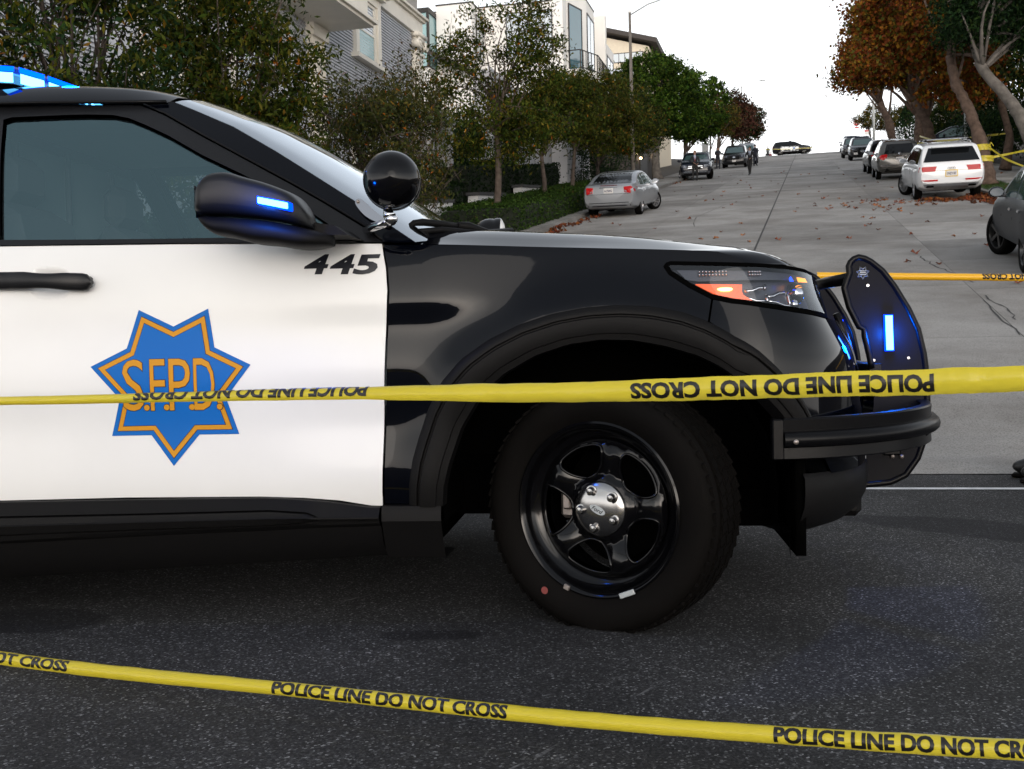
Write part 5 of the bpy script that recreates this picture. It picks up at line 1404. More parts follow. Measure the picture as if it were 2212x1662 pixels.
# --- right side
SG = 'plane trees with autumn leaves'
tree('plane_tree', 'nearest plane tree with mottled leaning trunk and yellow tape round it', at(6.1, 41.0, .1), [(0, 0, 0), (-.12, 0, .8), (-.3, 0, 1.7), (-.62, 0, 2.7), (-1.05, .1, 3.6), (-1.2, .2, 4.6)],
     [((-2.6, 4.2, 7.0), (2.0, 2.2, 1.9), 3), ((-1.2, 2.0, 5.6), (1.0, 1.4, 1.0), 1), ((-2.2, 3.6, 9.3), (1.9, 1.8, 1.2), 1.4), ((-.6, 3.0, 4.6), (1.5, 1.6, 1.1), 1.2)], 17000, ORANGE, 41, L=.15, Wd=.14, group=SG, shape='broad', limbs=14, barkm='bark_plane', trunk_r=(.26, .14), rcl=.5, ncl=240, shell=.5)
tree('plane_tree', 'orange plane tree with gnarled trunk behind the grey SUV', at(6.0, 56.5, .1), [(0, 0, 0), (-.1, 0, 1.2), (-.35, 0, 2.4), (-.9, 0, 3.4)],
     [((-1.3, 0, 7.4), (3.0, 2.6, 2.6), 4), ((-2.2, 0, 5.4), (2.0, 2.0, 1.3), 2.4), ((-.9, 0, 10.0), (2.6, 2.3, 1.5), 2.4), ((.9, 0, 6.2), (1.6, 1.8, 1.6), 1.3)], 30000, ORANGE, 42, L=.16, Wd=.15, group=SG, shape='broad', limbs=26, barkm='bark_plane', trunk_r=(.34, .19), rcl=.5, ncl=420, shell=.45)
tree('plane_tree', 'gnarled plane tree third in the row on the right pavement', at(6.2, 66, .1), [(0, 0, 0), (-.05, 0, 1.2), (.1, 0, 2.6), (-.2, 0, 3.8)],
     [((-.6, 0, 7.0), (2.8, 2.4, 2.4), 3), ((-2.2, 0, 6.0), (1.8, 1.8, 1.5), 1)], 14000, ORANGE, 43, L=.18, Wd=.16, group=SG, shape='broad', limbs=20, barkm='bark_plane', trunk_r=(.36, .22), rcl=.55, ncl=260, shell=.45)
tree('plane_tree', 'plane tree with slanting pale trunk farthest up the right pavement', at(5.9, 78, .1), [(0, 0, 0), (-.15, 0, 1.2), (-.5, 0, 2.8), (-1.0, 0, 4.0)],
     [((-1.2, 0, 7.6), (2.6, 2.4, 2.6), 3), ((-2.6, 0, 6.0), (1.6, 1.6, 1.5), 1)], 12000, ORANGE, 44, L=.19, Wd=.17, group=SG, shape='broad', limbs=18, barkm='bark_plane', trunk_r=(.34, .2), rcl=.55, ncl=230, shell=.45)
DG = 'dark evergreen trees at the right edge'
tree('evergreen_tree', 'dark evergreen with pale twisted trunk at the top right corner', at(7.6, 39.5, .1), [(0, 0, 0), (-.35, 0, 1.3), (-.75, 0, 2.3), (-1.1, 0, 2.9), (-1.9, 0, 3.9), (-2.2, .1, 5.0)],
     [((-1.7, 0, 6.6), (2.0, 1.9, 1.5), 3), ((-.2, 0, 5.6), (1.7, 1.7, 1.2), 2), ((-.9, 0, 8.2), (2.0, 1.8, 1.2), 2.2), ((-2.6, -.2, 5.3), (.9, 1.0, .8), 1), ((.4, -.3, 4.6), (1.0, 1.2, .7), .8)], 20000, DARKG, 45, L=.17, Wd=.065, group=DG, limbs=28, barkm='bark_pale', trunk_r=(.26, .14), rcl=.42)
tree('evergreen_tree', 'dark evergreen with several grey stems behind the right pavement', at(10.6, 45, .3), [(0, 0, 0), (-.3, 0, 1.5), (-.9, 0, 3.0), (-1.2, 0, 4.2)],
     [((-1.0, 0, 6.4), (2.6, 2.3, 1.9), 3), ((-2.4, 0, 5.0), (1.3, 1.3, 1.0), 1)], 12000, DARKG + DULL[:1], 46, L=.19, Wd=.075, group=DG, limbs=26, barkm='bark_pale', trunk_r=(.24, .14), rcl=.45)
tree('leaning_tree', 'leaning grey tree behind the plane trunks on the right', at(8.4, 52, .2), [(0, 0, 0), (.2, 0, 1.5), (-.2, 0, 3.0), (-.8, 0, 4.4)],
     [((-1.0, 0, 6.2), (2.0, 2.0, 1.5), 2), ((.6, 0, 5.0), (1.4, 1.4, 1.2), 1), ((-1.2, 0, 4.3), (2.4, 2.0, 1.4), 2.6)], 14000, DARKG + YGREEN[:3], 47, L=.19, Wd=.08, limbs=20, barkm='bark_plane', trunk_r=(.2, .12), rcl=.45)
CG = 'thin crowned pines near the crest'
for k, (x, y, s) in enumerate(((6.6, 121, 1.0), (8.2, 118, .9), (9.6, 116, .95))):
    tree('crest_tree', ['thin olive tree beside the stop sign at the crest', 'thin crowned tree in the middle of the crest group', 'thin crowned tree at the right of the crest group'][k], at(x, y, .1), [(0, 0, 0), (.1, 0, 1.2), (-.1, 0, 2.3)],
         [((-.3, 0, 3.3 * s), (1.5, 1.3, .8), 2), ((.5, 0, 4.2 * s), (1.1, 1.0, .6), 1)], 2200, YGREEN, 51 + k, L=.24, Wd=.10, limbs=14, group=CG, barkm='bark_plane', trunk_r=(.09, .06), rcl=.4, ncl=60)
for k, (x, y, dz, h, lab) in enumerate(((13.2, 52, .5, 5.4, 'tall dark tree filling the background right of the taped trunk'), (12.4, 66, .4, 5.0, 'dark tree behind the gnarled trunks on the right'), (10.8, 82, .3, 4.6, 'dark tree behind the pale plane trunk up the right pavement'), (13.5, 44, .5, 4.6, 'dark leafy tree low at the right edge'))):
    tree('background_tree', lab, at(x, y, dz), [(0, 0, 0), (.1, 0, 1.2), (0, 0, 2.0)], [((-.6, 0, h * .62), (2.6, 2.2, h * .42), 3), ((-1.2, 0, h * .3), (2.0, 1.8, h * .28), 2)], 9000, DARKG + DULL[:2], 140 + k, L=.22, Wd=.10, limbs=16, rcl=.5, barkm='bark_dark', group='dark trees behind the right pavement')
# spiky cypress
b_ = np.random.default_rng(61)
def conifer(name, label, base, h, r, seed, pal=DARKG):
    g = np.random.default_rng(seed); t = thing(name, label, 'tree', base)
    tb = MB(); tb.tube([(0, 0, 0), (0, 0, h * .9)], [.1, .03], 6); tb.build('trunk', M['bark_dark'], t)
    n = 5000; z = g.uniform(.02, 1, n) ** 1.2; rad = r * (1 - z) ** .7 * g.uniform(.6, 1.1, n); a = g.uniform(0, 2 * np.pi, n)
    C_ = np.stack([rad * np.cos(a), rad * np.sin(a), z * h], 1)
    leaves('crown', C_, np.stack([np.cos(a), np.sin(a), np.full(n, .6)], 1), .26, .06, palette(g, n, pal), t, seed, -.5)
    return t
conifer('cypress_tree', 'dark spiky cypress between the crest trees and the plane trunks', at(8.3, 96, .1), 4.6, 1.6, 62)

# --- clipped hedges: a dark woody core with a skin of small leaves
M['hedge_core'] = mat('dark_hedge_twigs', (.008, .012, .005), .95, var=.3, vscale=8)
HEDGE = [(6, (.034, .070, .012)), (4, (.055, .10, .018)), (2, (.012, .024, .007)), (.15, (.10, .07, .02))]
def hedge(name, label, x0, x1, y0, y1, h, seed, n=9000, dz=.1, L=.075, Wd=.038, pal=HEDGE, step=False, group=None):
    g = np.random.default_rng(seed)
    cx, cy = (x0 + x1) / 2, (y0 + y1) / 2
    t = thing(name, label, 'hedge', (cx, cy, zh(cy) + dz), 0, group)
    zz = lambda y: zh(y) - zh(cy)
    b = MB(); ys_ = np.linspace(y0 + .06, y1 - .06, 8)
    sec = lambda y: [Vector((x0 - cx + .06, y - cy, zz(y) - .1)), Vector((x0 - cx + .06, y - cy, zz(y) + h - .14)), Vector((x0 - cx + .16, y - cy, zz(y) + h - .06)), Vector((x1 - cx - .16, y - cy, zz(y) + h - .06)), Vector((x1 - cx - .06, y - cy, zz(y) + h - .14)), Vector((x1 - cx - .06, y - cy, zz(y) - .1))]
    b.grid([sec(y) for y in ys_]); b.f += [list(range(5, -1, -1)), [7 * 6 + k for k in range(6)]]; b.m += [0, 0]
    b.build('woody_core', M['hedge_core'], t)
    W_, L_ = x1 - x0, y1 - y0
    areas = np.array([W_ * L_ * 1.2, h * L_, h * L_, h * W_, h * W_]); k = g.choice(5, n, p=areas / areas.sum())
    u, v = g.uniform(size=n), g.uniform(size=n)
    X = np.where(k == 0, x0 + u * W_, np.where(k == 1, x0, np.where(k == 2, x1, x0 + u * W_)))
    Y = np.where(k == 3, y0, np.where(k == 4, y1, y0 + v * L_))
    Z = np.where(k == 0, h, np.where((k == 1) | (k == 2), u * h, v * h))
    nx = np.where(k == 1, -1., np.where(k == 2, 1., 0)); ny = np.where(k == 3, -1., np.where(k == 4, 1., 0)); nz = np.where(k == 0, 1., .25)
    # rounded shoulders and lumps
    lump = np.array([mnoise.noise(Vector((x * 1.6, y * 1.6, z * 1.6 + seed))) for x, y, z in zip(X, Y, Z)]) * .10
    j = g.normal(size=(n, 3)) * .035
    hz = np.array([zh(float(y)) for y in Y]) - zh(cy)
    C_ = np.stack([X - cx + nx * lump + j[:, 0], Y - cy + ny * lump + j[:, 1], Z + hz + nz * lump + j[:, 2]], 1)
    leaves('clipped_leaves', C_, np.stack([nx, ny, nz], 1) * 1.4, L, Wd, palette(g, n, pal), t, seed, -.2)
    return t
HG = 'clipped hedges on the left bank'
hedge('hedge', 'long low clipped hedge along the left kerb with tree trunks rising from it', -10.0, -7.62, 29.6, 41.2, .74, 71, 16000, group=HG, L=.085, Wd=.045)
hedge('hedge', 'clipped hedge block beside the silver sedan, uphill of the long hedge', -10.2, -7.75, 41.9, 50, .72, 72, 8000, group=HG, L=.09, Wd=.05)
DHED = [(6, (.012, .028, .008)), (3, (.020, .040, .010)), (2, (.006, .014, .005))]
hedge('hedge', 'dark hedge tier on the bank above the lowest white step wall', -13.6, -10.9, 30.5, 35.2, 1.15, 73, 7000, dz=.3, pal=DHED, group=HG, L=.10, Wd=.055)
hedge('hedge', 'dark hedge tier on the bank above the middle white step wall', -13.6, -11.0, 36.0, 42.5, 1.75, 74, 8000, dz=.3, pal=DHED, group=HG, L=.10, Wd=.055)
hedge('hedge', 'dark hedge tier highest on the bank, behind the second trunk', -13.2, -11.0, 43.0, 50.5, 1.3, 75, 7000, dz=.4, pal=DHED, group=HG, L=.10, Wd=.055)
hedge('hedge', 'deep green hedge behind the spotlight, lowest on the left bank', -12.8, -10.6, 18.5, 29.2, 1.5, 76, 9000, dz=.0, pal=DHED, group=HG, L=.10, Wd=.055)
def shrub(name, label, base, r, seed, n=4000, pal=DARKG, L=.12, Wd=.06, group=None, cat='shrub'):
    g = np.random.default_rng(seed); t = thing(name, label, cat, base, 0, group)
    q = random.Random(seed); b = MB()
    for _ in range(9): limb(b, (q.uniform(-.1, .1), q.uniform(-.1, .1), 0), (q.uniform(-.6, .6) * r[0], q.uniform(-.6, .6) * r[1], q.uniform(.5, 1.1) * r[2]), .025, .006, q)
    b.build('stem', M['bark_dark'], t, smooth=True)
    d = g.normal(size=(n, 3)); d /= np.linalg.norm(d, axis=1)[:, None]
    ncl = 60; cd = g.normal(size=(ncl, 3)); cd /= np.linalg.norm(cd, axis=1)[:, None]; cd *= g.uniform(.45, 1.0, (ncl, 1))
    k = g.integers(0, ncl, n)
    C_ = (cd[k] + g.normal(size=(n, 3)) * .17) * np.array(r) + np.array([0, 0, r[2]])
    C_ = C_[C_[:, 2] > 0]; n = len(C_)
    leaves('foliage', C_, C_ - np.array([0, 0, r[2]]), L, Wd, palette(g, n, pal) * g.uniform(.7, 1.3, ncl)[k[:n]][:, None], t, seed, .2)
    return t
BG = 'shrubs on the left bank'
for k, (x, y, dz, r, pal, lab) in enumerate([
    (-12.3, 24.5, .1, (1.5, 1.5, 1.3), DULL, 'bushy shrub with orange leaf tips behind the near spotlight'),
    (-12.8, 45.5, 1.6, (1.6, 2.4, 1.1), DARKG, 'dark leafy shrub behind the third tree trunk'),
    (-12.2, 37.5, 1.9, (1.2, 1.6, 1.1), FICUS[3:] + DARKG, 'glossy green shrub beside the grey doorway frame'),
    (-12.6, 40.6, 2.0, (1.0, 1.4, .9), FICUS[3:] + DARKG, 'rounded glossy shrub right of the grey doorway frame'),
    (-11.3, 57, .3, (1.4, 2.4, 1.5), DARKG, 'dark shrub under the broad street tree'),
    (-10.9, 63, .3, (1.3, 2.2, 1.3), DARKG, 'dark shrub by the driveway below the clipped green tree'),
    (-12.4, 34.0, 2.2, (1.3, 1.5, 1.8), YGREEN, 'yellow green shrub in front of the grey house wall')]):
    shrub('shrub', lab, at(x, y, dz), r, 80 + k, 3600, pal, group=BG)
RG = 'garden plants behind the right pavement'
for k, (x, y, dz, r, pal, lab) in enumerate([
    (10.4, 49, .5, (1.5, 2.0, 1.3), DARKG, 'dark strap leaved bush behind the taped plane trunk'),
    (11.6, 44.5, .5, (1.4, 1.6, 1.5), YGREEN, 'lime green bush between trunks at the right edge'),
    (11.2, 55, .5, (1.7, 2.0, 1.6), DARKG, 'dark bush under the street name pole'),
    (9.2, 61, .4, (1.6, 2.2, 1.4), FICUS[3:] + DARKG, 'green bush behind the gnarled plane trunks'),
    (12.5, 50, .8, (1.8, 2.2, 2.8), DARKG, 'tall dark shrub filling the gap at the right edge'),
    (10.2, 73, .4, (1.8, 2.6, 2.2), DARKG, 'dark shrub beside the garage behind the plane trunks'),
    (8.8, 86, .3, (1.5, 2.4, 1.8), DARKG, 'dark shrub near the cypress up the right pavement')]):
    shrub('garden_bush', lab, at(x, y, dz), r, 95 + k, 3600, pal, group=RG, L=.17 if k else .45, Wd=.07)
# lawn verge and lawn
def lawnpatch(name, x0, x1, y0, y1, seed, n=2600, dz=.15):
    b = MB(); b.grid([[Vector((x, y, zh(y) + dz)) for x in (x0, x1)] for y in np.linspace(y0, y1, 8)])
    o = b.build(name, M['lawn']); tag(o, kind='structure')
    g = np.random.default_rng(seed); X = g.uniform(x0, x1, n); Y = g.uniform(y0, y1, n)
    C_ = np.stack([X, Y, np.array([zh(float(y)) for y in Y]) + dz + .03], 1)
    gr = leaves('grass', C_, np.tile([0, 0, .1], (n, 1)), .10, .012, palette(g, n, [(3, (.035, .075, .014)), (2, (.055, .09, .02))]), None, seed, -.9)
    tag(gr, 'short green grass of the verge by the taped tree' if dz < .2 else 'short green lawn behind the right pavement', 'grass', kind='stuff')
lawnpatch('verge', KR + .18, KR + 1.28, 36.0, 60, 105, 5000)
lawnpatch('lawn', KR + 4.25, KR + 8, 40, 56, 106, 4000, .36)
# ================================================================= buildings on the left, walls, garage
M['clap'] = mat('grey_clapboard_paint', (.50, .51, .54), .6, var=.08, vscale=2)
M['trim'] = mat('cream_trim_paint', (.70, .66, .58), .55, var=.06, vscale=2)
M['greywall'] = mat('taupe_wall_paint', (.36, .34, .32), .65, var=.05, vscale=1)
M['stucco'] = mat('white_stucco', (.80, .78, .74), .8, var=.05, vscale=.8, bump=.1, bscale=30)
M['mid_grey_stucco'] = mat('grey_stucco', (.40, .40, .41), .8, var=.1, vscale=.6, bump=.1, bscale=30)  # stucco with its own grey, for garden, garage and doorway walls
M['pane'] = mat('window_pane', (.10, .15, .17), .03, spec=.9, coat=1.0)
M['pane_teal'] = mat('teal_window_glass', (.28, .44, .45), .06, spec=.5)
M['pane_dark'] = mat('dark_teal_window_glass', (.05, .13, .16), .05, spec=.8, coat=.6)
M['blind'] = mat('pale_roller_blind', (.55, .60, .63), .2, coat=.8)
M['iron'] = mat('dark_iron', (.02, .017, .015), .5, metal=.3)
M['roof_dark'] = mat('dark_brown_roof', (.05, .042, .038), .8, var=.15, vscale=4)
M['brick'] = mat('red_brick', (.26, .08, .05), .85, var=.25, vscale=14)
M['cream'] = mat('cream_render', (.68, .60, .47), .8, var=.05)
def part(o, name, mb, m, smooth=False): return mb.build(name, m, o, smooth)
def window(parent, name, origin, u, w, h, m, frame=.07, depth=.10, fm='iron', bars=(), sill=0.0, proud=.03):
    """a window set on a wall: origin = lower corner, u = unit vector along the wall; the outward normal is to the right of u seen from above"""
    o = Vector(origin); u = Vector(u).normalized(); n = Vector((u.y, -u.x, 0)); z = Vector((0, 0, 1))
    def bar(b, a0, a1, z0, z1, d0, d1):
        v = [o + u * a + z * zz + n * d for a in (a0, a1) for zz in (z0, z1) for d in (d0, d1)]
        b.add(v, [(0, 1, 3, 2), (4, 6, 7, 5), (0, 4, 5, 1), (2, 3, 7, 6), (0, 2, 6, 4), (1, 5, 7, 3)])
    b = MB()
    bar(b, -frame, 0, -frame, h + frame, -.02, depth); bar(b, w, w + frame, -frame, h + frame, -.02, depth)
    bar(b, 0, w, -frame, 0, -.02, depth); bar(b, 0, w, h, h + frame, -.02, depth)
    for kind, p in bars:
        if kind == 'h': bar(b, 0, w, h * p - .025, h * p + .025, -.01, depth * .8)
        else: bar(b, w * p - .025, w * p + .025, 0, h, -.01, depth * .8)
    fr = b.build(name, M[fm], parent)
    b = MB(); bar(b, .002, w - .002, .002, h - .002, .004, proud); b.build('pane', M[m], fr)
    if sill:
        b = MB(); bar(b, -frame - .06, w + frame + .06, -frame - .10, -frame, -.02, depth + sill); b.build('sill', M[fm], fr)
    return fr
# --- grey clapboard house: street front in the plane x = -14
hs = thing('clapboard_house', 'grey clapboard house with cream trim and scroll capital behind the trees', 'house', (-14, 30, 4))
def hp(y, z, dx=0): return Vector((dx, y - 30, z - 4))
def hbox(b, y0, y1, z0, z1, d0, d1): b.box(((d0 + d1) / 2, (y0 + y1) / 2 - 30, (z0 + z1) / 2 - 4), (d1 - d0, y1 - y0, z1 - z0))
b = MB(); hbox(b, 8, 39.75, -1, 13.9, -12, -.05); part(hs, 'wall', b, M['clap'])
b = MB()
for i in range(110):      # overlapping boards, each lower edge standing proud
    z = 2.0 + i * .098
    if z > 12.4: break
    b.add([hp(9, z, .032), hp(38.85, z, .032), hp(38.85, z + .100, -.03), hp(9, z + .100, -.03)], [(0, 1, 2, 3)])
    b.add([hp(9, z, .032), hp(38.85, z, .032), hp(38.85, z - .006, -.03), hp(9, z - .006, -.03)], [(3, 2, 1, 0)])
o = part(hs, 'clapboards', b, M['clap']); o['kind'] = 'stuff'
b = MB(); hbox(b, 30.9, 39.9, 12.50, 13.05, -.05, .10); part(hs, 'frieze', b, M['trim'])
b = MB(); hbox(b, 30.9, 40.0, 13.05, 13.14, -.05, .20); hbox(b, 30.9, 40.05, 13.14, 13.22, -.05, .30); part(hs, 'cornice', b, M['trim'])
b = MB(); hbox(b, 8, 39.7, 13.22, 14.2, -.5, -.02); part(hs, 'attic_wall', b, M['greywall'])
b = MB(); hbox(b, 8, 40.3, 14.2, 14.3, -.5, .55); hbox(b, 8, 40.4, 14.3, 14.5, -.5, .70); part(hs, 'eaves', b, M['trim'])
for i in range(40):
    b = MB(); hbox(b, 33.0 + i * .18, 33.09 + i * .18, 14.08, 14.2, -.02, .30); part(hs, 'dentil', b, M['trim'])
b = MB(); hbox(b, 39.0, 39.78, 3, 11.75, -.03, .14); hbox(b, 38.95, 39.83, 11.70, 11.82, -.03, .20); hbox(b, 39.12, 39.66, 4, 11.55, .14, .16); part(hs, 'corner_pilaster', b, M['trim'])
cp = MB(); hbox(cp, 38.92, 39.86, 12.36, 12.50, -.03, .30); hbox(cp, 39.05, 39.73, 12.0, 12.36, -.03, .20)
for y in (39.02, 39.76):
    cp.lathe([(.0, .02), (.17, .02), (.17, .30), (.135, .33), (.12, .27), (.085, .27), (.075, .33), (.045, .34), (.0, .34)], c=hp(y, 12.10, 0), axis='x', n=20)
hbox(cp, 39.05, 39.73, 12.20, 12.34, .15, .26); hbox(cp, 39.25, 39.55, 11.92, 12.22, .14, .22)
part(hs, 'scroll_capital', cp, M['trim'], True)
wf = MB(); hbox(wf, 33.35, 33.62, 10.3, 12.55, -.03, .13); hbox(wf, 35.28, 35.55, 10.3, 12.55, -.03, .13); hbox(wf, 33.35, 35.55, 12.30, 12.56, -.03, .12)
hbox(wf, 33.2, 35.7, 10.20, 10.34, -.03, .26); hbox(wf, 33.25, 35.65, 12.56, 12.66, -.03, .30); hbox(wf, 33.15, 35.75, 12.66, 12.74, -.03, .42); part(hs, 'window_casing', wf, M['trim'])
sash = window(hs, 'sash_window', hp(33.78, 10.46, -.01), (0, 1, 0), 1.34, 1.74, 'blind', frame=.10, depth=.07, fm='trim', bars=(('h', .47),), proud=.02)
b = MB(); b.add([hp(33.80, 10.48, .026), hp(35.10, 10.48, .026), hp(35.10, 11.25, .026), hp(33.80, 11.25, .026)], [(0, 1, 2, 3)]); b.build('lower_pane', M['pane_teal'], sash)
# portico at the left: entablature, ledges, soffit, fluted pilaster
b = MB(); hbox(b, 18, 30.85, 10.55, 11.55, -.05, 1.55); part(hs, 'portico_beam', b, M['trim'])
b = MB(); hbox(b, 18, 31.05, 11.55, 11.68, -.05, 1.75); hbox(b, 18, 31.12, 11.68, 11.76, -.05, 1.85); part(hs, 'portico_ledge', b, M['trim'])
b = MB(); hbox(b, 18, 31.0, 10.36, 10.45, -.05, 1.68); hbox(b, 18, 31.08, 10.45, 10.55, -.05, 1.78); part(hs, 'portico_moulding', b, M['trim'])
b = MB(); hbox(b, 18, 30.5, 11.76, 13.6, -.05, .9); part(hs, 'upper_bay', b, M['trim'])
window(hs, 'bay_window', hp(28.4, 12.0, .9), (0, 1, 0), 1.3, 1.5, 'pane_teal', frame=.14, depth=.08, fm='trim')
b = MB(); hbox(b, 29.95, 30.83, 2, 10.0, -.03, .16); hbox(b, 29.85, 30.93, 10.0, 10.36, -.03, .26); part(hs, 'fluted_pilaster', b, M['trim'])
for i in range(7):
    b = MB(); hbox(b, 30.02 + i * .115, 30.08 + i * .115, 3, 9.9, .16, .20); part(hs, 'flute', b, M['trim'])
b = MB(); hbox(b, 20, 29.0, 2.0, 10.3, -.03, .04); part(hs, 'porch_wall', b, M['clap'])
for y in (21.5, 25.5): window(hs, 'porch_window', hp(y, 6.5, .04), (0, 1, 0), 1.4, 2.4, 'blind', frame=.16, depth=.09, fm='trim', bars=(('h', .5),))
for y in (12.0, 15.2): window(hs, 'lower_window', hp(y, 5.0, -.03), (0, 1, 0), 1.3, 2.4, 'blind', frame=.16, depth=.12, fm='trim', bars=(('h', .5),))
window(hs, 'side_window', hp(36.6, 7.0, -.03), (0, 1, 0), 1.2, 2.0, 'pane_teal', frame=.16, depth=.12, fm='trim', bars=(('h', .5),))
window(hs, 'side_window', hp(33.2, 6.6, -.03), (0, 1, 0), 1.2, 2.0, 'pane_teal', frame=.16, depth=.12, fm='trim', bars=(('h', .5),))
# --- white modern house
wh = thing('modern_house', 'white flat roofed house with large teal windows and corner balcony', 'house', (-15, 62, 9))
W0 = Vector((-15, 62, 9))
def wbox(b, x0, x1, y0, y1, z0, z1): b.box(((x0 + x1) / 2 + 15, (y0 + y1) / 2 - 62, (z0 + z1) / 2 - 9), (x1 - x0, y1 - y0, z1 - z0))
def wp(x, y, z): return Vector((x, y, z)) - W0
b = MB(); wbox(b, -30, -13.3, 60, 76, 5, 19.72); part(wh, 'main_block', b, M['stucco'])
b = MB(); wbox(b, -30, -13.28, 59.97, 76.03, 19.72, 19.80); part(wh, 'roof_coping', b, M['roof_dark'])
b = MB(); wbox(b, -19.2, -17.2, 57.4, 59.99, 5, 19.25); part(wh, 'west_wing', b, M['stucco'])
b = MB(); wbox(b, -19.23, -17.17, 57.37, 60.0, 19.25, 19.33); part(wh, 'wing_coping', b, M['roof_dark'])
b = MB(); wbox(b, -24, -19.22, 56.2, 59.99, 5, 15.7); part(wh, 'lower_wing', b, M['stucco'])
b = MB(); wbox(b, -24, -19.28, 56.2, 59.98, 15.78, 18.6); part(wh, 'glass_corner', b, M['pane_teal'])
b = MB(); wbox(b, -24.05, -19.2, 56.12, 59.985, 18.6, 18.85); wbox(b, -24.05, -19.2, 56.12, 59.985, 15.70, 15.78); wbox(b, -20.32, -20.24, 56.15, 56.25, 15.78, 18.6); wbox(b, -19.34, -19.22, 56.13, 56.28, 15.78, 18.6); part(wh, 'corner_frame', b, M['iron'])
window(wh, 'picture_window', wp(-15.94, 60, 16.82), (1, 0, 0), 2.55, 2.42, 'blind', frame=.05, depth=.05, bars=(('h', .60),))
window(wh, 'slot_window', wp(-17.2, 58.2, 16.6), (0, 1, 0), 1.2, 2.2, 'pane', frame=.07, depth=.05)
b = MB(); b.prism([(-19.1, 16.3), (-17.2, 15.4), (-17.2, 15.5), (-19.1, 16.55)], 55.9, 57.39); b.v = [p - W0 for p in b.v]; part(wh, 'awning', b, M['roof_dark'])
b = MB(); wbox(b, -13.29, -12.75, 59.95, 60.9, 5, 21.5); part(wh, 'chimney_pier', b, M['stucco'])
bay = [(-13.29, 60.95), (-12.72, 60.97), (-12.05, 63.2), (-12.05, 65.6), (-13.29, 66.6)]
b = MB(); b.prism(bay, 14.7, 20.55, axis='z'); b.v = [p - W0 for p in b.v]; part(wh, 'bay', b, M['stucco'])
b = MB(); b.prism([(x + .03 * (x > -13.2), y) for x, y in bay], 20.55, 20.62, axis='z'); b.v = [p - W0 for p in b.v]; part(wh, 'bay_coping', b, M['roof_dark'])
window(wh, 'bay_window', wp(-12.66, 61.15, 16.2), (.67, 2.23, 0), 1.45, 3.6, 'pane_dark', frame=.07, depth=.05)
window(wh, 'bay_window', wp(-12.05, 63.35, 15.2), (0, 1, 0), 2.0, 4.6, 'pane', frame=.08, depth=.05, bars=(('v', .45),))
b = MB(); b.prism([(-13.29, 60.93), (-12.0, 60.93), (-11.25, 62.6), (-11.25, 66.8), (-13.29, 66.8)], 15.70, 16.15, axis='z'); b.v = [p - W0 for p in b.v]; part(wh, 'balcony', b, M['stucco'])
b = MB(); b.prism([(-13.29, 61.0), (-12.04, 61.0), (-11.32, 62.65), (-11.32, 66.7), (-13.29, 66.7)], 14.2, 15.69, axis='z'); b.v = [p - W0 for p in b.v]; part(wh, 'balcony_soffit', b, M['roof_dark'])
rail_pts = [(-12.0, 60.98), (-11.3, 62.6), (-11.3, 66.75)]
b = MB()
for z in (16.25, 17.20): b.tube([wp(x, y, z) for x, y in rail_pts], .03, 6)
b.tube([wp(-13.2, 60.98, 17.20), wp(-12.0, 60.98, 17.20)], .03, 6)
part(wh, 'hand_rail', b, M['iron'])
for i in range(22):
    t = i / 21
    if t < .3: x, y = -12.0 + .7 * t / .3, 60.98 + 1.62 * t / .3
    else: x, y = -11.3, 62.6 + 4.15 * (t - .3) / .7
    b = MB(); b.tube([wp(x, y, 16.15), wp(x, y, 17.20)], .022 if i % 6 else .035, 5); part(wh, 'baluster', b, M['iron'])
b = MB(); wbox(b, -13.29, -12.9, 66.8, 69.6, 5, 21.6); wbox(b, -12.9, -12.0, 69.2, 69.6, 5, 21.4); part(wh, 'party_pier', b, M['stucco'])
b = MB(); b.prism([(-13.29, 69.7), (-12.3, 71), (-12.3, 74), (-13.29, 75)], 8, 20.2, axis='z'); b.v = [p - W0 for p in b.v]; part(wh, 'second_bay', b, M['stucco'])
window(wh, 'bay_window', wp(-12.9, 70.2, 15.0), (.99, 1.3, 0), 1.0, 4.4, 'pane_teal', frame=.07, depth=.05)
window(wh, 'bay_window', wp(-12.3, 71.4, 15.0), (0, 1, 0), 2.2, 4.4, 'pane', frame=.07, depth=.05, bars=(('v', .5),))
b = MB(); wbox(b, -13.2, -12.4, 44, 59.9, 5.5, 12.2); part(wh, 'garden_wall', b, M['mid_grey_stucco'])
b = MB(); wbox(b, -12.39, -11.6, 55.0, 61.0, 8, 12.0); part(wh, 'garage_wall', b, M['mid_grey_stucco'])
# louvred screen
ls = thing('louvre_screen', 'grey slatted screen glimpsed behind the tall two tiered tree', 'screen', (-13.6, 50.5, 8))
for i in range(6):
    b = MB(); b.box((0, 0, 4.15 + i * .22), (.06, 5.0, .17), rot=Matrix.Rotation(R(14), 3, 'Y')); b.build('slat', M['clap'], ls)
b = MB()
for y in (-2.45, 2.45): b.box((-.05, y, 2.6), (.08, .08, 5.6))
b.build('post', M['clap'], ls)
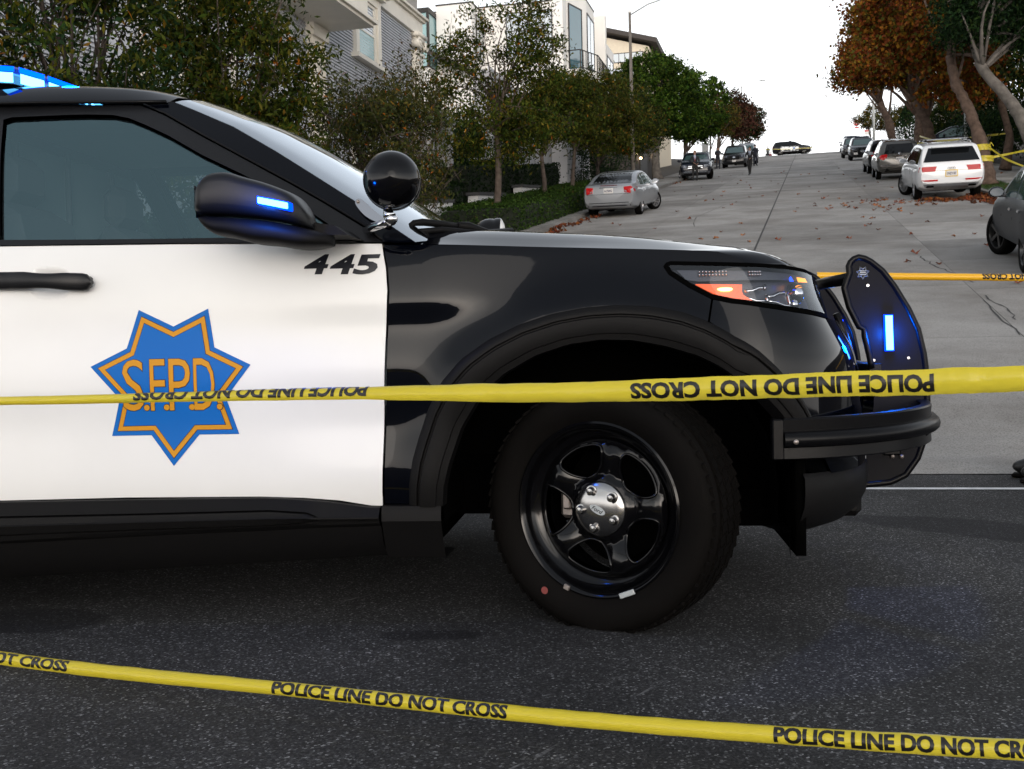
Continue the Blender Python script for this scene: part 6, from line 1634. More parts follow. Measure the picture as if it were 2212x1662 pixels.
# --- cream house with dark overhanging roof
ch = thing('cream_house', 'cream house with dark overhanging roof and brick chimney beyond the white house', 'house', (-15, 100, 16))
C0 = Vector((-15, 100, 16))
def cbx(b, x0, x1, y0, y1, z0, z1): b.box(((x0 + x1) / 2 + 15, (y0 + y1) / 2 - 100, (z0 + z1) / 2 - 16), (x1 - x0, y1 - y0, z1 - z0))
b = MB(); b.prism([(-30, 10), (-13.4, 10), (-13.4, 27.4), (-17.6, 28.6), (-30, 28.6)], 100, 116); b.v = [p - C0 for p in b.v]; part(ch, 'wall', b, M['cream'])
b = MB(); b.prism([(-12.6, 27.45), (-18.6, 29.2), (-30, 29.2), (-30, 29.5), (-18.5, 29.55), (-12.55, 27.85)], 99, 118); b.v = [p - C0 for p in b.v]; part(ch, 'roof', b, M['roof_dark'])
b = MB(); cbx(b, -14.2, -12.75, 108, 109.4, 26, 28.3); cbx(b, -14.25, -12.7, 107.95, 109.45, 28.3, 28.45); part(ch, 'chimney', b, M['brick'])
cwn = window(ch, 'clerestory', Vector((-17.2, 100, 26.2)) - C0, (1, 0, 0), 3.2, .75, 'blind', frame=.06, depth=.06, bars=tuple(('v', k / 6) for k in range(1, 6)))
window(ch, 'wide_window', Vector((-17.2, 100, 23.4)) - C0, (1, 0, 0), 3.3, 2.2, 'blind', frame=.06, depth=.06)
window(ch, 'side_window', Vector((-13.4, 101.5, 24)) - C0, (0, 1, 0), 2.0, 2.4, 'pane', frame=.08, depth=.06)
# --- grey doorway frame and stepped white walls on the bank
dw = thing('doorway_frame', 'grey concrete doorway frame among shrubs on the left bank', 'doorway', (-11.9, 35.2, zh(35.2)))
for x in (-1.0, 1.0):
    b = MB(); b.box((0, x, 2.0), (.5, .28, 3.2)); b.build('jamb', M['mid_grey_stucco'], dw)
b = MB(); b.box((0, 0, 3.72), (.62, 2.5, .26)); b.build('lintel', M['mid_grey_stucco'], dw)
M['white_wall'] = mat('white_painted_wall', (.66, .66, .66), .7, var=.06, vscale=3)
M['cap'] = mat('dark_slate_coping', (.05, .05, .052), .7)
SWG = 'low white step walls on the left bank'
for k, (y, h, ln, lab) in enumerate(((30.2, 1.05, 2.6, 'lowest low white wall with dark sloping coping on the left bank'), (35.6, .98, 3.4, 'middle low white wall with dark coping left of the hedge tree'), (41.6, .98, 3.0, 'uppermost low white wall with dark coping between two trunks'))):
    t = thing('step_wall', lab, 'wall', (-10.75, y, zh(y)), 0, SWG)
    sl = .12
    b = MB(); b.add([(-.18, 0, -.3), (.18, 0, -.3), (.18, ln, -.3), (-.18, ln, -.3), (-.18, 0, h), (.18, 0, h), (.18, ln, h + ln * sl), (-.18, ln, h + ln * sl)], [(0, 1, 5, 4), (1, 2, 6, 5), (2, 3, 7, 6), (3, 0, 4, 7), (4, 5, 6, 7)]); b.build('wall_face', M['white_wall'], t)
    b = MB(); b.add([(-.24, -.06, h + .003), (.24, -.06, h + .003), (.24, ln, h + ln * sl + .003), (-.24, ln, h + ln * sl + .003), (-.24, -.06, h + .11), (.24, -.06, h + .11), (.24, ln, h + ln * sl + .11), (-.24, ln, h + ln * sl + .11)], [(0, 1, 5, 4), (1, 2, 6, 5), (2, 3, 7, 6), (3, 0, 4, 7), (4, 5, 6, 7)]); b.build('coping', M['cap'], t)
# dark garage front with small lit lamps, by the clipped green tree
gg = thing('garage_front', 'dark garage front with two small lit lamps beside the round green tree', 'garage', (-10.5, 74, zh(74)))
b = MB(); b.box((-1.5, 0, 1.6), (3, 12, 3.6)); b.build('wall', M['roof_dark'], gg)
b = MB(); b.box((.03, .5, 1.25), (.06, 3.4, 2.3)); b.build('garage_door', M['iron'], gg)
M['warm_lamp'] = emis('warm_lamp', (1.0, .72, .42), 14)
for y, z in ((-3.4, 1.25), (-1.6, 1.2), (5.2, 2.4)):
    b = MB(); b.sphere((.14, y, z), .085, 10); b.build('wall_lamp', M['warm_lamp'], gg)
# right side: cream garage, dark house mass behind trees, low wall
rh = thing('right_house', 'cream house glimpsed behind the dark trees at the right edge', 'house', (18, 62, zh(62)))
b = MB(); b.box((0, 0, 4), (8, 22, 12)); b.build('wall', M['cream'], rh)
b = MB(); b.box((-.1, 0, 10.2), (9, 23, .4)); b.build('roof', M['roof_dark'], rh)
for y in (-8, -3.5, 1, 6): window(rh, 'window', (-4.0, y + 1.2, 5.5), (0, -1, 0), 1.3, 2.0, 'pane', frame=.12, depth=.08, fm='trim')
rg_ = thing('right_garage', 'cream garage wall with red panel behind the plane trunks', 'garage', (9.9, 88, zh(88)))
b = MB(); b.box((1.5, 0, 1.8), (4, 5, 4.0)); b.build('wall', M['cream'], rg_)
b = MB(); b.box((1.0, -2.53, 1.6), (1.5, .06, 2.2)); b.build('red_door', M['brick'], rg_)
lw = thing('low_wall', 'low cream wall behind the roof rack of the white SUV', 'wall', (9.1, 64, zh(64)))
b = MB(); b.box((0, 0, .55), (.3, 5, 1.2)); b.build('wall_face', M['cream'], lw)
b = MB(); b.box((0, 0, 1.2), (.4, 5.1, .1)); b.build('coping', M['trim'], lw)
# ================================================================= parked cars
def plane_up(x, y, heading):
    """object matrix on the sloping street; heading 0 = facing uphill (+Y), pi = facing down"""
    e = .4
    sl = (zh(y + e) - zh(y - e)) / (2 * e)
    f = Vector((-math.sin(heading), math.cos(heading), 0)); f.z = f.y * sl; f.normalize()
    n = Vector((0, -sl, 1)).normalized()
    l = n.cross(f); n = f.cross(l)
    return Matrix(((f.x, l.x, n.x, x), (f.y, l.y, n.y, y), (f.z, l.z, n.z, zh(y) + .016), (0, 0, 0, 1)))
M['silver'] = mat('silver_car_paint', (.33, .345, .37), .30, metal=.55, coat=.5)
M['carwhite'] = mat('pearl_white_car_paint', (.70, .715, .73), .18, coat=.5)
M['grey_met'] = mat('warm_grey_car_paint', (.10, .098, .092), .24, metal=.5, coat=.8)
M['navy'] = mat('navy_car_paint', (.006, .008, .016), .16, spec=.4, coat=.2)
M['carblack'] = mat('black_car_paint_plain', (.005, .006, .008), .15, spec=.4, coat=.15)
M['satin_grey'] = mat('satin_slate_car_paint', (.016, .019, .024), .40, spec=.25)
M['cglass'] = mat('dark_car_glass', (.004, .005, .006), .04, spec=.35)
M['cglass_teal'] = mat('greenish_car_glass', (.05, .09, .09), .04, spec=.6)
M['rim_grey'] = mat('alloy_rim', (.30, .30, .31), .3, metal=.8)
M['rim_black'] = mat('black_alloy_rim', (.012, .012, .012), .3, coat=.3)
M['redlamp'] = mat('red_car_lamp', (.34, .006, .008), .2, spec=.3, emit=(.8, .01, .01), estr=.06)
M['redlamp_dk'] = mat('dark_red_car_lamp', (.12, .004, .006), .2, spec=.3)
M['clearlamp'] = mat('clear_car_lamp', (.55, .58, .62), .1, metal=.6, coat=.6)
M['frontlamp'] = mat('front_lamp_glass', (.16, .17, .19), .12, metal=.4, coat=.4)
M['plate'] = mat('number_plate_white', (.62, .60, .58), .5)
M['plate_y'] = mat('yellow_plate_frame', (.62, .42, .05), .5)
M['plate_ink'] = mat('plate_ink', (.05, .06, .12), .5)
M['seam'] = mat('panel_gap', (.004, .004, .004), .9)
def make_car(label, cat, name, mw, sp, group=None):
    t = thing(name, label, cat, mw=mw, group=group)
    W_, wb, ro, fo, wr = sp['W'], sp['wb'], sp['ro'], sp['fo'], sp['wr']
    top, belt, bot = lin(sp['top']), lin(sp['belt']), lin(sp['bot'])
    def smoothf(f, d=.05): return lambda x: (f(x - d) + 2 * f(x) + f(x + d)) / 4
    top_s = smoothf(top)
    x0, x1 = -ro, wb + fo
    xs = sorted(set([round(float(x), 4) for x in np.concatenate([np.linspace(x0, x0 + .3, 7), np.linspace(x0 + .3, x1 - .3, 38), np.linspace(x1 - .3, x1, 7)])]))
    tum = sp.get('tum', .30)
    def halfw(x):
        a = min((x - x0) / sp.get('rr', .35), 1); b = min((x1 - x) / sp.get('fr', .75), 1)
        return W_ / 2 * (1 - .11 * (1 - a)**2.2) * (1 - .20 * (1 - b)**2.2)
    rows = []
    for x in xs:
        zt, zb = top_s(x) if x0 + .06 < x < x1 - .06 else top(x), bot(x)
        zs = min(belt(x), zt - .03); h = zt - zs; w = halfw(x)
        hh = zs - zb
        fl = .025 * (math.exp(-(x / .42)**2) + math.exp(-((x - wb) / .42)**2))
        half = [(0, zb), (.78 * w, zb), (.93 * w, zb + .10 * hh), (.985 * w + fl * .5, zb + .30 * hh), (w + fl, zb + .55 * hh), (.995 * w + fl * .6, zb + .78 * hh), (.975 * w, zs - .05 * hh), (.945 * w, zs)]
        wt = .945 * w - tum * h
        for f, k in ((.35, None), (.72, None), (.91, .985), (.975, .90), (.995, .6), (1.0, 0)):
            y = (.945 * w - tum * h * f - .006) if k is None else wt * k
            half.append((y, zs + h * f))
        ring = [Vector((x, -y, z)) for y, z in half] + [Vector((x, y, z)) for y, z in half[::-1][1:-1]]
        rows.append(ring)
    b = MB(); b.grid(rows, close=True); n = len(rows[0])
    b.f.append(list(range(n - 1, -1, -1))); b.m.append(0); b.f.append([(len(rows) - 1) * n + k for k in range(n)]); b.m.append(0)
    body = b.build('body', [M[sp['paint']], M['dark']], t, True, 32)
    bm = bmesh.new(); bm.from_mesh(body.data); bvh = BVHTree.FromBMesh(bm); bm.free()
    # wheel arches
    cut = MB()
    for wx in (0, wb):
        for s in (-1, 1):
            cut.lathe([(.0, W_ / 2 - .36), (wr + .055, W_ / 2 - .36), (wr + .055, W_ / 2 + .3), (.0, W_ / 2 + .3)] if s > 0 else [(.0, -W_ / 2 - .3), (wr + .055, -W_ / 2 - .3), (wr + .055, -W_ / 2 + .36), (.0, -W_ / 2 + .36)], c=(wx, 0, wr + .01), axis='y', n=36, mi=1)
    co = cut.build('cutter', [M[sp['paint']], M['dark']])
    for p in co.data.polygons: p.material_index = 1
    md = body.modifiers.new('arches', 'BOOLEAN'); md.object = co; md.operation = 'DIFFERENCE'; md.solver = 'EXACT'
    try: md.material_mode = 'INDEX'
    except Exception: pass
    me = bpy.data.meshes.new_from_object(body.evaluated_get(bpy.context.evaluated_depsgraph_get()))
    body.modifiers.clear(); old = body.data; body.data = me; me.name = 'body'; bpy.data.meshes.remove(old)
    cm = co.data; bpy.data.objects.remove(co); bpy.data.meshes.remove(cm)
    def proj(pname, poly, ax, m, off=.006, step=.10, thick=.01, parent=None, holes=()):
        """a piece cut to an outline and laid onto the body along an axis: 'R'ear, 'F'ront, 'S'ides(-y), 'L'eft(+y)"""
        pts, tr, loops = fill2d(poly, step, holes)
        V = []
        for (u, v) in pts:
            if ax == 'R': o, d = Vector((-9, u, v)), Vector((1, 0, 0))
            elif ax == 'F': o, d = Vector((14, u, v)), Vector((-1, 0, 0))
            elif ax == 'S': o, d = Vector((u, -5, v)), Vector((0, 1, 0))
            else: o, d = Vector((u, 5, v)), Vector((0, -1, 0))
            h = bvh.ray_cast(o, d)
            if h[0] is None:
                nr = bvh.find_nearest(Vector((x0 if ax == 'R' else (x1 if ax == 'F' else u), u if ax in 'RF' else (-1 if ax == 'S' else 1), v)))
                V.append(nr[0] - d * off)
            else:
                nn = h[1]
                V.append(h[0] + (nn if nn.dot(d) < 0 else -nn) * off * .5 - d * off * .6)
        Fc = list(tr); d = {'R': Vector((-1, 0, 0)), 'F': Vector((1, 0, 0)), 'S': Vector((0, -1, 0)), 'L': Vector((0, 1, 0))}[ax]
        o2 = []
        for f in Fc:
            a, c, e = (V[i] for i in f)
            o2.append(f if (c - a).cross(e - a).dot(d) > 0 else f[::-1])
        nb = len(V)
        for lp in loops:
            for i in range(len(lp)):
                a, c = lp[i], lp[(i + 1) % len(lp)]
                k = len(V); V += [V[a] - d * (thick + off), V[c] - d * (thick + off)]
                o2.append((a, c, k + 1, k))
        return mobj(pname, V, o2, m, parent if parent is not None else t, False)
    mir = lambda p: [(-a, c) for a, c in p]
    P = dict(proj=proj, t=t, bvh=bvh, mir=mir)
    # side windows
    for s in 'SL':
        for (xa, xb) in sp['win']:
            xx = np.linspace(xa, xb, 9)
            up_ = [(x, max(top(x) - sp.get('wtop', .13) * min(1, (top(x) - belt(x)) / .3), belt(x) + .035)) for x in xx]
            lo_ = [(x, belt(x) + .015) for x in xx]
            poly = lo_ + up_[::-1]
            proj('side_window', poly, s, M[sp.get('sideglass', 'cglass')], .005, .12)
        if sp.get('cladding'):
            proj('lower_cladding', [(wr + .10, bot(1) + .02), (wb - wr - .10, bot(1) + .02), (wb - wr - .10, bot(1) + .20), (wr + .10, bot(1) + .20)], s, M['matte_black'], .008, .2)
        for x in sp.get('seams', ()):
            proj('door_gap', [(x - .006, bot(1) + .18), (x + .006, bot(1) + .18), (x + .006 + sp.get('seamtilt', 0), belt(x)), (x - .006 + sp.get('seamtilt', 0), belt(x))], s, M['seam'], .003, .2, .002)
        for x in sp.get('handles', ()):
            proj('door_handle', [(x - .10, belt(x) - .17), (x + .09, belt(x) - .17), (x + .09, belt(x) - .135), (x - .10, belt(x) - .135)], s, M[sp.get('handle', sp['paint'])], .028, .1, .02)
    ws = sp['ws']; proj('windscreen', [(-ws[1], ws[0]), (ws[1], ws[0]), (ws[3], ws[2]), (-ws[3], ws[2])], 'F', M[sp.get('wsglass', 'cglass')], .005, .12)
    rw = sp['rw']; proj('rear_window', [(-rw[1], rw[0]), (rw[1], rw[0]), (rw[3], rw[2]), (-rw[3], rw[2])], 'R', M['cglass'], .014, .06, .02)
    # wheels
    tm = MB(); tm.lathe([(wr * .70, -.095), (wr * .74, -.11), (wr * .90, -.115), (wr * .97, -.10), (wr, -.07), (wr, .07), (wr * .97, .10), (wr * .88, .115), (wr * .70, .10)], axis='y', n=40)
    tyre_o = tm.build('tyre', M['rubber'], None, True, 40)
    rm = MB(); rr_ = wr * .70
    rm.lathe([(rr_ + .004, -.10), (rr_ - .012, -.104), (rr_ - .022, -.08), (rr_ - .03, .09)], axis='y', n=40)
    rm.lathe([(.055, -.075), (.05, -.088), (.0005, -.092)], axis='y', n=18)
    ns = sp.get('spokes', 5)
    for k in range(ns):
        a = 2 * math.pi * k / ns
        rot = Matrix.Rotation(a, 3, 'Y')
        wd = sp.get('spw', .055)
        rm.add([rot @ Vector(p) for p in ((.04, -.085, -wd * .5), (.04, -.085, wd * .5), (rr_ - .012, -.092, wd * .62), (rr_ - .012, -.092, -wd * .62), (.04, -.05, -wd * .5), (.04, -.05, wd * .5), (rr_ - .012, -.05, wd * .5), (rr_ - .012, -.05, -wd * .5))], [(0, 1, 2, 3), (0, 3, 7, 4), (1, 5, 6, 2), (4, 7, 6, 5)])
    rim_o = rm.build('rim', M[sp.get('rim', 'rim_grey')], None, True, 30)
    bd = MB(); bd.lathe([(.0, .0), (rr_ - .03, .0)], axis='y', n=24); bd.lathe([(rr_ - .03, -.02), (rr_ - .028, .09)], axis='y', n=24); brk_o = bd.build('brake', M['dark'], None)
    first = True
    for wx in (0, wb):
        for s in (-1, 1):
            wo = bpy.data.objects.new('wheel', None); link(wo, t)
            wo.location = (wx, s * (W_ / 2 - .125), wr - .008)
            st = R(sp.get('steer', 0)) if wx else 0
            wo.rotation_euler = (0, 0, (0 if s < 0 else math.pi) + st)
            for src in (tyre_o, rim_o, brk_o):
                if first: src.parent = wo
                else:
                    c = src.copy(); link(c, wo)
            first = False
    fl_ = MB(); fl_.box((wb / 2, 0, bot(1) + .05), (wb + .8, W_ - .5, .12)); fl_.build('floor_pan', M['dark'], t)
    for s in (-1, 1):          # mirrors
        mx, mz = sp['mir']; yy = s * (halfw(mx) * .96 + .12)
        b = MB(); b.sphere((mx + .03, yy, mz), .12, 14, sc=(.55, 1.05, .72)); b.box((mx + .02, s * (halfw(mx) * .95), mz - .06), (.10, .20, .05), bev=.015)
        mo_ = b.build('mirror', M[sp.get('mirrorpaint', sp['paint'])], t, True, 50)
        b = MB(); b.lathe([(.0, 0), (.098, 0)], axis='x', n=18); b.v = [Vector((mx - .038, yy + p.y * 1.05, mz + p.z * .68)) for p in b.v]; b.build('mirror_glass', M['clearlamp'], mo_)
    return P
def plate(P, ax, y, z, txt, m='plate', frame=None, w=.31, h=.155):
    o = P['proj']('number_plate', [(y - w / 2, z - h / 2), (y + w / 2, z - h / 2), (y + w / 2, z + h / 2), (y - w / 2, z + h / 2)], ax, M[m], .022, .4, .02)
    if frame: P['proj']('plate_frame', [(y - w / 2 - .025, z - h / 2 - .025), (y + w / 2 + .025, z - h / 2 - .025), (y + w / 2 + .025, z + h / 2 + .025), (y - w / 2 - .025, z + h / 2 + .025)], ax, M[frame], .014, .4, .012)
    d = Vector((-1, 0, 0)) if ax == 'R' else Vector((1, 0, 0))
    vs = [v.co.copy() for v in o.data.vertices]; x = (min if ax == 'R' else max)(v.x for v in vs)
    sg = -1 if ax == 'R' else 1
    if txt: text_on('plate_number', txt, lambda u, v: Vector((x + d.x * .004, y - sg * -1 * (-w * .42 + w * .84 * u) * 1, z - h * .26 + h * .48 * v)), M['plate_ink'], o, bold=.02)
SUVTOP = lambda L, H, hood, cowl: None
def suv_spec(**k):
    s = dict(W=1.97, wb=2.95, ro=1.08, fo=.95, wr=.375, paint='carblack', rr=.35, fr=.75)
    s.update(k); H = s.get('H', 1.76)
    if 'top' not in s:
        wb, ro, fo = s['wb'], s['ro'], s['fo']
        s['top'] = [(-ro, .98), (-ro + .05, 1.12), (-ro + .32, H - .13), (-ro + .42, H - .05), (-ro + 1.1, H), (wb * .42, H), (wb * .58, H - .05), (wb * .70, H - .22), (wb * .93, 1.16), (wb + .1, 1.13), (wb + fo - .35, 1.05), (wb + fo - .12, .95), (wb + fo - .02, .78), (wb + fo, .62)]
        s['belt'] = [(-ro, 1.06), (0, 1.08), (wb * .7, 1.05), (wb, 1.02), (wb + fo, .86)]
        s['bot'] = [(-ro, .52), (-ro + .18, .36), (-.45, .27), (wb + .45, .25), (wb + fo - .25, .28), (wb + fo, .42)]
        s['win'] = [(-ro + .52, -.05), (.0, .92), (.98, wb * .80)]
        s['ws'] = (1.20, .72, H - .16, .60); s['rw'] = (1.15, .66, H - .18, .54); s['mir'] = (wb * .70, 1.16)
        s['seams'] = (-.03, .96, wb * .76); s['handles'] = (.18, 1.12)
    return s
# --- silver sedan, parked with its front wheels turned
PK = 'cars parked along the kerb'
sp = dict(W=1.80, wb=2.70, ro=1.08, fo=.95, wr=.325, paint='silver', H=1.43, rr=.45, fr=.7, spokes=9, spw=.035, steer=-26, tum=.34,
    top=[(-1.08, .88), (-1.04, 1.00), (-.95, 1.055), (-.62, 1.075), (-.45, 1.10), (-.05, 1.28), (.35, 1.385), (.9, 1.43), (1.3, 1.425), (1.7, 1.33), (2.35, 1.02), (2.6, .965), (3.2, .87), (3.5, .77), (3.6, .66), (3.65, .52)],
    belt=[(-1.08, .93), (-.5, .97), (0, .96), (2.3, .90), (3.65, .70)], bot=[(-1.08, .42), (-.95, .30), (-.4, .22), (3.2, .20), (3.65, .32)],
    win=[(-.10, .52), (.58, 1.32), (1.37, 2.10)], ws=(1.02, .66, 1.32, .56), rw=(1.075, .66, 1.40, .53), mir=(1.95, 1.0), seams=(.30, 1.35, 2.2), handles=(.45, 1.5), sideglass='cglass_teal', wtop=.085)
P = make_car('silver sedan parked at the left kerb with its front wheels turned out', 'car', 'parked_sedan', plane_up(-6.10, 36.75, R(-3)), sp, PK)
tl = [(.50, .965), (.52, .80), (.72, .76), (.85, .80), (.87, .93), (.74, .985)]
for q_ in (tl, P['mir'](tl)): P['proj']('tail_lamp', q_, 'R', M['redlamp'], .014, .1)
rv = [(.53, .865), (.54, .82), (.61, .80), (.60, .85)]
for q_ in (rv, P['mir'](rv)): P['proj']('reverse_lamp', q_, 'R', M['clearlamp'], .022, .1)
P['proj']('chrome_bar', [(-.30, .952), (.30, .952), (.29, .97), (-.29, .97)], 'R', M['chrome'], .016, .2)
P['proj']('brake_lamp', [(-.28, 1.012), (.28, 1.012), (.28, 1.03), (-.28, 1.03)], 'R', M['redlamp_dk'], .012, .2)
plate(P, 'R', 0, .86, '6LFE842')
P['proj']('bumper_gap', [(-.80, .745), (.80, .745), (.80, .755), (-.80, .755)], 'R', M['seam'], .004, .2, .002)
P['proj']('lower_bumper', [(-.72, .36), (.72, .36), (.66, .48), (-.66, .48)], 'R', M['matte_black'], .012, .2)
b = MB(); b.tube([(-.2, .2, 1.43), (-.24, .2, 1.47)], .02, 6); b.build('aerial', M['matte_black'], P['t'])
# --- white SUV with roof rack
sp = suv_spec(W=1.95, H=1.72, wb=2.98, ro=1.08, fo=.95, wr=.375, paint='carwhite', spokes=10, spw=.045, steer=24, handle='carwhite', tum=.26)
sp['top'] = [(-1.08, .86), (-1.05, 1.02), (-1.0, 1.14), (-.74, 1.54), (-.70, 1.60), (-.60, 1.655), (0, 1.70), (1.1, 1.72), (1.7, 1.68), (2.1, 1.52), (2.85, 1.13), (3.1, 1.10), (3.6, 1.00), (3.85, .86), (3.93, .62)]
sp['rw'] = (1.15, .80, 1.56, .63)
P = make_car('white SUV with silver roof rack parked at the right kerb over red leaves', 'car', 'parked_suv', plane_up(4.26, 37.0, R(1.5)), sp, PK)
tl = [(.42, 1.02), (.90, 1.02), (.93, .87), (.47, .87)]
for q_ in (tl, P['mir'](tl)): P['proj']('tail_lamp', q_, 'R', M['redlamp'], .014, .1)
rf_ = [(.40, .575), (.86, .585), (.86, .625), (.38, .625)]
for q_ in (rf_, P['mir'](rf_)): P['proj']('reflector', q_, 'R', M['redlamp'], .012, .1)
plate(P, 'R', 0, .80, '3NZV187', frame='plate_y')
for k in range(4):
    b = MB(); cy = (k - 1.5) * .052
    b.tube([(-1.096, cy + .033 * math.cos(a), .955 + .033 * math.sin(a)) for a in np.linspace(0, 2 * math.pi, 17)], .006, 6, cap=False); b.build('badge_ring', M['chrome'], P['t'], True)
P['proj']('crease_gap', [(-.46, .882), (.46, .882), (.46, .892), (-.46, .892)], 'R', M['seam'], .004, .2, .002)
P['proj']('skid_plate', [(-.74, .40), (.74, .40), (.80, .50), (-.80, .50)], 'R', M['silver'], .016, .15)
P['proj']('diffuser', [(-.52, .34), (.52, .34), (.46, .43), (-.46, .43)], 'R', M['rim_grey'], .03, .15)
for y in (-.60, .60): P['proj']('exhaust', [(y - .11, .40), (y + .11, .40), (y + .10, .46), (y - .10, .46)], 'R', M['dark'], .035, .2)
for y in (-.62, .62):
    b = MB(); b.tube([(-.45, y, 1.69), (-.3, y, 1.735), (1.5, y, 1.765), (1.65, y, 1.72)], .016, 8); b.build('roof_rail', M['chrome'], P['t'], True)
for x in (.0, 1.0):
    b = MB(); b.box((x, 0, 1.80), (.07, 1.30, .028), bev=.01); b.build('cross_bar', M['silver'], P['t'])
    for y in (-.62, .62):
        b = MB(); b.box((x, y, 1.775), (.11, .06, .07), bev=.01); b.build('rack_foot', M['matte_black'], P['t'])
b = MB(); b.box((-.86, 0, 1.585), (.20, 1.10, .025), bev=.008); b.build('roof_spoiler', M['carwhite'], P['t'])
# --- grey SUV
sp = suv_spec(W=1.94, H=1.74, wb=2.90, ro=1.08, fo=.95, wr=.37, paint='grey_met', spokes=6)
P = make_car('warm grey SUV with chrome strip parked ahead of the white SUV', 'car', 'parked_suv', plane_up(4.12, 53.7, R(0)), sp, PK)
tl = [(.52, 1.10), (.60, 1.13), (.92, 1.08), (.93, .95), (.70, .88), (.56, .96)]
for q_ in (tl, P['mir'](tl)): P['proj']('tail_lamp', q_, 'R', M['redlamp'], .016, .1)
P['proj']('chrome_strip', [(-.80, .605), (.80, .605), (.80, .655), (-.80, .655)], 'R', M['chrome'], .02, .15)
P['proj']('plate_garnish', [(-.30, 1.01), (.30, 1.01), (.29, 1.05), (-.29, 1.05)], 'R', M['chrome'], .02, .2)
P['proj']('rear_emblem', smoothpoly([(-.06, 1.09), (.06, 1.09), (.06, 1.19), (-.06, 1.19)], 2), 'R', M['chrome'], .02, .2)
plate(P, 'R', 0, .91, '8KLR204')
P['proj']('lower_bumper', [(-.82, .36), (.82, .36), (.82, .56), (-.82, .56)], 'R', M['matte_black'], .014, .2)
for y in (-.62, .62):
    b = MB(); b.tube([(-.6, y, 1.70), (-.45, y, 1.775), (1.4, y, 1.79), (1.6, y, 1.72)], .02, 8); b.build('roof_rail', M['chrome'], P['t'], True)
# --- dark SUV hidden behind it
sp = suv_spec(W=1.92, H=1.72, paint='carblack', spokes=5)
P = make_car('dark SUV mostly hidden behind the warm grey SUV', 'car', 'parked_suv', plane_up(4.15, 61.8, R(1)), sp, PK)
for q_ in (tl, P['mir'](tl)): P['proj']('tail_lamp', q_, 'R', M['redlamp'], .016, .1)
# --- police SUVs facing down the hill, and one across the crest
PG = 'police SUVs farther up the street'
def police(label, mw, white=True, front=True):
    sp = suv_spec(W=1.98, H=1.76, wb=3.0, ro=1.05, fo=.90, wr=.375, paint='carblack', rim='rim_black', spokes=5, spw=.07, sideglass='cglass', wsglass='cglass_teal')
    P = make_car(label, 'police car', 'police_suv', mw, sp, PG)
    if white:
        for s in 'SL': P['proj']('white_door', [(.04, .42), (2.32, .42), (2.34, 1.035), (.04, 1.05)], s, M['carwhite'], .006, .2)
        for s, sg in (('S', 1), ('L', -1)): P['proj']('door_star', [(1.75 + (.20 if i % 2 else .11) * math.cos(R(90 + i * 180 / 7)), .73 + (.20 if i % 2 else .11) * math.sin(R(90 + i * 180 / 7))) for i in range(14)], s, M['decal_blue'], .010, .3, .002)
    b = MB(); b.box((1.25, 0, 1.80), (.28, 1.15, .09), bev=.03); b.build('light_bar', M['bar_body'], P['t'])
    hl = [(.55, .98), (.92, 1.0), (.92, .84), (.62, .86)]
    for q_ in (hl, P['mir'](hl)): P['proj']('headlight', q_, 'F', M['frontlamp'], .014, .1)
    P['proj']('grille', [(-.46, .98), (.46, .98), (.42, .66), (-.42, .66)], 'F', M['matte_black'], .012, .15)
    b = MB()
    for y in (-.36, .36): b.tube([(3.95, y, .42), (4.02, y, .55), (4.02, y, .85), (3.92, y, 1.02)], .035, 8)
    b.tube([(4.0, -.36, .98), (4.0, .36, .98)], .03, 8); b.tube([(4.03, -.42, .60), (4.03, .42, .60)], .05, 8); b.build('push_bar', M['satin_black'], P['t'], True)
    tl_ = [(.62, 1.10), (.93, 1.08), (.93, .92), (.66, .92)]
    for q_ in (tl_, P['mir'](tl_)): P['proj']('tail_lamp', q_, 'R', M['redlamp'], .014, .1)
    return P
def front_mw(x, y, wb): return plane_up(x, y + wb, math.pi)
P = police('police SUV facing downhill at the right kerb with push bar', front_mw(4.45, 92.0, 3.0))
plate(P, 'F', -.55, .55, '')
P = police('police SUV tucked right behind the downhill facing one with push bar', front_mw(4.22, 102.5, 3.0))
# across the crest
e_ = .0
cm = Matrix.Translation((-3.05, 151.2, zh(151.2) + .14)) @ Matrix.Rotation(R(0), 4, 'Z')
P = police('black and white police SUV standing across the crest of the hill', cm)
# --- far black SUV
sp = suv_spec(W=1.95, H=1.85, paint='carblack')
P = make_car('black SUV farthest up at the right kerb, seen from behind', 'car', 'parked_suv', plane_up(5.1, 133.5, R(2)), sp, PK)
tl = [(.70, 1.12), (.92, 1.12), (.92, .78), (.72, .78)]
for q_ in (tl, P['mir'](tl)): P['proj']('tail_lamp', q_, 'R', M['redlamp'], .016, .1)
# --- navy SUV facing down, with a man before it
sp = suv_spec(W=1.90, H=1.62, wb=2.87, ro=.95, fo=.82, wr=.36, paint='navy', spokes=5, spw=.06, steer=22, wsglass='cglass_teal')
P = make_car('navy SUV facing downhill at the left kerb, a suited man before it', 'car', 'parked_suv', front_mw(-6.55, 68.3, 2.87) @ Matrix.Rotation(R(3), 4, 'Z'), sp, PK)
hl = [(.50, .86), (.90, .97), (.90, .80), (.56, .74)]
for q_ in (hl, P['mir'](hl)): P['proj']('headlight', q_, 'F', M['frontlamp'], .016, .1)
P['proj']('grille', [(-.46, .88), (.46, .88), (.40, .62), (-.40, .62)], 'F', M['matte_black'], .012, .15)
for z in (.70, .80): P['proj']('grille_bar', [(-.43, z), (.43, z), (.43, z + .045), (-.43, z + .045)], 'F', M['chrome'], .022, .15)
P['proj']('star_emblem', [(.09 * math.cos(a), .76 + .09 * math.sin(a)) for a in np.linspace(0, 2 * math.pi, 13)[:-1]], 'F', M['chrome'], .035, .2)
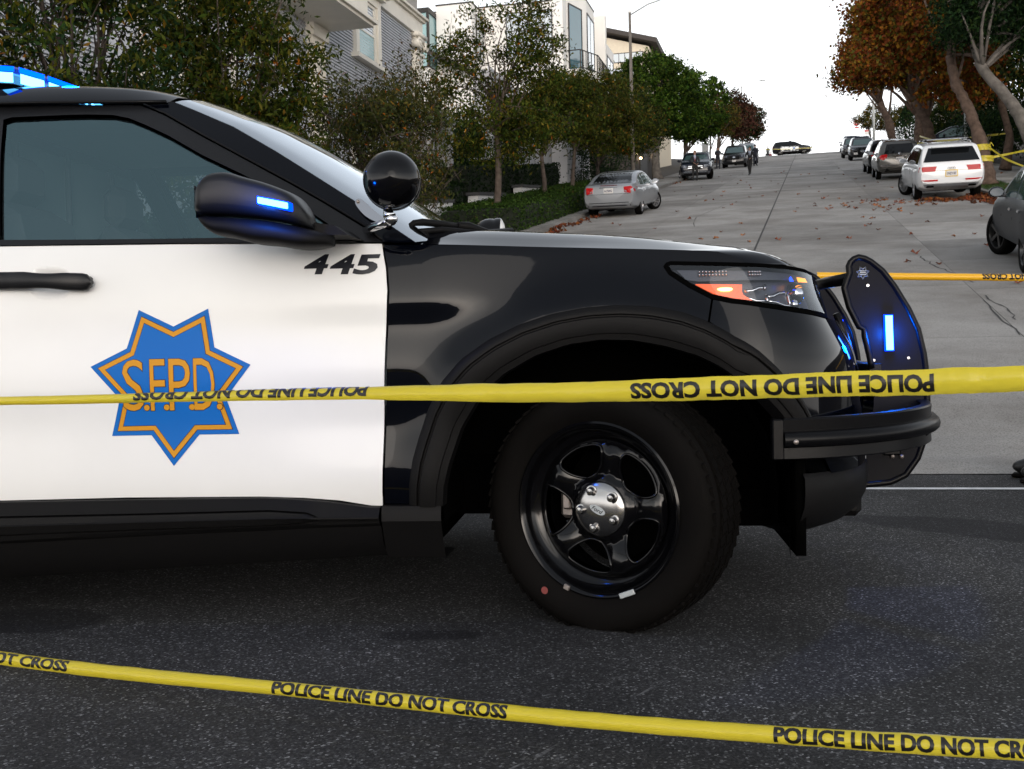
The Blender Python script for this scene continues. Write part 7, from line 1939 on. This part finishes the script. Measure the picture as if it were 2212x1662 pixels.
gb = [(-.80, .50), (-.62, .56), (.62, .56), (.80, .50), (.86, .40), (.76, .36), (.66, .44), (-.66, .44), (-.76, .36), (-.86, .40)]
P['proj']('silver_bumper_trim', gb, 'F', M['frontlamp'], .022, .1)
plate(P, 'F', .05, .52, '')
for y in (-.60, .60):
    b = MB(); b.tube([(-.4, y, 1.58), (-.3, y, 1.65), (1.3, y, 1.66), (1.5, y, 1.58)], .02, 8); b.build('roof_rail', M['chrome'], P['t'], True)
# --- black SUV facing down and the grey one behind it
sp = suv_spec(W=1.98, H=1.78, wb=3.0, ro=1.05, fo=.9, paint='carblack', wsglass='cglass_teal')
P = make_car('black unmarked SUV facing downhill between two officers', 'car', 'parked_suv', front_mw(-5.55, 93.0, 3.0), sp, PK)
hl = [(.52, .98), (.92, 1.0), (.92, .84), (.60, .86)]
for q_ in (hl, P['mir'](hl)): P['proj']('headlight', q_, 'F', M['frontlamp'], .016, .1)
P['proj']('grille', [(-.46, .98), (.46, .98), (.42, .66), (-.42, .66)], 'F', M['matte_black'], .012, .15)
P['proj']('grille_emblem', [(.12 * math.cos(a), .84 + .05 * math.sin(a)) for a in np.linspace(0, 2 * math.pi, 13)[:-1]], 'F', M['chrome'], .03, .2)
plate(P, 'F', 0, .55, '')
sp = suv_spec(W=1.98, H=1.86, wb=3.1, ro=1.1, fo=.9, paint='silver', wsglass='cglass_teal')
P = make_car('pale grey van like SUV close behind the black unmarked SUV', 'car', 'parked_suv', front_mw(-5.1, 101.5, 3.1), sp, PK)
# --- slate SUV at the right edge
sp = suv_spec(W=1.90, H=1.60, wb=2.72, ro=.98, fo=.86, wr=.365, paint='satin_grey', spokes=5, spw=.05, steer=20, rim='rim_black', sideglass='cglass_teal', handle='chrome', tum=.30)
sp['top'] = [(-.98, .95), (-.93, 1.08), (-.55, 1.40), (-.35, 1.47), (.3, 1.57), (1.0, 1.60), (1.5, 1.54), (1.9, 1.36), (2.5, 1.07), (2.7, 1.04), (3.2, .96), (3.45, .84), (3.55, .70), (3.58, .55)]
sp['belt'] = [(-.98, 1.0), (0, 1.04), (1.9, 1.00), (2.7, .96), (3.58, .80)]
sp['win'] = [(-.55, -.02), (.10, .88), (.98, 2.08)]; sp['ws'] = (1.10, .68, 1.46, .56); sp['rw'] = (1.12, .62, 1.36, .50); sp['mir'] = (1.98, 1.09); sp['seams'] = (.02, .93, 2.02); sp['handles'] = (.22, 1.10); sp['mirrorpaint'] = 'carblack'
P = make_car('slate grey SUV with black wheels cut off by the right edge', 'car', 'parked_suv', plane_up(4.02, 17.75, R(-1)), sp, PK)
# --- dark pickup behind the plane trunks
sp = suv_spec(W=1.95, H=1.75, paint='navy', wsglass='cglass_teal', sideglass='cglass_teal')
P = make_car('dark vehicle in a driveway half hidden behind the plane trunks', 'car', 'parked_suv', Matrix.Translation((9.9, 69.5, zh(69.5) + .4)) @ Matrix.Rotation(R(180), 4, 'Z'), sp, PK)
# ================================================================= people
M['skin'] = mat('skin', (.42, .23, .16), .55)
M['skin_dark'] = mat('darker_skin', (.22, .115, .075), .55)
M['suit'] = mat('black_suit_cloth', (.010, .010, .012), .85)
M['uniform'] = mat('navy_uniform_cloth', (.009, .011, .020), .8, var=.2, vscale=8)
M['trouser'] = mat('dark_trouser_cloth', (.014, .013, .013), .85)
M['shoe'] = mat('black_shoe_leather', (.010, .010, .010), .45)
M['shirt'] = mat('pale_blue_shirt', (.50, .56, .70), .8)
M['tie'] = mat('dark_red_tie', (.16, .02, .03), .7)
M['hair'] = mat('dark_hair', (.015, .012, .010), .8)
M['hair_grey'] = mat('grey_hair', (.12, .11, .10), .8)
JOINTS = dict(pelvis=(0, 0, .96), belly=(.01, 0, 1.12), chest=(.0, 0, 1.34), neck=(-.01, 0, 1.49), jaw=(.015, 0, 1.575), skull=(.0, 0, 1.675), crown=(-.01, 0, 1.735), nose=(.095, 0, 1.635),
    hipL=(0, .095, .90), kneeL=(.03, .11, .50), ankleL=(-.02, .115, .09), toeL=(.15, .13, .035), heelL=(-.07, .11, .04),
    hipR=(0, -.095, .90), kneeR=(.03, -.11, .50), ankleR=(-.02, -.115, .09), toeR=(.15, -.13, .035), heelR=(-.07, -.11, .04),
    shL=(-.01, .175, 1.42), elL=(-.04, .24, 1.14), wrL=(.05, .25, .90), haL=(.08, .245, .83),
    shR=(-.01, -.175, 1.42), elR=(-.04, -.24, 1.14), wrR=(.05, -.25, .90), haR=(.08, -.245, .83))
BONES = [('pelvis', 'belly'), ('belly', 'chest'), ('chest', 'neck'), ('neck', 'jaw'), ('jaw', 'skull'), ('skull', 'crown'), ('skull', 'nose')] + [(a + s, b + s) if a not in ('pelvis', 'chest') else (a, b + s) for s in 'LR' for a, b in (('pelvis', 'hip'), ('hip', 'knee'), ('knee', 'ankle'), ('ankle', 'toe'), ('ankle', 'heel'), ('chest', 'sh'), ('sh', 'el'), ('el', 'wr'), ('wr', 'ha'))]
RAD = dict(pelvis=(.150, .115), belly=(.145, .110), chest=(.165, .120), neck=(.060, .060), jaw=(.066, .072), skull=(.076, .092), crown=(.055, .065), nose=(.014, .014), hip=(.098, .098), knee=(.066, .066), ankle=(.050, .052), toe=(.040, .034), heel=(.036, .036), sh=(.075, .070), el=(.054, .054), wr=(.036, .034), ha=(.034, .020))
def person(label, loc, heading, pose=None, top='suit', legs='trouser', skin='skin', hair='hair', group=None, shirt=None, tie=None, bulk=1.0, level=2, shoe='shoe', scale=1.0):
    t = thing('person', label, 'person', loc, heading, group)
    t.scale = (scale, scale, scale)
    J = dict(JOINTS); J.update(pose or {})
    # fingers: four and a thumb on each hand
    bones = list(BONES); rad = {}
    for k in J: rad[k] = RAD[k.rstrip('LR')] if k.rstrip('LR') in RAD else RAD[k]
    for s in 'LR':
        w_, h_ = Vector(J['wr' + s]), Vector(J['ha' + s]); d = (h_ - w_).normalized()
        side = Vector((1, 0, 0)) - d * d.x
        side = side.normalized() if side.length > .2 else Vector((0, 1, 0))
        for f in range(4):
            a = h_ + side * (.030 - .020 * f); ln = (.075, .085, .080, .062)[f]
            m_ = a + d * ln * .55; e = m_ + d * ln * .4 + Vector((0, -.02 if s == 'L' else .02, 0))
            for nm, p in ((f'f{f}a{s}', a + d * .01), (f'f{f}b{s}', m_), (f'f{f}c{s}', e)): J[nm] = tuple(p); rad[nm] = (.0095, .0095)
            bones += [('ha' + s, f'f{f}a{s}'), (f'f{f}a{s}', f'f{f}b{s}'), (f'f{f}b{s}', f'f{f}c{s}')]
        a = w_ + d * .03 + side * .035; e = a + d * .055 + side * .02
        for nm, p in ((f'ta{s}', a), (f'tb{s}', e)): J[nm] = tuple(p); rad[nm] = (.0115, .0115)
        bones += [('wr' + s, f'ta{s}'), (f'ta{s}', f'tb{s}')]
    names = list(J); ix = {n: i for i, n in enumerate(names)}
    me = bpy.data.meshes.new('body_cage')
    me.from_pydata([J[n] for n in names], [(ix[a], ix[b]) for a, b in bones], [])
    bm = bmesh.new(); bm.from_mesh(me); lay = bm.verts.layers.skin.verify()
    bm.verts.ensure_lookup_table()
    for n in names:
        r = rad[n]; sk = bm.verts[ix[n]][lay]
        b_ = bulk if n.rstrip('LR') in ('pelvis', 'belly', 'chest', 'hip', 'sh', 'el', 'knee') else 1
        sk.radius = (r[0] * b_, r[1] * b_); sk.use_root = n == 'pelvis'
    bm.to_mesh(me); bm.free()
    o = bpy.data.objects.new('body', me); link(o, t)
    md = o.modifiers.new('skin', 'SKIN'); md.use_smooth_shade = True; md.branch_smoothing = .4
    sb = o.modifiers.new('sub', 'SUBSURF'); sb.levels = level; sb.render_levels = level
    me2 = bpy.data.meshes.new_from_object(o.evaluated_get(bpy.context.evaluated_depsgraph_get()))
    o.modifiers.clear(); o.data = me2; me2.name = 'body'; bpy.data.meshes.remove(me)
    ml = [M[skin], M[top], M[legs], M[shoe]]
    me2.materials.clear()
    for m_ in ml: me2.materials.append(m_)
    segs = []
    for a, b in bones:
        k = b.rstrip('LR')
        reg = 0 if k in ('jaw', 'skull', 'crown', 'nose', 'ha') or k[0] == 'f' or k in ('ta', 'tb') else (2 if k in ('hip', 'knee', 'ankle') else (3 if k in ('toe', 'heel') else 1))
        segs.append((Vector(J[a]), Vector(J[b]), reg))
    mi = []
    for p in me2.polygons:
        c = Vector(p.center); best = 9; r_ = 1
        for a, b, reg in segs:
            d = b - a; tt_ = max(0, min(1, (c - a).dot(d) / max(1e-9, d.length_squared))); q_ = (c - a - d * tt_).length
            if reg == 0 and c.z < J['neck'][2] + .03 and c.z > 1.2: q_ += .05
            if reg == 0 and c.z < 1.3: q_ = q_ * 2.2 + .004
            if reg in (1, 2): q_ *= .75
            if q_ < best: best, r_ = q_, reg
        mi.append(r_)
    me2.polygons.foreach_set('material_index', mi); me2.polygons.foreach_set('use_smooth', [True] * len(mi))
    bm = bmesh.new(); bm.from_mesh(me2); bvh = BVHTree.FromBMesh(bm); bm.free()
    H = Vector(J['skull'])
    b = MB(); b.sphere((H.x - .018, H.y, H.z + .022), .103, 16, sc=(.98, .84, 1.0))
    b.v = [Vector((p.x, p.y, max(p.z, H.z - .035 + .5 * max(0, p.x - H.x - .0)) if p.x < H.x + .02 else max(p.z, H.z + .065))) for p in b.v]; b.build('hair', M[hair], t, True)
    for s in (-1, 1):
        b = MB(); b.sphere((H.x + .078, H.y + s * .031, H.z - .012), .011, 8); b.build('eye', M['hair'], t, True)
        b = MB(); b.sphere((H.x - .0, H.y + s * .086, H.z - .02), .026, 8, sc=(.6, .35, 1.1)); b.build('ear', M[skin], t, True)
    b = MB(); b.box((H.x + .082, H.y, H.z - .075), (.012, .045, .008)); b.build('mouth', M['tie'], t)
    def onfront(nm, poly, m_, off):
        V = []; pts, tr, loops = fill2d(poly, .03)
        for y, z in pts:
            h = bvh.ray_cast(Vector((2, y, z)), Vector((-1, 0, 0)))
            V.append((h[0].x + off if h[0] else .12, y, z))
        mobj(nm, V, tr, M[m_], t, True)
    if shirt: onfront('shirt_front', [(-.012, 1.13), (.012, 1.13), (.062, 1.47), (.03, 1.515), (-.03, 1.515), (-.062, 1.47)], shirt, .008)
    if tie: onfront('tie', [(-.016, 1.14), (0, 1.10), (.016, 1.14), (.024, 1.22), (.012, 1.47), (-.012, 1.47), (-.024, 1.22)], tie, .014)
    return t, bvh, J
def g3(x, y): return (x, y, zh(y) + .016)
MG = 'suited men and officers in the street'
person('bald man in dark suit and red tie standing before the navy SUV', g3(-6.25, 66.1), R(-83), dict(elR=(.04, -.27, 1.16), wrR=(.17, -.10, 1.03), haR=(.20, -.03, 1.0), elL=(-.02, .25, 1.15), wrL=(.13, .17, .98), haL=(.17, .11, .94)), hair='skin_dark', skin='skin', shirt='shirt', tie='tie', group=MG)
t_, _, _ = person('man in black suit walking across the street with a phone at his ear', g3(-3.28, 70.5), R(-100), dict(kneeL=(.16, .08, .52), ankleL=(.20, .06, .10), toeL=(.36, .07, .05), heelL=(.14, .06, .05), kneeR=(-.04, -.09, .50), ankleR=(-.22, -.08, .14), toeR=(-.06, -.10, .04), heelR=(-.27, -.08, .13), elR=(.02, -.27, 1.17), wrR=(.14, -.14, 1.45), haR=(.12, -.12, 1.55), elL=(.0, .25, 1.15), wrL=(.18, .13, 1.03), haL=(.22, .08, 1.0)), shirt='shirt', tie='suit', group=MG)
b = MB(); b.box((.10, -.125, 1.61), (.075, .012, .15), bev=.004)
tag(b.build('phone', M['shoe']), 'dark phone held to the ear of the walking man in black', 'phone').matrix_world = t_.matrix_basis if False else Matrix.Translation(g3(-3.28, 70.5)) @ Matrix.Rotation(R(-100), 4, 'Z')
arms = dict(elL=(.06, .25, 1.17), wrL=(.20, -.02, 1.20), haL=(.19, -.10, 1.20), elR=(.06, -.25, 1.17), wrR=(.20, .02, 1.15), haR=(.20, .10, 1.14))
person('officer in navy uniform with folded arms left of the black unmarked SUV', g3(-6.75, 91.0), R(-75), arms, top='uniform', legs='uniform', group=MG)
person('stout officer seen from behind right of the black unmarked SUV', g3(-3.95, 94.3), R(70), dict(elL=(.02, .30, 1.18), wrL=(.14, .22, 1.02), haL=(.17, .16, 1.0)), top='uniform', legs='uniform', hair='hair', bulk=1.15, group=MG)
person('distant person in red and black near the crest tape', (-4.6, 158.5, zh(158.5) - .1), R(-90), top='tie', legs='suit', group=MG, level=1)
person('distant dark figure left of the person in red at the crest', (-5.0, 158.0, zh(158) - .1), R(-90), top='suit', legs='suit', group=MG, level=1)
person('lone dark figure standing left of the crest police SUV', (-3.55 - 1.2, 153.5, zh(153.5)), R(-90), top='suit', legs='suit', group=MG, level=1)
# the officer whose feet and sleeve enter at the right edge
t_, _, _ = person('officer in dark uniform and black shoes cut off by the right edge', (1.40, 6.86, .004), R(165), dict(toeR=(.24, -.16, .045), heelR=(.0, -.13, .045), ankleR=(.06, -.13, .10), kneeR=(.07, -.12, .52), elL=(.10, .30, 1.22), wrL=(.02, .24, 1.0), haL=(.0, .20, .94)), top='uniform', legs='uniform', bulk=1.2, level=3, group=MG)
for s_, (hx, hy) in ((-1, (.13, -.147)), (1, (.06, .12))):
    b = MB(); b.sphere((hx, hy, .062), .10, 20, sc=(1.45, .52, .56)); b.v = [Vector((p.x, p.y, max(p.z, .022))) for p in b.v]; b.build('shoe', M['shoe'], t_, True)
    b = MB(); b.box((hx - .005, hy, .012), (.30, .105, .022), bev=.008); b.build('shoe_sole', M['rubber'], t_)
    b = MB(); b.lathe([(.075, .10), (.085, .13), (.082, .22), (.076, .32)], c=(hx - .075, hy + .004, 0), n=20); b.build('trouser_cuff', M['uniform'], t_, True)

# ================================================================= lamps, signs, tapes on trees
M['pole'] = mat('weathered_steel_pole', (.16, .14, .12), .7, metal=.2, var=.2, vscale=4)
M['galv'] = mat('galvanised_pole', (.40, .41, .40), .6, metal=.3)
M['sign_red'] = mat('red_sign_face', (.52, .03, .03), .45)
M['sign_white'] = mat('white_sign_face', (.70, .70, .68), .5)
LGp = 'street lamps'
def lamp_post(label, x, y, h, arm, m='pole', r=.10):
    t = thing('street_lamp', label, 'street lamp', (x, y, zh(y)), 0, LGp)
    b = MB(); b.tube([(0, 0, 0), (-.02, 0, h * .5), (-.05, 0, h)], [r, r * .8, r * .6], 10); b.lathe([(r * 1.6, 0), (r * 1.6, .25), (r * 1.1, .35)], n=10); b.build('pole', M[m], t, True)
    b = MB(); b.sphere((-.05, 0, h + .04), r * .75, 8); b.build('pole_cap', M['sign_white'], t, True)
    e = [(-.05, 0, h - .12), (arm * .35, 0, h + .30), (arm * .75, 0, h + .52), (arm, 0, h + .54)]
    b = MB(); b.tube(e, .03, 6); b.build('arm', M['galv'], t, True)
    b = MB(); b.box((arm + (.30 if arm > 0 else -.30), 0, h + .53), (.75, .24, .10), bev=.04); b.sphere((arm + (.2 if arm > 0 else -.2), 0, h + .60), .06, 8); b.build('lamp_head', M['galv'], t, True)
    return t
lamp_post('tall street lamp on the left with long arm over the street', -7.6, 50.7, 8.35, 2.25)
lamp_post('street lamp pole rising into the orange plane trees on the right', 5.95, 103, 7.2, -2.0, 'galv', .13)
lamp_post('thin far street lamp at the crest on the left', -7.35, 139, 8.7, 2.2)
st = thing('stop_sign', 'red octagonal stop sign at the crest on the right', 'sign', (6.15, 141, zh(141)))
b = MB(); b.tube([(0, .04, 0), (0, .04, 3.8)], .035, 6); b.build('post', M['galv'], st)
oc = [(.42 * math.cos(R(22.5 + 45 * i)), 3.36 + .42 * math.sin(R(22.5 + 45 * i))) for i in range(8)]
b = MB(); b.prism(oc, -.012, .0); b.build('face', M['sign_white'], st)
b = MB(); b.prism([(x * .92, 3.36 + (z - 3.36) * .92) for x, z in oc], -.018, -.013); b.build('red_field', M['sign_red'], st)
text_on('sign_lettering', 'STOP', lambda u, v: (-.30 + .60 * u, -.022, 3.22 + .28 * v), M['sign_white'], st, bold=.02)
b = MB(); b.box((0, 0, 2.78), (.46, .012, .16)); b.build('plaque', M['sign_red'], st)
ps = thing('kerb_sign', 'small red and white parking sign at the right kerb near the crest', 'sign', (6.1, 118, zh(118)))
b = MB(); b.tube([(0, .03, 0), (0, .03, 2.4)], .03, 6); b.build('post', M['galv'], ps)
b = MB(); b.box((0, 0, 2.15), (.42, .012, .5)); b.build('face', M['sign_white'], ps)
b = MB(); b.box((0, -.010, 2.30), (.40, .008, .16)); b.build('red_field', M['sign_red'], ps)
ls_ = thing('kerb_sign', 'red and white notice with pale board below on the left pavement', 'sign', (-7.55, 88.5, zh(88.5)))
b = MB(); b.tube([(0, .03, 0), (0, .03, 2.9)], .03, 6); b.build('post', M['galv'], ls_)
b = MB(); b.box((0, 0, 2.55), (.52, .012, .60)); b.build('face', M['sign_white'], ls_)
b = MB(); b.box((0, -.010, 2.68), (.48, .008, .26)); b.build('red_field', M['sign_red'], ls_)
b = MB(); b.box((0, 0, 1.80), (.50, .012, .75)); b.build('lower_board', M['sign_white'], ls_)
np_ = thing('street_name_post', 'white street name blade on a grey pole behind the plane trunks', 'sign', (8.0, 61, zh(61)))
b = MB(); b.tube([(0, 0, 0), (0, 0, 3.4)], .09, 10); b.build('pole', M['galv'], np_, True)
b = MB(); b.box((-.45, 0, 3.55), (1.1, .03, .20)); b.build('name_blade', M['sign_white'], np_)
def ribbon(name, label, pts, w, m='tape', sag=0.0, seed=0, parent=None, n=24):
    q = random.Random(seed); P = [Vector(p) for p in pts]; rows = []
    cum = [0]
    for i in range(1, len(P)): cum.append(cum[-1] + (P[i] - P[i - 1]).length)
    for k in range(n + 1):
        d = cum[-1] * k / n; i = max(j for j in range(len(cum)) if cum[j] <= d + 1e-9); i = min(i, len(P) - 2)
        f = (d - cum[i]) / max(1e-6, cum[i + 1] - cum[i]); p = P[i].lerp(P[i + 1], f)
        p.z -= sag * 4 * (k / n) * (1 - k / n)
        tw = .5 * math.sin(k * .7 + seed) + q.uniform(-.15, .15)
        rows.append([p + Vector((0, math.sin(tw) * w * u, math.cos(tw) * w * u)) for u in (-.5, -.17, .17, .5)])
    b = MB(); b.grid(rows); o = b.build(name, M[m], parent, True)
    if label: tag(o, label, 'police tape', 'yellow police tapes')
    return o
tr_ = Vector((5.93, 41.0, zh(41) + 1.12))
wrap = thing('police_tape', 'yellow tape wound and knotted round the nearest plane trunk', 'police tape', tr_, 0, 'yellow police tapes')
for z, w in ((-.10, .20), (.26, .14), (.34, .10)):
    b = MB(); b.lathe([(.315, z - w / 2), (.318, z), (.305, z + w / 2)], c=(.0 - z * .20, .03, 0), n=20); b.build('tape_band', M['tape'], wrap, True)
q_ = random.Random(9)
for k in range(5):
    o = ribbon('loose_end', None, [(-.25 + .1 * k, -.28, .34), (-.32 + .13 * k, -.32, .22 + .05 * k), (-.28 + .14 * k, -.31, .10 + .05 * k)], .05, parent=wrap, seed=k, n=6)
ribbon('police_tape', 'yellow tape rising from the taped plane trunk towards the right edge', [tr_ + Vector((-.9, .3, -.12)), tr_ + Vector((0, -.28, -.12)), (7.9, 40.5, zh(41) + 1.28), (9.0, 39.3, zh(41) + 1.55)], .075, seed=1)
ribbon('police_tape', 'slack yellow tape dropping from the taped trunk to the right', [tr_ + Vector((.1, -.28, .30)), (6.4, 39.6, zh(41) + .85), (7.0, 38.0, zh(38) + .75), (8.2, 35.4, zh(35) + .55)], .075, seed=2, sag=.08)
ribbon('police_tape', 'pale slack tape between the grey SUV and the white SUV', [(5.45, 57.6, zh(57) + 1.95), (5.55, 52, zh(52) + 1.75), (5.62, 44.0, zh(44) + 1.75)], .075, seed=3, sag=.10)
ribbon('police_tape', 'yellow tape level behind the plane trunks and roof rack', [(5.6, 66, zh(66) + 1.35), (8.2, 62.5, zh(62.5) + 1.55), (9.4, 58, zh(58) + 1.7)], .09, seed=4)
ribbon('police_tape', 'thin yellow tape across the crest before the distant police SUV', [(-5.2, 150.0, zh(150) + 1.05), (-1.5, 149.6, zh(150) + .82), (2.0, 149.5, zh(150) + .80)], .05, seed=5)

# ================================================================= fallen leaves
LM = [mat('dry_red_leaf', (.20, .055, .024), .8), mat('dry_orange_leaf', (.27, .10, .03), .8), mat('dry_brown_leaf', (.12, .045, .025), .85)]
protos = []
for k in range(6):
    q = random.Random(40 + k); v = [Vector((0, 0, .012))]; nl = 10
    for i in range(nl):
        a = 2 * math.pi * i / nl; r = .085 * (1.0 if i % 2 == 0 else .52) * q.uniform(.8, 1.15)
        v.append(Vector((r * math.cos(a), r * math.sin(a) * .8, q.uniform(.0, .055) + .02 * math.cos(a * 2 + k))))
    f = [(0, 1 + i, 1 + (i + 1) % nl) for i in range(nl)]
    me = bpy.data.meshes.new('fallen_leaf'); me.from_pydata([tuple(p) for p in v], [], f); me.materials.append(LM[k % 3]); protos.append(me)
def drop(x, y, label, group, s=1.0, on=.018):
    o = bpy.data.objects.new('fallen_leaf', rnd.choice(protos)); COL.objects.link(o)
    o.location = (x, y, (zh(y) if y > 7 else 0) + on); sl = math.atan(S) if y > 8.8 else 0
    o.rotation_euler = (sl, 0, 0); o.rotation_euler.rotate_axis('Z', rnd.uniform(0, 6.28)); s *= rnd.uniform(.7, 1.3); o.scale = (s, s, s)
    tag(o, label, 'fallen leaf', group)
ga = 'fallen leaves scattered near the white SUV'
for _ in range(70):
    drop(rnd.gauss(2.3, .9), rnd.gauss(35.5, 2.6), 'dry reddish leaf lying on the road left of the white SUV', ga)
gb_ = 'fallen leaves strewn over the open road'
spots = [(x, y) for x, y in ((1.9, 21), (.9, 24.5), (2.9, 24), (3.2, 21.8), (2.4, 12.6), (-2.0, 26), (-3.3, 33), (-.3, 34), (.6, 40), (-1.6, 44), (1.7, 30), (2.8, 28), (.2, 50), (-4.4, 47), (-2.6, 55), (1.0, 58), (2.0, 62), (-3.4, 62), (-5.0, 56), (-.2, 66))]
for x, y in spots: drop(x, y, 'single dry reddish leaf on the open concrete road', gb_)
for _ in range(85): drop(rnd.uniform(-6.5, 4.2), 16 + 60 * rnd.random()**1.2, 'single dry reddish leaf on the open concrete road', gb_, .9)
gc = 'fallen leaves on the right pavement'
for _ in range(24): drop(rnd.uniform(5.8, 9.2), rnd.uniform(33, 58), 'dry reddish leaf on the right pavement by the verge', gc, .9, .165)
def pile(label, x0, x1, y0, y1, n, seed, dens_):
    g = np.random.default_rng(seed); X = x0 + (x1 - x0) * g.uniform(size=n); Y = y0 + (y1 - y0) * g.uniform(size=n)
    keep = [mnoise.noise(Vector((a * 1.3, b * .6, seed))) > dens_ for a, b in zip(X, Y)]
    X, Y = X[keep], Y[keep]; n = len(X)
    C_ = np.stack([X, Y, np.array([zh(float(y)) for y in Y]) + .03 + .05 * g.random(n)], 1)
    o = leaves('leaf_litter', C_, np.tile([0, 0, 1.0], (n, 1)), .13, .11, palette(g, n, [(4, (.19, .05, .022)), (3, (.26, .09, .03)), (3, (.09, .038, .024))]), None, seed, .0, 'broad')
    tag(o, label, 'leaf litter', kind='stuff')
pile('drift of red brown leaves along the left gutter below the hedge', -7.12, -6.55, 25, 36.5, 420, 201, .06)
pile('heap of red brown leaves behind and under the white SUV', 3.2, 5.4, 33.8, 36.4, 520, 202, .05)
pile('drift of leaves in the right gutter beside the white SUV', 5.0, 5.44, 28, 38, 330, 203, -.15)
pile('scatter of leaves on the left pavement by the navy SUV', -8.6, -6.9, 58, 72, 260, 204, .05)
